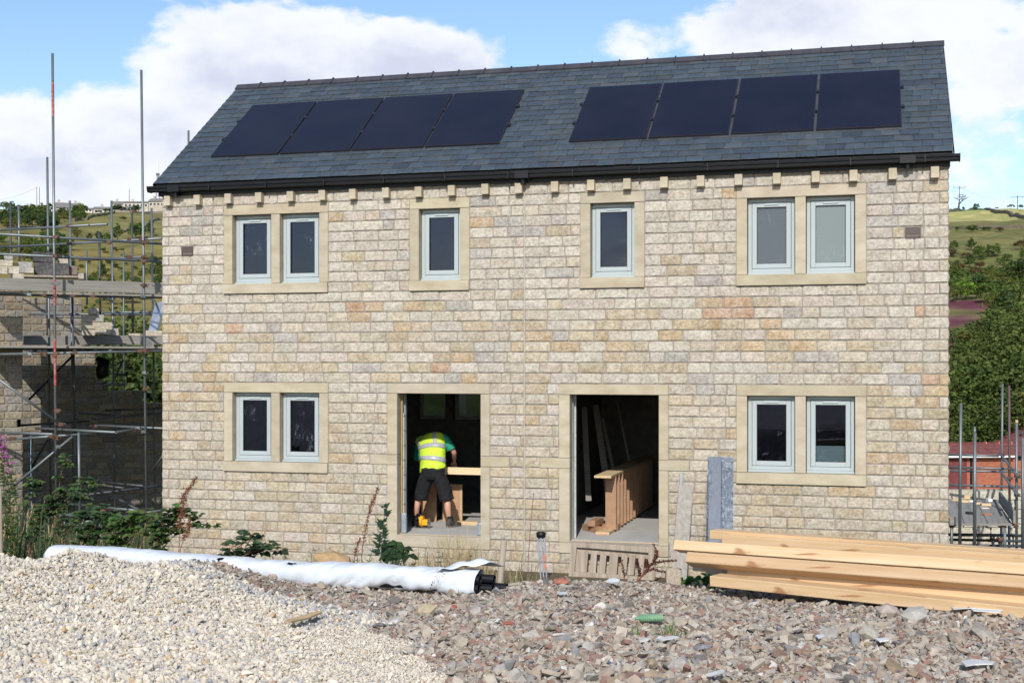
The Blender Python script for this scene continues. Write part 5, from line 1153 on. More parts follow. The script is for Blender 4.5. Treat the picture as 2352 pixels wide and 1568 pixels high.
bwall('front_wall', fo, 4.0, 0, -1.3, 4.5, top_front, 43)
mb = MB(); a = fo + ub * 3.98 + vb * .12 - ul; b = a + vb * 2.7; mb.add([a + Vector((0, 0, -1.3)), b + Vector((0, 0, -1.3)), b + Vector((0, 0, 3.99)), a + Vector((0, 0, 3.99)), a + Vector((-.11, 0, -1.3)), b + Vector((-.11, 0, -1.3)), b + Vector((-.11, 0, 3.99)), a + Vector((-.11, 0, 3.99))], [(0, 1, 2, 3), (4, 7, 6, 5), (3, 2, 6, 7)]); mb.build('return_wall', MT['mortar'], ubd)
SB = {}
def sblock(name, x0, x1, y0, y1, Z, col, label, m='stone_far', rz=.35, dep=.2, cat='block', group=None):
    c = P((x0 + x1) / 2, y1, Z); w = (x1 - x0) / F * Z; h = (y1 - y0) / F * Z; mb = MB(); rs = random.Random(int(x0 * 7 + y0))
    j = lambda: rs.uniform(-.006, .006)
    v = [(sx * w / 2 + j(), sy * dep / 2 + j(), z + j()) for z in (0, h) for sy in (-1, 1) for sx in (-1, 1)]
    mb.add(v, [(0, 2, 3, 1), (4, 5, 7, 6), (0, 1, 5, 4), (2, 6, 7, 3), (0, 4, 6, 2), (1, 3, 7, 5)], col); o = mb.build(name, MT[m], None, bevel=.012); o.location = c; o.rotation_euler = (0, 0, rz); return tag(o, label, cat, group)
G_ = 'loose blocks on the upper scaffold platform'
cb = (.085, .082, .085); st_ = (.47, .42, .34); sg = (.36, .345, .33)
for a in [(80, 118, 604, 633, 26.2, cb, 'dark concrete block, lower left of the dark pair behind the tall front pole', 'concrete_block'), (119, 158, 605, 633, 26.3, cb, 'dark concrete block, lower right of the dark pair behind the tall front pole', 'concrete_block'), (77, 125, 580, 603, 26.6, (.065, .06, .062), 'darkest long block on top of the two dark concrete blocks', 'concrete_block'),
          (133, 156, 595, 611, 26.9, st_, 'pale rounded stone just right of the topmost dark block', 'stone_block'), (160, 178, 611, 632, 26.5, (.2, .16, .13), 'brown square block at the right end of the block pile', 'stone_block'), (-4, 29, 597, 612, 25.3, st_, 'pale stone block at the left picture edge, upper one of the wall top', 'stone_block'),
          (-6, 17, 613, 630, 25.2, st_, 'pale stone block at the left picture edge, lower one of the wall top', 'stone_block'), (18, 44, 613, 629, 25.3, (.5, .46, .38), 'pale cream stone block second from the left edge on the wall top', 'stone_block'), (42, 74, 602, 628, 26.0, sg, 'grey rough block between the cream stones and the dark blocks', 'stone_block'),
          (31, 54, 629, 640, 25.2, (.48, .44, .36), 'flat cream stone resting on the grey toe board at the left', 'stone_block'), (63, 78, 616, 628, 25.9, (.5, .45, .38), 'small cream stone touching the dark concrete blocks', 'stone_block'), (180, 192, 628, 641, 26.2, (.4, .37, .33), 'small tilted stone at the right end of the board under the blocks', 'stone_block'), (10, 30, 586, 597, 25.7, sg, 'small grey block peeping over the left wall top', 'stone_block')]:
    sblock(a[7], *a[:7], group=G_)
sblock('timber_plate', 55, 178, 634, 639, 26.1, (.16, .12, .09), 'dark board under the pile of concrete blocks', 'old_wood', cat='board', dep=.4)
G2 = 'stone blocks stacked on the lower platform'
for a in [(203, 226, 708, 722, 'pale block on top of the stepped stack on the lower platform'), (189, 219, 723, 739, 'grey block in the second row of the stepped stack, left one'), (220, 238, 723, 739, 'grey block in the second row of the stepped stack, right one'), (189, 218, 740, 756, 'block in the third row of the stepped stack, left one'), (219, 257, 740, 768, 'tall block in the stepped stack beside its right step'), (189, 218, 757, 771, 'block in the bottom row of the stepped stack, left one'),
          (258, 272, 754, 771, 'small end block at the right foot of the stepped stack'), (295, 322, 766, 771, 'thin flat stone on the lower platform left of the second tall pole'), (335, 372, 759, 772, 'long buff stone under the silver lintel by the house corner')]:
    sblock('stone_block', *a[:4], 28.4 if a[0] < 280 else 28.0, st_ if a[0] % 2 else sg, a[4], group=G2)
board('steel_lintel', [(357, 695), (380, 690), (356, 770), (338, 768)], 28.3, 28.9, .10, MT['alu'], 'silver steel lintel leaning on the platform against the house corner', 'lintel')
mb = MB(); mb.path([(0, 0, 0), (.1, 0, .02), (.12, 0, .25), (-.02, 0, .34)], [.14, .16, .14, .05], 10); o = mb.build('rubble_bag', MT['black_plastic'], None, smooth=True, loc=P(225, 858, 28.4)); tag(o, 'black bag hanging below the lower platform at the broken wall end', 'bag')
mb = MB(); mb.path([P(71, 1000, 25.4) - P(72, 1150, 25.4), P(70.5, 1060, 25.4) - P(72, 1150, 25.4), Vector((0, 0, 0)), P(73, 1180, 25.3) - P(72, 1150, 25.4)], .006, 6); o = mb.build('rope', mat('blue_rope', (.25, .40, .60), rough=.7), None, loc=P(72, 1150, 25.4)); tag(o, 'thin pale blue rope hanging in the scaffold\'s dark lower bay', 'rope')

# ------------------------------------------------------------------ right-hand scaffold platform
s2b = P(2260, 1260, 22.4); sc2 = thing('scaffold', 'low tube scaffold with boarded platform beyond the right corner of the house', 'scaffold', s2b)
def T2(nm, x0, y0, Z0, x1, y1, Z1, m='galv', r=.0242): return tube(sc2, s2b, nm, P(x0, y0, Z0), P(x1, y1, Z1), m, r)
for a in [(2207, 925, 20.6, 2204, 1275, 20.6), (2239, 994, 19.0, 2238.5, 1280, 19.0), (2302.5, 881, 28.5, 2300, 1200, 28.5), (2335, 969, 23.5, 2335, 1285, 23.5), (2307.8, 1211, 21.5, 2308, 1285, 21.5), (2185.8, 1200, 21, 2185.5, 1280, 21), (2349, 1005, 20, 2349, 1280, 20), (2300, 1200, 24.5, 2300, 1260, 24.5), (2318, 1200, 24, 2318, 1275, 24)]: T2('standard', *a)
T2('standard', 2238.7, 983, 19.0, 2238.7, 998, 19.0, 'galv', .019); T2('standard', 2318, 885, 26, 2319, 1190, 26, 'brown_tube')
mb = MB(); mb.path([(0, 0, 0), (0, 0, .05)], .026, 12); o = mb.build('tube_cap', MT['osb'], sc2); o.location = P(2335, 970, 23.5) - s2b
for a in [(2160, 1043.5, 29, 2293.7, 1046.6, 28.3), (2160, 1072.5, 27.2, 2330.6, 1076.5, 26.4), (2160, 1080.5, 29.2, 2390, 1084, 29), (2160, 1112.8, 28.3, 2343, 1118, 27.8), (2295.5, 1039.6, 28.6, 2339.4, 1095.8, 22.4), (2297.2, 1080, 28.6, 2337.6, 1138, 22.4)]: T2('guard_rail', *a)
for a in [(2160, 1226, 23, 2347, 1229, 22.9), (2160, 1238, 23.4, 2390, 1243, 23.2), (2160, 1251, 23, 2390, 1254, 22.8), (2276, 1233, 23.5, 2286, 1262, 21.8), (2292, 1235, 23.5, 2301, 1262, 21.8), (2343, 1000, 24, 2352, 990, 24)]: T2('ledger', *a, 'galv_dark')
for i in range(6):
    x = 2324 - 27.2 * (i + .5); a = P(x, 1199, 22.4); a.z = -.235; b = a + Vector((.288, .958, 0)) * 4.1; plank(sc2, s2b, 'platform_board', a, b, .214, .038, MT['grey_board'], col=random.choice([(1.2, 1.18, 1.12), (1.05, 1.0, .95), (1.3, 1.27, 1.2)]))
plank(sc2, s2b, 'toe_board', P(2330, 1187, 22.3) + Vector((0, 0, .0)), P(2296, 1141, 26.6), .04, .22, MT['grey_board'])
for i, (x, y, Z) in enumerate([(2330, 1203, 22.6), (2300, 1206, 22.5), (2337, 1093, 23.4), (2319, 1075, 26), (2336, 1136, 23.4), (2302, 1044, 28.4), (2319, 1098, 26), (2300, 1238, 22.6), (2186, 1206, 21), (2281, 1240, 23)]): coupler(sc2, s2b, P(x, y, Z), 'rust', 1, i * .4)
mb = MB(); mb.box(-.05, .05, -.05, .05, 0, .13); o = mb.build('sleeve', MT['grey_board'], sc2, bevel=.005); o.location = P(2186, 1205, 20.95) - s2b
G3 = 'wood offcuts and litter on the right platform'
for i, (x, y, w, h, c, lb) in enumerate([(2203, 1150, .35, .05, (.62, .44, .24), 'pale sawn offcut at the far left of the right platform'), (2214, 1153, .28, .07, (.66, .48, .28), 'bright offcut beside the first tall tube on the platform'), (2222, 1145, .16, .12, (.64, .45, .25), 'upright pointed offcut on the platform'), (2231, 1152, .2, .05, (.8, .8, .8), 'white scrap between the offcuts on the platform'),
        (2247, 1157, .2, .05, (.66, .5, .32), 'thin pale offcut right of the second tall tube'), (2264, 1161, .26, .08, (.62, .46, .28), 'squarish offcut in the middle of the platform'), (2262, 1167, .2, .02, (.75, .7, .6), 'thin white strip under the squarish offcut'), (2272, 1151, .12, .1, (.75, .78, .85), 'small white packet on the platform'), (2226, 1180, .12, .07, (.02, .02, .03), 'black tool lying on the platform boards'), (2265, 1182, .22, .04, (.42, .18, .09), 'reddish offcut near the front of the platform')]):
    Z = 2.745 * 3000 / (y - 834); w *= .7; h *= .6; mb = MB(); mb.box(-w / 2, w / 2, -.06, .06, 0, h, c); o = mb.build('offcut', MT['attr'], None, bevel=.004); o.location = ((x - CX) / F * Z, Z, -.215); o.rotation_euler = (0, 0, (i * 1.3) % 1.2 - .6); tag(o, lb, 'offcut', G3)
# pale block wall behind the platform
bw = MB(); o0 = P(2160, 1160, 28.6); o0.z = 0
stone_course_wall(bw, 0, 2.4, -2.6, -.24, [], colour=lambda rs, z: rs.choice([(.50, .46, .36), (.46, .42, .33), (.53, .50, .41)]), seed=51, ncol=5, nrow=3, org=(0, 0, 0), du=(1, -.1, 0), ch=.2, zref=-.24, proud=.004, lens=(.4, .5))
bw.box(0, 2.38, .01, .2, -2.8, -.242, (.40, .37, .30), 0)
w1 = bw.build('block_wall', MT['stone_far'], None, loc=o0 + Vector((-.3, 0, 0))); tag(w1, 'low pale block wall behind the right scaffold platform', 'wall')
# parked cars below the platform
def car(X, Y, rz, colr, label):
    c = thing('parked_car', label, 'car', (X, Y, hz(X, Y)), rz)
    pm_ = mat('car_paint', colr, rough=.25, spec=.6); gl_ = mat('car_glass', (.17, .20, .22), (.28, .31, .33), scale=2, rough=.08, spec=.8)
    prof = [(-2.1, .45, .62), (-2.15, .7, .78), (-2.0, .98, .84), (-1.2, 1.02, .86), (-.85, 1.05, .86), (.9, 1.02, .86), (1.6, .95, .84), (2.05, .80, .78), (2.15, .55, .70)]
    mb = MB(); V = []
    for x, z, hw in prof:
        for s in (-1, 1): V.append((x, s * hw, z)); 
    n = len(prof); V += [(x, y, .25) for x, y in ((-2.08, -.8), (-2.08, .8), (2.1, -.8), (2.1, .8))]
    f = [(2 * i, 2 * i + 2, 2 * i + 3, 2 * i + 1) for i in range(n - 1)] + [tuple([2 * n] + [2 * i for i in range(n)] + [2 * n + 2])[::-1], tuple([2 * n + 1] + [2 * i + 1 for i in range(n)] + [2 * n + 3]), (2 * n, 2 * n + 1, 1, 0), (2 * n - 2, 2 * n - 1, 2 * n + 3, 2 * n + 2)]
    mb.add(V, f); mb.build('body', pm_, c, bevel=.05)
    mb = MB(); V = [(-1.75, -.78, 1.0), (-1.75, .78, 1.0), (-1.2, -.62, 1.44), (-1.2, .62, 1.44), (.25, -.62, 1.46), (.25, .62, 1.46), (1.05, -.78, 1.0), (1.05, .78, 1.0)]
    mb.add(V, [(0, 2, 3, 1), (2, 4, 5, 3), (4, 6, 7, 5), (0, 6, 4, 2), (1, 3, 5, 7)]); mb.build('roof', pm_, c, bevel=.04)
    mb = MB(); mb.add([(.32, -.60, 1.44), (.32, .60, 1.44), (1.06, .74, 1.03), (1.06, -.74, 1.03)], [(0, 1, 2, 3)]); mb.build('windscreen', gl_, c)
    for s in (-1, 1):
        mb = MB(); mb.add([(-1.4, s * .745, 1.06), (-1.15, s * .655, 1.38), (.15, s * .655, 1.38), (.75, s * .745, 1.06)], [(0, 1, 2, 3) if s < 0 else (3, 2, 1, 0)]); mb.build('side_window', gl_, c)
    for x in (-1.35, 1.35):
        for y in (-.78, .78):
            mb = MB(); mb.path([(x, y - .1, .32), (x, y + .1, .32)], .32, 20); w = mb.build('wheel', MT['black_plastic'], c); mb = MB(); mb.path([(x, y - .11, .32), (x, y + .11, .32)], .19, 14); mb.build('rim', MT['alu'], w)
    return c
car(11.3, 30.5, R(-118), (.52, .55, .58), 'silver car with large windscreen parked below the right scaffold platform')
car(9.2, 27.2, R(-60), (.72, .72, .70), 'white car whose bonnet shows beside the house corner below the platform')
# brick garage
gx = P(2215, 1046, 80); gb = thing('brick_garage', 'red brick garage with dark red tiled roof beyond the right scaffold', 'garage', (gx.x, 80, -6.0), R(4)); 
zE = CAMZ - (1047 - HY) / F * 80 + 6.0; zR = zE + .62
brm = bpy.data.materials.new('red_brick'); brm.use_nodes = True; t = brm.node_tree; b = t.nodes['Principled BSDF']; b.inputs['Roughness'].default_value = .9
tc = N(t, 'ShaderNodeTexCoord'); sx = N(t, 'ShaderNodeSeparateXYZ'); cx2 = N(t, 'ShaderNodeCombineXYZ'); t.links.new(tc.outputs['Object'], sx.inputs[0]); ad = N(t, 'ShaderNodeMath', operation='ADD'); t.links.new(sx.outputs[0], ad.inputs[0]); t.links.new(sx.outputs[1], ad.inputs[1]); t.links.new(ad.outputs[0], cx2.inputs[0]); t.links.new(sx.outputs[2], cx2.inputs[1])
bt = N(t, 'ShaderNodeTexBrick', inputs={'Scale': 1.0, 'Color1': (.30, .075, .035, 1), 'Color2': (.40, .12, .06, 1), 'Mortar': (.30, .18, .13, 1), 'Brick Width': .225, 'Row Height': .075, 'Mortar Size': .006}); t.links.new(cx2.outputs[0], bt.inputs[0]); t.links.new(bt.outputs[0], b.inputs['Base Color']); MT['brick'] = brm
MT['red_tile'] = mat('red_roof_tile', (.14, .04, .035), (.23, .075, .06), scale=3, rough=.85, attr=True)
mb = MB(); mb.box(-2.5, 6.5, 0, 4.2, 0, zE); mb.build('wall', brm, gb)
mb = MB()
for k in range(8):
    y0 = -.3 + k * .3; y1 = y0 + .33; z0 = zE + .02 + (zR - zE) * k / 8; z1 = zE + .02 + (zR - zE) * (k + 1) / 8; mb.add([(-2.7, y0, z0 + .03), (5.6, y0, z0 + .03), (5.6, y1, z1), (-2.7, y1, z1), (-2.7, y0, z0 - .01), (5.6, y0, z0 - .01)], [(0, 1, 2, 3), (4, 5, 1, 0)], (1, 1, 1) if k % 2 else (.8, .8, .85))
mb.add([(-2.7, 2.1, zR), (5.6, 2.1, zR), (5.6, 4.5, zE), (-2.7, 4.5, zE)], [(0, 1, 2, 3)]); mb.build('roof', MT['red_tile'], gb)
for k in range(10): mb = MB(); mb.box(-2.7 + k * .83, -1.9 + k * .83, 1.98, 2.22, zR - .02, zR + .10, (.7, .6, .6)); mb.box(-1.905 + k * .83, -1.87 + k * .83, 1.97, 2.23, zR - .02, zR + .12, (4, 5, 5)); mb.build('ridge_tile', MT['red_tile'], gb)
mb = MB(); mb.box(-2.6, 3.0, -.42, -.31, zE - .06, zE + .04); mb.build('gutter', MT['paper'], gb); mb = MB(); mb.box(-2.4, .15, -.03, 0, .2, zE - .12, (.8, .6, .7)); mb.build('tile_hanging', MT['red_tile'], gb)
mb = MB(); mb.box(.35, .50, -.04, -.0, 0, zE - .06); mb.build('downpipe', MT['black_plastic'], gb); mb = MB(); mb.box(3.4, 5.5, -.05, 0, zE - .25, zE - .02); mb.build('fascia', MT['black_plastic'], gb)
gx = P(2398, 1030, 84); g2 = thing('brick_house', 'red brick house with white bargeboard at the right picture edge behind the scaffold', 'house', (gx.x, 84, -6.0), R(4)); zz = CAMZ - (1034 - HY) / F * 84 + 6
mb = MB(); mb.box(-1.2, 6, 0, 5, 0, zz); mb.add([(-1.2, 0, zz), (6, 0, zz), (2.4, 0, zz + 1.9)], [(0, 1, 2)]); mb.build('wall', brm, g2)
mb = MB(); mb.beam((-1.5, -.12, zz - .1), (2.4, -.12, zz + 2.0), .06, .2, up=(0, 1, 0)); mb.beam((2.4, -.12, zz + 2.0), (6.3, -.12, zz - .1), .06, .2, up=(0, 1, 0)); mb.build('bargeboard', MT['paper'], g2)
mb = MB(); mb.add([(-1.5, -.1, zz - .05), (2.4, -.1, zz + 2.08), (2.4, 5.2, zz + 2.08), (-1.5, 5.2, zz - .05), (6.3, -.1, zz - .05), (6.3, 5.2, zz - .05)], [(0, 1, 2, 3), (1, 4, 5, 2)]); mb.build('roof', MT['red_tile'], g2)

# ------------------------------------------------------------------ houses, walls, poles on the hillside
MT['far_stone'] = mat('far_stone', (.33, .28, .22), (.45, .40, .33), scale=1.1, rough=.9, attr=True); MT['far_roof'] = mat('far_roof', (.15, .14, .14), (.22, .21, .20), scale=1.5, rough=.9); MT['far_window'] = mat('far_window', (.04, .045, .05), rough=.2)
def far_house(x0, x1, yr, ye, yb, Zr, label, rz=0.0, gable=0.0, wins=4, col=(1, 1, 1), dep=7.0, chim=(.3,)):
    """yr ridge, ye eaves, yb base pixel rows; walls, roof, chimney, windows"""
    k = Zr / F; base = P((x0 + x1) / 2, yb, Zr); base.z = max(base.z - 2.5, min(base.z + 2.5, hz(base.x, base.y) - .3)); w = (x1 - x0) * k / max(.6, math.cos(rz)); he = (yb - ye) * k; hr = (yb - yr) * k
    t_ = thing('stone_house', label, 'house', base, rz, 'houses on the left hillside'); mb = MB(); mb.box(-w / 2, w / 2, 0, dep, -4, he, col); 
    for s in (-1, 1): q = [(s * w / 2, 0, he), (s * w / 2, dep, he), (s * w / 2, dep / 2, hr - .05)]; mb.add(q if s > 0 else q[::-1], [(0, 1, 2)], col)
    mb.build('wall', MT['far_stone'], t_)
    mb = MB(); e = .35; V = [(-w / 2 - e, -.4, he - .1), (w / 2 + e, -.4, he - .1), (w / 2 + e, dep / 2, hr), (-w / 2 - e, dep / 2, hr), (-w / 2 - e, dep + .4, he - .1), (w / 2 + e, dep + .4, he - .1)]; V += [(a, b, c - .22) for a, b, c in V]
    mb.add(V, [(0, 1, 2, 3), (3, 2, 5, 4), (0, 6, 7, 1), (0, 3, 9, 6), (3, 4, 10, 9), (1, 7, 8, 2), (2, 8, 11, 5)]); rf = mb.build('roof', MT['far_roof'], t_)
    for c in chim: mb = MB(); mb.box(-.5 + w * (c - .5), .5 + w * (c - .5), dep / 2 - .4, dep / 2 + .4, hr - .4, hr + 1.1, col); mb.build('chimney', MT['far_stone'], rf)
    fl = 1 if he < 4 else 2
    for r_ in range(fl):
        for i in range(wins):
            u = -w / 2 + w * (i + .6) / (wins + .2); zc = (he / fl) * (r_ + .55); mb = MB(); mb.box(u - .7, u + .7, -.06, .02, zc - .65, zc + .65); f_ = mb.build('window', MT['paper'], t_); mb = MB(); mb.box(u - .58, u + .58, -.09, -.061, zc - .54, zc + .54); mb.build('pane', MT['far_window'], f_)
    return t_
far_house(47, 96, 459, 466, 479, 560, 'low bungalow furthest left on the hilltop, half hidden by dark trees', .25, wins=4)
far_house(133, 188, 450, 463, 477, 560, 'large detached house on the left hilltop with conservatory and chimneys', .45, wins=3, chim=(.15, .75), dep=9)
far_house(195, 212, 463, 467, 475, 600, 'small white house between the detached house and the long terrace', 0, wins=2, col=(1.5, 1.5, 1.45), chim=())
far_house(216, 290, 461, 467, 482, 540, 'long stone terrace with white bays in the lower row of the left hilltop', .12, wins=7, chim=(.2, .55), col=(1.2, 1.17, 1.1))
far_house(258, 292, 449, 456, 463, 650, 'grey roofed house behind the long terrace', .2, wins=3)
far_house(284, 340, 448, 452, 468, 610, 'pale terrace row right of the long terrace on the skyline', .05, wins=6, col=(1.25, 1.22, 1.15))
far_house(341, 378, 441, 449, 465, 600, 'stone house nearest the new house\'s gutter on the skyline', -.1, wins=4, chim=(.2, .8))
far_house(128, 138, 486, 490, 499, 480, 'small white outbuilding among the trees below the detached house', .3, wins=1, col=(1.7, 1.7, 1.65), chim=(), dep=4)
far_house(290, 308, 458, 461, 470, 560, 'small reddish extension in front of the pale terrace row', 0, wins=2, col=(1.0, .55, .4), chim=(), dep=4)
def field_wall(pts, label, h=1.4, t=.8, col=(.6, .6, .6), lo=100, hi=800):
    g = [ground_at_px(x, y, lo, hi) for x, y in pts]; mb = MB(); c0 = g[0]
    for a, b in zip(g[:-1], g[1:]):
        n = 6
        for i in range(n):
            p = a.lerp(b, i / n); q = a.lerp(b, (i + 1) / n); p.z = hz(p.x, p.y) - .2; q.z = hz(q.x, q.y) - .2; d = (q - p); s_ = Vector((-d.y, d.x, 0)).normalized() * t / 2; hh = h * (1 + .12 * math.sin(i * 3 + a.x))
            V = [p - s_, p + s_, q + s_, q - s_]; V = [v - c0 for v in V]; V += [v + Vector((0, 0, hh)) for v in V]; mb.add(V, [(0, 1, 5, 4), (1, 2, 6, 5), (2, 3, 7, 6), (3, 0, 4, 7), (4, 5, 6, 7)], col)
    o = mb.build('field_wall', MT['far_stone'], None, loc=c0); tag(o, label, 'stone wall', 'dry stone walls across the hillside')
field_wall([(2150, 484), (2200, 481), (2240, 482), (2280, 488), (2320, 494), (2370, 503)], 'dark dry stone wall along the top of the hay field on the right hill', 1.3, col=(.3, .3, .26), lo=250)
field_wall([(2150, 524), (2200, 526), (2250, 525), (2290, 523), (2370, 522)], 'dry stone wall along the foot of the hay field on the right hill', .9, col=(.35, .34, .3), lo=200)
field_wall([(255, 486), (300, 484), (345, 484), (380, 484)], 'dry stone wall under the hilltop terrace on the left', .9, lo=250)
field_wall([(168, 508), (200, 503), (240, 495), (262, 490)], 'dark hedge-like wall falling left across the upper pasture', 1.0, col=(.35, .4, .25), lo=250)
field_wall([(280, 535), (320, 524), (345, 514), (378, 503)], 'dark dry stone wall climbing right across the left pasture', .8, col=(.4, .38, .33), lo=200)
def pole(x, yt, yb, Z, label, arm=0.0, group=None):
    a = P(x, yb, Z); b = P(x, yt, Z); t_ = thing('utility_pole', label, 'pole', a, 0, group); mb = MB(); mb.path([Vector((0, 0, -3)), b - a], [.15, .11], 8); mb.build('pole', MT['bark'], t_)
    if arm: mb = MB(); c = b - a - Vector((0, 0, .4)); mb.box(-arm, arm, -.06, .06, c.z - .06, c.z + .06); mb.build('crossarm', MT['bark'], t_)
    for s in ((-1, 0, 1) if arm else ()): mb = MB(); mb.path([(s * arm * .9, 0, c.z + .1), (s * arm * .9, 0, c.z + .5)], .07, 6); mb.build('insulator', MT['bark'], t_)
pole(84.5, 430, 466, 600, 'left pole of the twin poles above the hilltop bungalow', 0, 'twin power poles'); pole(90.5, 430, 466, 600, 'right pole of the twin poles above the hilltop bungalow', 0, 'twin power poles')
pole(2203.5, 428, 475, 460, 'power pole with crossarm rising behind the bare tree on the right hill', 2.2); pole(2337, 450, 480, 430, 'short power pole with crossarm at the right end of the skyline', 2.0)
pole(297, 434, 455, 620, 'thin pole above the hilltop terraces', 0)
def wire(a, b, sag, label, Z0, Z1):
    p, q = P(*a, Z0), P(*b, Z1); mb = MB(); mb.path([p.lerp(q, i / 10) - p + Vector((0, 0, -sag * 4 * (i / 10) * (1 - i / 10))) for i in range(11)], .035, 4); o = mb.build('power_line', MT['bark'], None, loc=p); tag(o, label, 'cable')
wire((2203.5, 430), (2337, 451), 2, 'power line between the two poles on the right hill', 460, 430); wire((2203.5, 432), (2100, 455), 1, 'power line going left from the crossarm pole behind the house', 460, 520); wire((84.5, 431), (-60, 462), 2, 'power line running left from the twin poles', 600, 560); wire((2337, 451), (2420, 446), .5, 'power line leaving right from the short pole', 430, 410)
ms_ = thing('radio_mast', 'lattice radio mast with pale top on the left skyline', 'mast', P(362.5, 452, 700)); Zs = 700 / F
for sx_, sy_ in ((-1, -1), (1, -1), (1, 1), (-1, 1)): mb = MB(); mb.path([(sx_ * 1.0, sy_ * 1.0, -5), (sx_ * .35, sy_ * .35, 52 * Zs)], .12, 5); mb.build('leg', MT['galv'], ms_)
for k in range(9): z = k * 1.35; w = 1.0 - .65 * z / (52 * Zs); mb = MB(); mb.path([(-w, -w, z), (w, -w, z + 1.3)], .07, 4); mb.path([(w, -w, z), (-w, -w, z + 1.3)], .07, 4); mb.build('lattice_brace', MT['galv'], ms_)
mb = MB(); mb.path([(0, 0, 52 * Zs), (0, 0, 82 * Zs)], .5, 8); mb.build('antenna', MT['paper'], ms_); mb = MB(); mb.path([(0, 0, 49 * Zs), (0, 0, 54 * Zs)], 1.0, 8); mb.build('dish_ring', MT['galv'], ms_)

# ------------------------------------------------------------------ trees and shrubs
def crown_mesh(name, n, leaf, shape, cols, seed, clumps=40, hollow=.55, flat=1.0):
    r = np.random.default_rng(seed); c = r.normal(size=(clumps, 3)); c /= np.linalg.norm(c, axis=1)[:, None]; c *= (hollow + (1 - hollow) * r.uniform(0, 1, (clumps, 1)) ** .7)
    c[:, 2] = np.where(c[:, 2] < -.55, -c[:, 2] * .6, c[:, 2]); s = r.uniform(.16, .34, clumps)
    c *= (1 + r.uniform(-.22, .16, (clumps, 1)))
    if shape == 'cone': t = (c[:, 2] + 1) / 2; c[:, :2] *= (1.15 - t)[:, None]; s *= (1.2 - .7 * t)
    if shape == 'tall': c[:, :2] *= .62
    if shape == 'flat': c[:, 2] *= .6
    k = r.integers(0, clumps, n); d = r.normal(size=(n, 3)); d /= np.linalg.norm(d, axis=1)[:, None]; pos = c[k] + d * (s[k] * r.uniform(.35, 1.0, n) ** .5)[:, None] * np.array([1, 1, .8])
    M_ = rot_mats(n); q = np.array([(-.5, -.5, 0), (.5, -.38, .12), (.42, .5, 0), (-.5, .42, -.12)]) * leaf; V = np.einsum('nij,vj->nvi', M_, q) * r.uniform(.6, 1.35, (n, 1, 1)) + pos[:, None]
    cols = np.array(cols); cc = cols[r.integers(0, len(cols), clumps)][k] * r.uniform(.65, 1.35, (n, 1)); V = V * .5; V[..., 2] += .5
    Fq = np.arange(n * 4).reshape(n, 4); return V.reshape(-1, 3), Fq, np.repeat(cc, 4, 0)
def tree_proto(name, n, leaf, shape, cols, seed, trunk=.22, **kw):
    """unit tree, one metre tall, base at the origin"""
    t_ = thing(name, 'x', 'tree', (0, 0, -500)); V, Fq, cc = crown_mesh(name, n, leaf, shape, cols, seed, **kw); lo = trunk * .6; V[:, 2] = lo + V[:, 2] * (1 - lo)
    o = np_mesh('crown', V, Fq, cc, MT['far_leaf'], t_); mb = MB(); mb.path([(0, 0, -.05), (.01, 0, trunk), (-.005, .01, .62)], [.028, .022, .008], 7); rs = random.Random(seed)
    for k in range(5): a = rs.uniform(0, 6.28); z = rs.uniform(.2, .5); mb.path([(0, 0, z), (math.cos(a) * .14, math.sin(a) * .14, z + .12), (math.cos(a) * .26, math.sin(a) * .26, z + .2)], [.012, .008, .003], 5)
    mb.build('trunk', MT['bark'], t_); return t_
DK = [(.030, .050, .020), (.042, .066, .025), (.055, .080, .028), (.035, .060, .030)]; MD = [(.065, .105, .030), (.085, .125, .035), (.050, .085, .028)]; OL = [(.10, .115, .035), (.085, .10, .030), (.12, .12, .045)]; BR = [(.13, .21, .035), (.10, .17, .03)]; RD = [(.085, .045, .035), (.10, .06, .035), (.07, .06, .03)]
TP = {'dark': tree_proto('dense_tree', 1500, .10, 'round', DK, 1), 'mid': tree_proto('broadleaf_tree', 1500, .10, 'round', MD, 2), 'cone': tree_proto('conical_tree', 1200, .09, 'cone', MD + DK, 3), 'olive': tree_proto('olive_green_tree', 1400, .10, 'round', OL, 4), 'bright': tree_proto('bright_tree', 1100, .10, 'round', BR, 5),
      'bush': tree_proto('bush', 1000, .12, 'flat', MD + OL + DK, 6, trunk=.08), 'dbush': tree_proto('dark_bush', 1000, .12, 'flat', DK + MD, 7, trunk=.08), 'rbush': tree_proto('russet_bush', 700, .13, 'flat', RD, 8, trunk=.08),
      'wood1': tree_proto('woodland_tree', 11000, .042, 'round', [(.040, .058, .018), (.055, .075, .022), (.07, .09, .03), (.05, .07, .02), (.045, .065, .03), (.085, .085, .03)], 9, clumps=130, hollow=.5), 'wood2': tree_proto('woodland_tree', 11000, .042, 'flat', [(.036, .055, .018), (.05, .075, .02), (.075, .10, .03), (.06, .08, .025)], 10, clumps=130, hollow=.5), 'tall': tree_proto('slender_tree', 1200, .09, 'tall', DK + MD, 11)}
used_t = set(); rt = random.Random(77)
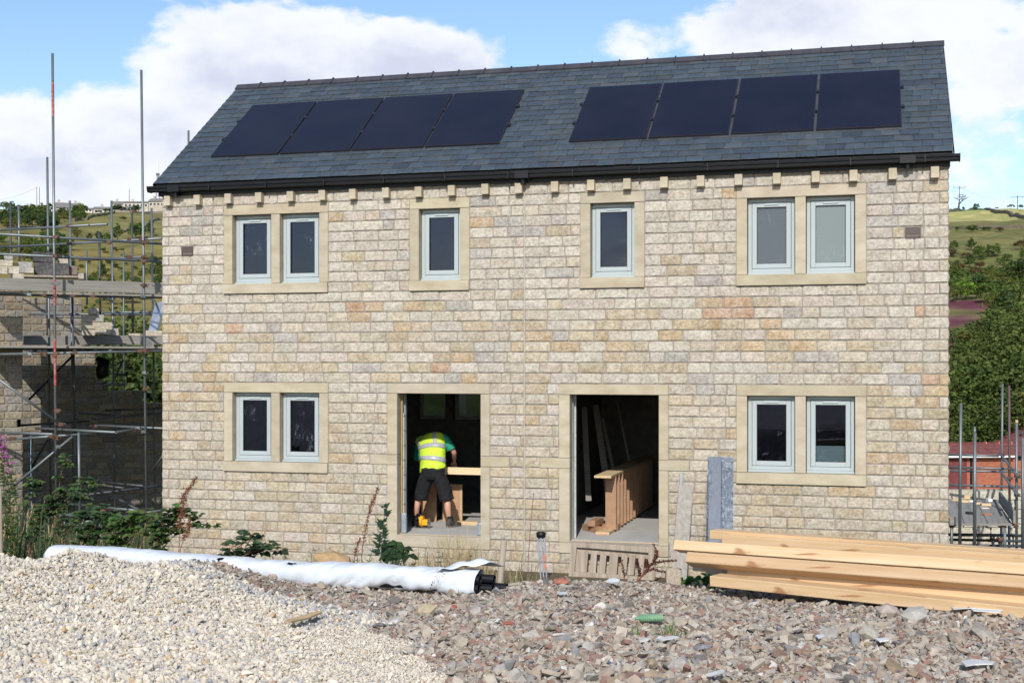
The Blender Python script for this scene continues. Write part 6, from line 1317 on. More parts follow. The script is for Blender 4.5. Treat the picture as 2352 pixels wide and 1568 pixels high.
def put(kind, x, y, h, w, label, group=None, lo=45, hi=800, Y=None, sink=.0, cat=None):
    """x, y: photo pixel of the foot; h, w in metres"""
    g = ground_at_px(x, y, lo, hi) if Y is None else Vector(((x - CX) / F * Y, Y, hz((x - CX) / F * Y, Y)))
    if Y is None: fac = float(np.interp(y, [480, 495, 560, 640, 740], [2.0, 2.6, 3.2, 4.6, 6.5])) * g.y / 3000; h *= fac; w *= fac
    g.z -= sink + .03 * h
    src = TP[kind]; sca = (w, w, h); rz = rt.uniform(0, 6.28)
    if kind not in used_t: used_t.add(kind); o = src; o.location = g; o.rotation_euler = (0, 0, rz); o.scale = sca; o['label'] = label
    else: o = copy_tree(src, g, rz, sca, label)
    if group: o['group'] = group
    elif 'group' in o: del o['group']
    o['category'] = cat or ('bush' if 'bush' in kind else 'tree'); return o
def region(kinds, n, x0, x1, y0, y1, h, label, lo=45, hi=800, wr=(.8, 1.2)):
    for i in range(n):
        k = rt.choice(kinds); x = rt.uniform(x0, x1); y = rt.uniform(y0, y1)
        if 2190 < x < 2275 and 700 < y < 790: continue
        hh = rt.uniform(*h); put(k, x, y, hh, hh * rt.uniform(*wr), label, label.replace('one of the ', '').replace('tree', 'trees').replace('bush', 'bushes'), lo, hi)
put('dark', 8, 481, 9, 10, 'dark tree at the left picture edge of the hilltop', lo=300); put('mid', 20, 481, 8, 8, 'second tree from the left edge on the hilltop', lo=300); put('olive', 44, 472, 6, 11, 'loose feathery tree on the skyline behind the bungalow', lo=300); put('dark', 74, 468, 6, 9, 'rounded tree behind the bungalow roof under the twin poles', lo=300)
put('dark', 60, 486, 7, 9, 'dark tree in front of the hilltop bungalow', lo=300); put('dark', 116, 484, 9, 9, 'dark tree just behind the tall front scaffold pole', lo=300); put('mid', 102, 480, 6, 7, 'tree at the right end of the bungalow', lo=300); put('bright', 184, 486, 10, 9, 'bright yellow-green tree in front of the detached house', lo=300); put('dark', 195, 484, 8, 8, 'dark tree right of the bright yellow-green one', lo=300)
put('dark', 266, 456, 8, 12, 'dark tree on the skyline behind the terrace, larger left one', lo=420); put('dark', 278, 452, 7, 14, 'dark tree on the skyline behind the terrace, right one', lo=420); put('dark', 312, 477, 9, 13, 'dark round tree right of the reddish extension', lo=300); put('bush', 226, 452, 4, 5, 'small windblown bush on the left skyline', lo=420); put('bush', 247, 463, 5, 10, 'bush behind the long terrace roof', lo=300)
region(['dark', 'mid', 'dark', 'olive'], 34, 5, 125, 492, 530, (8, 12), 'one of the dark dense tree crowns below the hilltop bungalow', lo=200); region(['dark', 'mid', 'olive'], 12, 130, 195, 492, 510, (7, 10), 'one of the green tree crowns below the detached house', lo=250)
region(['mid', 'olive', 'dark'], 36, -20, 160, 555, 612, (7, 11), 'one of the leafy trees behind the upper left scaffold rails', lo=120); region(['dark', 'mid'], 6, 60, 165, 590, 640, (6, 8), 'one of the trees just above the block pile', lo=100)
put('bush', 283, 506, 4, 6, 'lone small bush in the middle of the upper left pasture', lo=250)
for x, y, h, k, lb in [(205, 553, 6, 'dark', 'small dark tree left of three below the left pasture'), (228, 556, 8, 'dark', 'middle dark tree of three below the left pasture'), (246, 556, 7, 'mid', 'right tree of three below the left pasture'), (270, 556, 14, 'cone', 'tall conical tree below the left pasture'), (310, 552, 14, 'mid', 'broad tree behind the second tall scaffold pole'), (322, 548, 11, 'dark', 'dark tree beside the pole, left of the bright hedge'), (345, 545, 13, 'cone', 'tall tree by the house corner below the left pasture'), (175, 552, 10, 'olive', 'rounded olive tree left of the three small dark trees'), (238, 580, 4, 'bush', 'small bush hanging below the ledger crossing'), (234, 645, 10, 'cone', 'dark pointed tree between the two rear scaffold poles')]: put(k, x, y, h, h * .8, lb, lo=120)
region(['bush', 'dbush', 'bush', 'rbush'], 34, 165, 385, 575, 640, (1.6, 3.2), 'one of the low bushes on the rough slope left of the house', lo=90, wr=(1.2, 1.9)); region(['bush', 'dbush'], 14, 350, 400, 600, 690, (4, 7), 'one of the bushes close to the house\'s left corner', lo=80)
region(['dbush', 'bush', 'mid'], 16, 180, 400, 650, 700, (4, 6.5), 'one of the thick bushes seen through the upper scaffold bays', lo=60)
for i, (x, y, Y, h) in enumerate([(205, 0, 76, 11), (262, 0, 70, 10.5), (310, 0, 80, 11.5), (355, 0, 68, 10.5), (390, 0, 78, 12), (235, 0, 92, 12), (290, 0, 95, 12), (345, 0, 98, 12.5), (170, 0, 88, 12), (330, 0, 62, 7), (250, 0, 60, 7), (375, 0, 58, 7)]):
    put('wood1' if i % 2 else 'wood2', x, y, h, h * 1.15, 'leafy woodland tree seen through the scaffold left of the house', 'woodland trees left of the house', Y=Y, sink=1.0)
for x, Y, h in [(2440, 96, 9), (2490, 110, 10), (2550, 100, 9), (2610, 118, 11), (2470, 135, 10), (-40, 70, 9), (-110, 84, 10), (130, 78, 10), (80, 92, 11), (20, 84, 10)]: put('wood1' if Y % 4 else 'wood2', x, 0, h, h * 1.15, 'leafy tree at the outer end of the valley woodland', 'woodland trees at the valley edges', Y=Y, sink=1.0)
# right hill
bt_ = thing('bare_tree', 'bare twisted hawthorn beside the power pole on the right skyline', 'tree', ground_at_px(2200, 474, 300, 520)); mb = MB(); rs = random.Random(4)
def branch(p, d, ln, r, n):
    q = p + d * ln; mb.path([p, p.lerp(q, .5) + Vector((rs.uniform(-.1, .1), 0, rs.uniform(-.1, .1))) * ln, q], [r, r * .8, r * .55], 5)
    if n:
        for _ in range(3): branch(q, (d + Vector((rs.uniform(-1, 1), rs.uniform(-1, 1), rs.uniform(-.3, .7)))).normalized(), ln * .72, r * .55, n - 1)
branch(Vector((0, 0, -.5)), Vector((.1, 0, 1)), 2.6, .35, 4); mb.build('branches', MT['bark'], bt_)
put('dark', 2213, 473, 5, 3.5, 'small dark upright bush right of the bare hawthorn', lo=300); put('mid', 2242, 474, 7.5, 8, 'round green tree standing alone on the right skyline', lo=300); put('olive', 2322, 477, 5, 8, 'bushy tree on the skyline by the short power pole', lo=300); put('dark', 2345, 478, 5, 6, 'dark bush at the far right end of the skyline', lo=300); put('bush', 2290, 476, 2.5, 5, 'low bush on the skyline between the round tree and the short pole', lo=300)
for x, y, h, w, k, lb in [(2200, 531, 5, 4, 'dbush', 'small green bush on the lower field wall, left one'), (2232, 534, 7, 9, 'bush', 'larger loose bush on the lower field wall'), (2296, 533, 5, 7, 'rbush', 'russet bush on the lower field wall'), (2262, 530, 4, 9, 'dbush', 'dark scrub patch along the foot of the hay field'), (2190, 577, 7, 7, 'mid', 'pointed green tree by the house edge under the field'), (2231, 576, 9, 9, 'cone', 'pointed green tree in the rough slope, centre'), (2218, 594, 4.5, 6, 'rbush', 'dark red bush below the pointed trees'), (2187, 592, 6, 7, 'rbush', 'dark red bush at the house edge below the field'), (2282, 590, 8, 10, 'mid', 'rounded green bush right of the pointed trees'), (2345, 575, 9, 9, 'rbush', 'russet shrub at the right edge of the rough slope'), (2345, 660, 13, 16, 'dark', 'big dark rounded tree at the right edge above the wood')]: put(k, x, y, h, w, lb, lo=120)
region(['mid', 'olive', 'bush', 'dark', 'rbush', 'bush'], 22, 2180, 2370, 585, 640, (4, 8), 'one of the mixed bushes on the upper right slope', lo=120); region(['mid', 'olive', 'bush', 'dark', 'olive', 'bright'], 52, 2170, 2380, 640, 735, (6, 10), 'one of the green trees on the middle right slope', lo=100)
region(['dbush', 'bush', 'bush'], 8, 2180, 2300, 745, 775, (3, 4), 'one of the bushes beside the purple heather', lo=100)
for i, (x, Y, h) in enumerate([(2190, 98, 7.5), (2240, 104, 8), (2300, 100, 9.5), (2350, 112, 11), (2400, 100, 11), (2275, 128, 9), (2330, 134, 10.5), (2215, 122, 7.5), (2385, 140, 11), (2185, 112, 7.5), (2265, 92, 6), (2325, 92, 7), (2165, 100, 8), (2380, 92, 8), (2212, 94, 6)]):
    put('wood1' if i % 2 else 'wood2', x, 0, h, h * 1.1, 'dark woodland tree in the thick wood right of the house', 'woodland trees right of the house', Y=Y, sink=1.0)
#END6
# ------------------------------------------------------------------ plants in front of the house
rp = random.Random(21)
GR = [(.045, .085, .022), (.06, .105, .028), (.035, .065, .02), (.08, .12, .035)]
DG = [(.025, .055, .022), (.035, .07, .026), (.022, .045, .02)]
ST = [(.36, .27, .13), (.42, .33, .18), (.30, .22, .11), (.46, .38, .22)]
RU = [(.16, .045, .02), (.20, .06, .025), (.12, .035, .018), (.25, .10, .05)]
def blades(name, spots, m, label, cat, w=.006):
    mb = MB()
    for (x, y, z, h, lean, az_, col) in spots:
        p = Vector((x, y, z)); d = Vector((math.cos(az_), math.sin(az_), 0)); s_ = Vector((-d.y, d.x, 0)) * w * (1.0) ; pts = [p, p + d * lean * .15 * h + Vector((0, 0, h * .45)), p + d * lean * .5 * h + Vector((0, 0, h * .82)), p + d * lean * h + Vector((0, 0, h * (1 - .25 * lean)))]
        V = []
        for i, q in enumerate(pts): k = (1, .9, .6, .1)[i]; V += [q - s_ * k, q + s_ * k]
        mb.add(V, [(0, 1, 3, 2), (2, 3, 5, 4), (4, 5, 7, 6)], col)
    o = mb.build(name, m); return tag(o, label, cat, kind='stuff')
def gz(x, y): return hz(x, y)
sp = []
for i in range(5200):
    Y = 1 / rp.uniform(1 / 21.0, 1 / 13.2); x = rp.uniform(-60, 375); X = (x - CX) / F * Y
    dens = 1.0 if x < 150 else .55
    if rp.random() > dens: continue
    h = rp.uniform(.25, .75) * (1.25 if x < 120 else .8) * (1 if Y < 17 else 1.2); sp.append((X, Y, gz(X, Y) - .02, h, rp.uniform(.1, .9), rp.uniform(0, 6.28), rp.choice(GR + GR + DG + ST)))
blades('long_grass', sp, MT['straw'], 'long tangled grass and weeds in front of the left scaffold', 'grass', .007)
sp = []
for i in range(2600):
    x = rp.choice([rp.gauss(1030, 50), rp.uniform(690, 1230), rp.gauss(1075, 40)]); Y = rp.uniform(12.6, 17.4); X = (x - CX) / F * Y
    tall = math.exp(-((x - 1045) / 85) ** 2); h = rp.uniform(.25, .5) + tall * rp.uniform(0, .55) * (Y / 16)
    sp.append((X, Y, gz(X, Y) - .02, h * (1 if Y > 13 else .9), rp.uniform(.05, .7), rp.uniform(0, 6.28), rp.choice(ST + ST + [(.20, .19, .07)])))
blades('dry_grass', sp, MT['straw'], 'dry straw-coloured grass below the left doorway sill', 'grass', .0035)
sp = []
for i in range(2200):
    x = rp.choice([rp.uniform(380, 1230), rp.uniform(600, 1000)]); Y = rp.uniform(12.8, 17.5); X = (x - CX) / F * Y; sp.append((X, Y, gz(X, Y) - .02, rp.uniform(.25, .62), rp.uniform(.1, .9), rp.uniform(0, 6.28), rp.choice(GR + DG + ST)))
blades('short_weeds', sp, MT['straw'], 'short mixed weeds along the foot of the house wall', 'weeds', .005)

def bramble(x0, y0, Z, arcs, label, nleaf=26, ls=.07, cols=GR + DG, group=None, spread=.5):
    base = P(x0, y0, Z); t_ = thing('bramble', label, 'bramble', base, 0, group); sm = MB(); lm = MB()
    for (dx, hh, rch) in arcs:
        az_ = math.atan2(rp.uniform(-.5, .5), 1 if dx >= 0 else -1); d = Vector((math.cos(az_), math.sin(az_) * .6, 0)); pts = []
        for i in range(9):
            t = i / 8; pts.append(Vector((dx * .15, 0, 0)) + d * abs(rch) * t + Vector((0, 0, hh * math.sin(min(1, t * 1.15) * math.pi * .62) * 1.05)))
        sm.path(pts, [.006 * (1 - .6 * i / 8) for i in range(9)], 5, col=(.16, .06, .04))
        for k in range(nleaf):
            t = rp.uniform(.12, 1); i = min(7, int(t * 8)); p = pts[i].lerp(pts[i + 1], t * 8 - i); a = rp.uniform(0, 6.28); st = Vector((math.cos(a), math.sin(a) - .4, rp.uniform(-.1, .7))).normalized(); q = p + st * rp.uniform(.02, .07); sm.path([p, q], .0018, 4, col=(.10, .10, .04), cap=False)
            c = rp.choice(cols); c = tuple(v * rp.uniform(.8, 1.25) for v in c); s0 = ls * rp.uniform(.7, 1.2)
            for da in (-.95, 0, .95):
                dv = Matrix.Rotation(da, 3, 'Z') @ st; lm.leaf(q, dv + Vector((0, 0, -.2)), Vector((rp.uniform(-.3, .3), rp.uniform(-.9, -.2), 1)), s0 * (1.15 if da == 0 else .95), s0 * .72, c)
    sm.build('stems', MT['attr'], t_); lm.build('leaves', MT['leaf'], t_); return t_
GBR = 'brambles in front of the scaffold and house'
bramble(60, 1290, 15.2, [(0, .75, -.7), (0, .8, .7), (0, .6, .4), (0, .55, -.3), (0, .9, .15)], 'leafy bramble at the far left in front of the scaffold foot', 34, .075, group=GBR)
bramble(120, 1290, 17.2, [(0, 1.05, .6), (0, .95, -.5), (0, 1.3, .25), (0, .7, .8)], 'tall bramble climbing beside the front scaffold pole', 34, .07, group=GBR)
bramble(175, 1285, 15.0, [(0, .5, .6), (0, .45, -.6), (0, .5, .2), (0, .4, .9)], 'bramble behind the left end of the white pipe bundle', 32, .08, group=GBR)
bramble(255, 1290, 14.6, [(0, .5, .55), (0, .5, -.5), (0, .45, .15), (0, .38, -.8)], 'bright-leaved bramble between the two front scaffold poles', 34, .09, cols=GR + [(.10, .15, .04)], group=GBR)
bramble(350, 1290, 14.4, [(0, .5, .5), (0, .55, -.35), (0, .4, .7), (0, .45, .2)], 'bramble at the left corner of the house', 32, .075, group=GBR)
bramble(510, 1300, 13.6, [(0, .2, -.5), (0, .24, .45), (0, .18, -.8), (0, .2, .2)], 'low dark bramble behind the bundle, left of the arching one', 10, .075, cols=DG, group=GBR)
bramble(545, 1300, 13.8, [(0, .30, .30), (0, .22, .42), (0, .28, .12), (0, .14, .5), (0, .16, -.35)], 'dark large-leaved bramble arching over the white bundle under the lower left window', 9, .085, cols=DG, group=GBR)
# fern-like dark weeds
def frond_plant(x, Z, h, n, label, col, group=None):
    base = P(x, 1300, Z); base.z = gz(base.x, base.y); top = CAMZ - (1262 - HY) / F * Z; h = max(h, top - base.z); t_ = thing('weed_plant', label, 'weed', base, 0, group); lm = MB(); sm = MB()
    for k in range(n):
        a = rp.uniform(0, 6.28); d = Vector((math.cos(a) * .45, math.sin(a) * .3, 1)).normalized(); L_ = h * rp.uniform(.75, 1.1); pts = [d * L_ * i / 6 + Vector((math.cos(a) * .06 * (i / 6) ** 2, 0, 0)) for i in range(7)]; sm.path(pts, .003, 4, col=(.07, .06, .03))
        for i in range(12):
            t = .35 + .65 * i / 12; q = pts[min(5, int(t * 6))].lerp(pts[min(6, int(t * 6) + 1)], t * 6 % 1); ln = .09 * (1.25 - t)
            for s_ in (-1, 1): lm.leaf(q, Vector((s_ * 1.0, -.3, .5 + rp.uniform(-.2, .2))), Vector((0, -1, .6)), ln, ln * .32, tuple(v * rp.uniform(.7, 1.2) for v in rp.choice(col)))
    sm.build('stems', MT['attr'], t_); lm.build('leaves', MT['leaf'], t_)
for i, (x, lb) in enumerate([(672, 'dark ferny weed nearest the arching bramble'), (706, 'dark ferny weed left of the orange rock'), (738, 'dark ferny weed touching the orange rock'), (640, 'dark ferny weed among the bramble leaves'), (600, 'dark ferny weed left of the bramble leaves under the lower left window'), (795, 'ferny weed right of the orange rock'), (850, 'ferny weed between the slender dock stalk and the tall thistle'), (975, 'ferny weed in the dry grass under the left door sill'), (1000, 'second ferny weed in the dry grass, right one')]):
    frond_plant(x, 13.6 + .2 * (i % 3), .5, 7, lb, DG if i < 7 else [(.05, .06, .03), (.08, .08, .035)])
def seed_stalk(pts, Z, label, r=.020, dens=260, col=RU, name='dock_plant', leafy=False):
    base = P(*pts[-1], Z); t_ = thing(name, label, 'dock', base); W = [P(x, y, Z) - base for x, y in pts]; g = base.copy(); g.z = gz(g.x, g.y); sm = MB(); sm.path([g - base] + W[::-1], .004, 5, col=(.20, .07, .035)); sd = MB(); tot = len(W) - 1
    for k in range(dens):
        t = rp.random() ** .9 * tot * .78; i = min(tot - 1, int(t)); p = W[i].lerp(W[i + 1], t - i); rr = r * (.35 + .75 * math.sin(min(1, (t + .2) / tot) * 3.0)); q = p + Vector((rp.gauss(0, 1), rp.gauss(0, 1), rp.gauss(0, .6))) * rr * .55; s_ = rp.uniform(.004, .008)
        sd.leaf(q, Vector((rp.uniform(-1, 1), rp.uniform(-1, 1), rp.uniform(-1, .5))), Vector((0, -1, .3)), s_ * 2.2, s_ * 1.7, rp.choice(col))
    sm.build('stem', MT['attr'], t_); sd.build('seeds', MT['straw'], t_); return t_
seed_stalk([(452, 1094), (441, 1112), (424, 1133), (421, 1150), (419.5, 1171), (415, 1200), (413, 1225), (411, 1266)], 13.3, 'tall rust-brown dock seed head in front of the house\'s left corner', .034, 620)
seed_stalk([(435, 1185), (434, 1203), (434, 1214), (427, 1226), (421, 1240), (414, 1262)], 13.2, 'short rust-brown dock seed head beside the tall one', .026, 240)
seed_stalk([(868, 1118), (861, 1140), (851, 1165), (845, 1190), (838, 1225), (833, 1255), (830, 1292)], 13.4, 'slender dock stalk left of the left doorway', .018, 300)
seed_stalk([(828, 1234), (821, 1250), (817, 1266), (813, 1292)], 13.3, 'small reddish dock stalk at the foot of the slender one', .018, 120)
rd = [(.07, .018, .014), (.10, .025, .018), (.05, .015, .012)]
for i, pts in enumerate([[(1509, 1262), (1506, 1278), (1500, 1290), (1485, 1305), (1464, 1334)], [(1554, 1286), (1535, 1287), (1515, 1289), (1497, 1294), (1470, 1330)], [(1484, 1282), (1486, 1295), (1484, 1312), (1466, 1333)], [(1461, 1284), (1466, 1300), (1470, 1315), (1462, 1334)], [(1536, 1311), (1520, 1312), (1500, 1305), (1484, 1312), (1465, 1334)], [(1428, 1285), (1431, 1302), (1434, 1318), (1434, 1336)], [(1519, 1324), (1505, 1333), (1490, 1336), (1475, 1338)], [(1500, 1248), (1507, 1262), (1511, 1275), (1503, 1290), (1470, 1330)]]):
    seed_stalk(pts, 12.2 + .1 * i, 'dark maroon dock spray in front of the pallet, branch number ' + ('one', 'two', 'three', 'four', 'five', 'six', 'seven', 'eight')[i] if False else ['dark maroon seed spray reaching highest over the pallet\'s right post', 'dark maroon seed spray pointing right towards the pine beams', 'dark maroon seed spray leaning on the pallet\'s last gap', 'dark maroon seed spray in the pallet\'s sixth gap', 'low maroon seed spray pointing right under the longer one', 'thin maroon seed spray over the middle of the pallet', 'lowest maroon seed spray lying along the rubble edge', 'faint maroon seed spray at the pallet\'s top right corner'][i], .014 if i < 5 else .008, 170 if i < 5 else 70, rd)
# thistle and broad-leaved plant
t_ = thing('sow_thistle', 'tall green thistle with jagged leaves left of the left doorway', 'thistle', P(874, 1292, 13.5)); b0 = Vector(t_.location); stm = [P(x, y, 13.5) - b0 for x, y in [(874, 1300), (876, 1268), (877.5, 1240), (880, 1208), (883, 1182), (882, 1162)]]
sm = MB(); sm.path(stm, [.006, .006, .005, .005, .004, .003], 6, col=(.07, .09, .05)); lm = MB()
for i in range(46):
    t = rp.uniform(.3, 5); k = min(4, int(t)); p = stm[k].lerp(stm[k + 1], t - k); a = rp.choice([-1, 1]); d = Vector((a * rp.uniform(.5, 1), -rp.uniform(0, .6), rp.uniform(.2, .9))); ln = rp.uniform(.05, .11) * (1.2 - .1 * t); c = rp.choice([(.04, .075, .05), (.055, .09, .06), (.03, .06, .035)])
    for da in (-.6, 0, .6): lm.leaf(p + d.normalized() * ln * .15, Matrix.Rotation(da, 3, 'Y') @ d, Vector((0, -1, .4)), ln * (1 if da == 0 else .55), ln * .3, c)
sm.build('stem', MT['attr'], t_); lm.build('leaves', MT['leaf'], t_)
t_ = thing('broad_leaved_weed', 'drooping broad-leaved plant under the left foot of the left doorway', 'weed', P(905, 1296, 13.6)); b0 = Vector(t_.location); sm = MB(); lm = MB()
for (x, y) in [(893, 1250), (903, 1246), (912, 1243), (922, 1250), (932, 1256), (898, 1262), (910, 1262), (940, 1272), (925, 1268), (890, 1272), (915, 1275)]:
    q = P(x, y, 13.5) - b0; sm.path([Vector((0, 0, -.2)), q * .6 + Vector((0, 0, .02)), q], .004, 5, col=(.09, .10, .04))
    for k in range(4): lm.leaf(q, Vector((rp.uniform(-1, 1), -.5, rp.uniform(-1.2, -.1))), Vector((rp.uniform(-.3, .3), -1, .5)), rp.uniform(.07, .13), rp.uniform(.045, .07), rp.choice(DG))
sm.build('stems', MT['attr'], t_); lm.build('leaves', MT['leaf'], t_)
for (x0, y0, Z, n, sp_, lb) in [(1583, 1350, 11.25, 16, 15, 'green leafy weed under the tips of the pine beams'), (1625, 1345, 11.3, 14, 14, 'green nettle-like leaves behind the lowest pine beam end'), (1655, 1362, 11.1, 10, 16, 'small green leaves poking out below the lowest pine beam')]:
    b0 = P(x0, y0 + 10, Z); t_ = thing('leafy_weed', lb, 'weed', b0); sm = MB(); lm = MB()
    for k in range(n):
        q = P(x0 + rp.uniform(-sp_, sp_), y0 - rp.uniform(-2, 24), Z + rp.uniform(-.08, .08)) - b0; sm.path([Vector((0, 0, 0)), q], .003, 4, col=(.08, .12, .04))
        for j in range(3): lm.leaf(q, Vector((rp.uniform(-1, 1), -.6, rp.uniform(-.6, .5))), Vector((0, -1, .8)), rp.uniform(.05, .09), rp.uniform(.03, .05), rp.choice([(.04, .12, .025), (.03, .09, .02), (.06, .15, .03)]))
    sm.build('stems', MT['attr'], t_); lm.build('leaves', MT['leaf'], t_)
# willowherb with pink flowers at the left edge
t_ = thing('willowherb', 'pink flowering willowherb at the left picture edge', 'flower', P(8, 1290, 13.0)); b0 = Vector(t_.location); sm = MB(); lm = MB(); fm = MB()
for (x, yt) in [(3, 1000), (12, 1012), (-6, 1020), (20, 1040), (30, 1070), (-14, 1040)]:
    top = P(x, yt, 13.0) - b0; foot = Vector((rp.uniform(-.15, .15), 0, -.3)); pts = [foot.lerp(top, i / 6) + Vector((.02 * math.sin(i), 0, 0)) for i in range(7)]; sm.path(pts, .004, 5, col=(.12, .08, .04))
    for k in range(60):
        t = rp.uniform(.25, .95); p = foot.lerp(top, t); lm.leaf(p, Vector((rp.uniform(-1, 1), rp.uniform(-1, .3), rp.uniform(-.2, .5))), Vector((0, -1, .6)), rp.uniform(.05, .10), .016, rp.choice(GR))
    if yt < 1045:
        for k in range(26): p = foot.lerp(top, rp.uniform(.86, 1.0)) + Vector((rp.gauss(0, .025), rp.gauss(0, .025), 0)); fm.leaf(p, Vector((rp.uniform(-1, 1), -1, rp.uniform(-.5, .5))), Vector((0, -1, .5)), .026, .022, rp.choice([(.50, .10, .42), (.42, .07, .38), (.58, .18, .5)]))
sm.build('stems', MT['attr'], t_); lm.build('leaves', MT['leaf'], t_); fm.build('flowers', MT['leaf'], t_)
for i in range(5):
    pass
seed_stalk([(1226, 1131), (1221, 1180), (1217, 1230), (1213, 1290)], 15.5, 'thin brown dead stalk beside the movement joint between the doorways', .006, 40, ST, 'dead_stalk')

# ------------------------------------------------------------------ single stones and litter
def rock(x, y, Z, sz, asp, col, label, name='rock', seed=1, sink=.3, rz=0.0, group=None):
    r = np.random.default_rng(seed); V = IV * (1 + r.uniform(-.25, .25, (12, 1))) * np.array(asp) * sz; g = P(x, y, Z); g.z = hz(g.x, g.y) + sz * asp[2] * (1 - sink) if Z < 12 else g.z
    mb = MB(); mb.add([tuple(v) for v in V], [tuple(f) for f in IF], col); o = mb.build(name, MT['gravel'], None, bevel=sz * .08); o.location = g; o.rotation_euler = (r.uniform(-.3, .3), r.uniform(-.3, .3), rz); return tag(o, label, 'stone', group)
def gy(x, y):
    g = ground_at_px(x, y, 5.5, 12.5); return g.y
rock(765, 1290, 13.2, .19, (1.3, .8, .75), (.40, .27, .14), 'orange-tan rough rock behind the white bundle', seed=3, rz=.3)
GS = 'larger single stones on the gravel and rubble'
for i, (x, y, s_, asp, c, lb) in enumerate([(977, 1418, .075, (1.0, .9, 1.0), (.40, .34, .23), 'largest tan pointed stone where gravel meets rubble'), (1042, 1402, .035, (1, .8, .8), (.33, .12, .08), 'red brick piece right of the tan pointed stone'), (2136, 1395, .09, (1.2, .8, .5), (.36, .32, .27), 'large grey stone under the pine beams at the right'), (2185, 1384, .085, (1.4, .7, .35), (.36, .32, .26), 'long flat stone by the right part of the pine beams'),
        (2040, 1418, .08, (1.2, 1, .8), (.37, .31, .27), 'big pinkish-grey stone below the middle of the pine beams'), (2100, 1432, .08, (1.2, 1, .9), (.35, .33, .30), 'big grey stone right of the pinkish one below the beams'), (1995, 1470, .07, (1.2, 1, .8), (.40, .37, .31), 'pale squarish stone in the right rubble'), (2262, 1470, .09, (1.5, .8, .5), (.32, .29, .24), 'long brown-grey stone in the right rubble'), (2200, 1476, .07, (1, .8, .5), (.30, .25, .2), 'brown stone near the right edge of the rubble'), (1750, 1345, .06, (1, .9, .9), (.30, .11, .08), 'red brick lump at the rubble edge under the beams'),
        (1716, 1333, .06, (.9, .8, 1), (.46, .42, .35), 'upright pale stone at the rubble edge under the beams'), (1810, 1350, .06, (1, .9, 1.1), (.42, .37, .30), 'pale stone standing against the lowest beam'), (1700, 1345, .06, (1.2, .9, .8), (.44, .44, .44), 'rounded grey-white stone at the rubble edge near the green leaves'), (1290, 1340, .06, (1.4, .8, .5), (.34, .14, .10), 'flat red brick at the rubble crest between the doorways'), (1170, 1440, .05, (1, 1, .5), (.30, .11, .085), 'broken red brick in the middle of the rubble'), (1560, 1545, .07, (1.1, 1, .8), (.36, .33, .30), 'grey stone at the lower edge of the rubble')]):
    Y = gy(x, y); rock(x, y, min(Y, 11.9), s_, asp, c, lb, 'stone', 10 + i, .35, i * .7, GS)
def litter(name, pts, Yoff, col, label, cat, t=.004, m='attr', lift=.03, group=None):
    lift = lift + .018
    """thin irregular piece lying on the ground: photo outline, own thickness"""
    W = []
    for x, y in pts: g = ground_at_px(x, y, 5.5, 12.5); W.append(g + Vector((0, 0, lift)))
    c0 = sum(W, Vector()) / len(W); W = [w - c0 for w in W]; n = len(W); mb = MB(); mb.add(W + [w + Vector((0, 0, t)) for w in W], [tuple(range(n - 1, -1, -1)), tuple(range(n, 2 * n))] + [(i, (i + 1) % n, n + (i + 1) % n, n + i) for i in range(n)], col); o = mb.build(name, MT[m], None, loc=c0); return tag(o, label, cat, group)
litter('yellow_scrap', [(1073, 1355), (1078, 1351), (1084, 1353), (1092, 1352), (1096, 1356), (1088, 1358), (1081, 1360), (1074, 1359)], 0, (.75, .62, .06), 'crumpled bright yellow scrap on the rubble near the bundle\'s open end', 'litter', .03)
litter('white_cloth', [(1392, 1353), (1400, 1347), (1412, 1346), (1424, 1349), (1422, 1354), (1408, 1356)], 0, (.78, .79, .80), 'white cloth or plastic lying on the rubble crest below the pallet', 'litter', .012, lift=.04)
litter('wood_splinter', [(658, 1444), (700, 1434), (722, 1426), (737, 1423), (741, 1426), (705, 1441), (668, 1449)], 0, (.55, .38, .20), 'pale wooden splinter lying on the gravel', 'wood', .012, lift=.035)
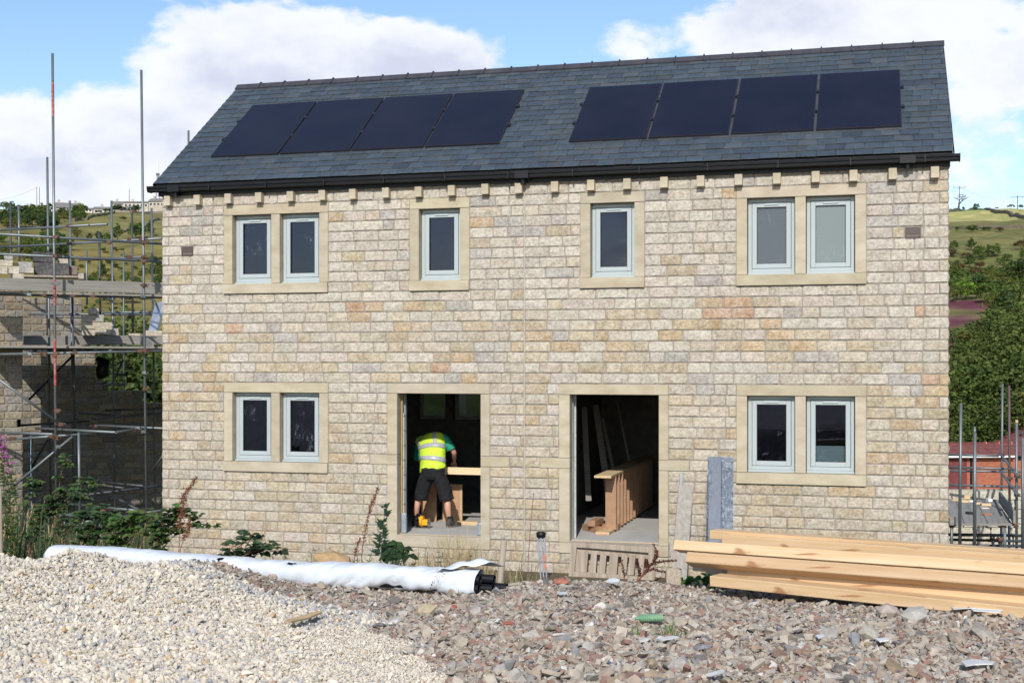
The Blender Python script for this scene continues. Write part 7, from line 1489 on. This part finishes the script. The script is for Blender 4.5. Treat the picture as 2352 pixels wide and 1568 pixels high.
for i, (q, lb) in enumerate([([(2182, 1406), (2222, 1402), (2310, 1407), (2312, 1411), (2222, 1407)], 'upper white plastic strip at the foot of the right beams'), ([(2184, 1411), (2222, 1408), (2310, 1413), (2306, 1418), (2228, 1413), (2190, 1415)], 'middle white plastic strip at the foot of the right beams'), ([(2230, 1415), (2300, 1419), (2298, 1424), (2236, 1419)], 'lowest white plastic strip at the foot of the right beams'),
        ([(2206, 1540), (2240, 1536), (2286, 1542), (2280, 1547), (2240, 1548), (2218, 1552)], 'torn white plastic grid near the bottom right corner'), ([(1508, 1486), (1548, 1480), (1560, 1483), (1520, 1491)], 'pale flat tile piece right of the middle of the rubble'), ([(1872, 1478), (1890, 1476), (1894, 1482), (1880, 1486)], 'small white shard in the right rubble'), ([(2010, 1486), (2038, 1484), (2042, 1490), (2020, 1493)], 'white curved shard in the right rubble'), ([(1278, 1376), (1300, 1374), (1305, 1379), (1285, 1381)], 'white shard on the rubble below the tripod'), ([(1620, 1572), (1660, 1560), (1664, 1566), (1630, 1576)], 'pale wood strip at the bottom edge of the rubble')]):
    litter('white_piece', q, 0, (.62, .61, .59), lb, 'litter', .006, lift=.03)
bt0 = ground_at_px(1492, 1436, 5.5, 12.5); gb_ = thing('plastic_bottle', 'crushed ribbed green plastic bottle lying on the rubble', 'bottle', bt0 + Vector((0, 0, .05)), .1); mb = MB(); prof = [(-.095, .012), (-.075, .014), (-.06, .028)] + [(-.05 + i * .0065, .036 - (.005 if i % 2 else 0)) for i in range(20)] + [(.085, .03)]
mb.path([(x, 0, 0) for x, r_ in prof], [(r_, r_ * .75) for x, r_ in prof], 14, flat=(0, 1, 0)); mb.build('bottle_body', MT['green_bottle'], gb_, smooth=False)
for i, (x, y, n, h, lb) in enumerate([(1538, 1468, 60, .10, 'bright grass tuft growing in the rubble below the bottle'), (1050, 1366, 30, .08, 'small grass tuft in the rubble near the bundle end'), (1455, 1460, 18, .07, 'sparse grass blades left of the bottle'), (1120, 1395, 14, .05, 'tiny grass sprig in the middle rubble')]):
    g = ground_at_px(x, y, 5.5, 12.5); mb = MB()
    for k in range(n):
        a = rp.uniform(0, 6.28); p = Vector((rp.gauss(0, .04), rp.gauss(0, .03), 0)); d = Vector((math.cos(a), math.sin(a), 0)); s_ = Vector((-d.y, d.x, 0)) * .0022; hh = h * rp.uniform(.6, 1.2); c = rp.choice([(.10, .22, .04), (.14, .26, .05), (.08, .16, .03)])
        mb.add([p - s_, p + s_, p + d * hh * .3 + Vector((0, 0, hh * .7)) + s_ * .7, p + d * hh * .3 + Vector((0, 0, hh * .7)) - s_ * .7, p + d * hh * .8 + Vector((0, 0, hh))], [(0, 1, 2, 3), (3, 2, 4)], c)
    o = mb.build('grass_tuft', MT['straw'], None, loc=g + Vector((0, 0, .01))); tag(o, lb, 'grass tuft')
for k_, o_ in [(k, TP[k]) for k in TP if k not in used_t]:
    for ch in list(o_.children): bpy.data.objects.remove(ch)
    bpy.data.objects.remove(o_)
#END7
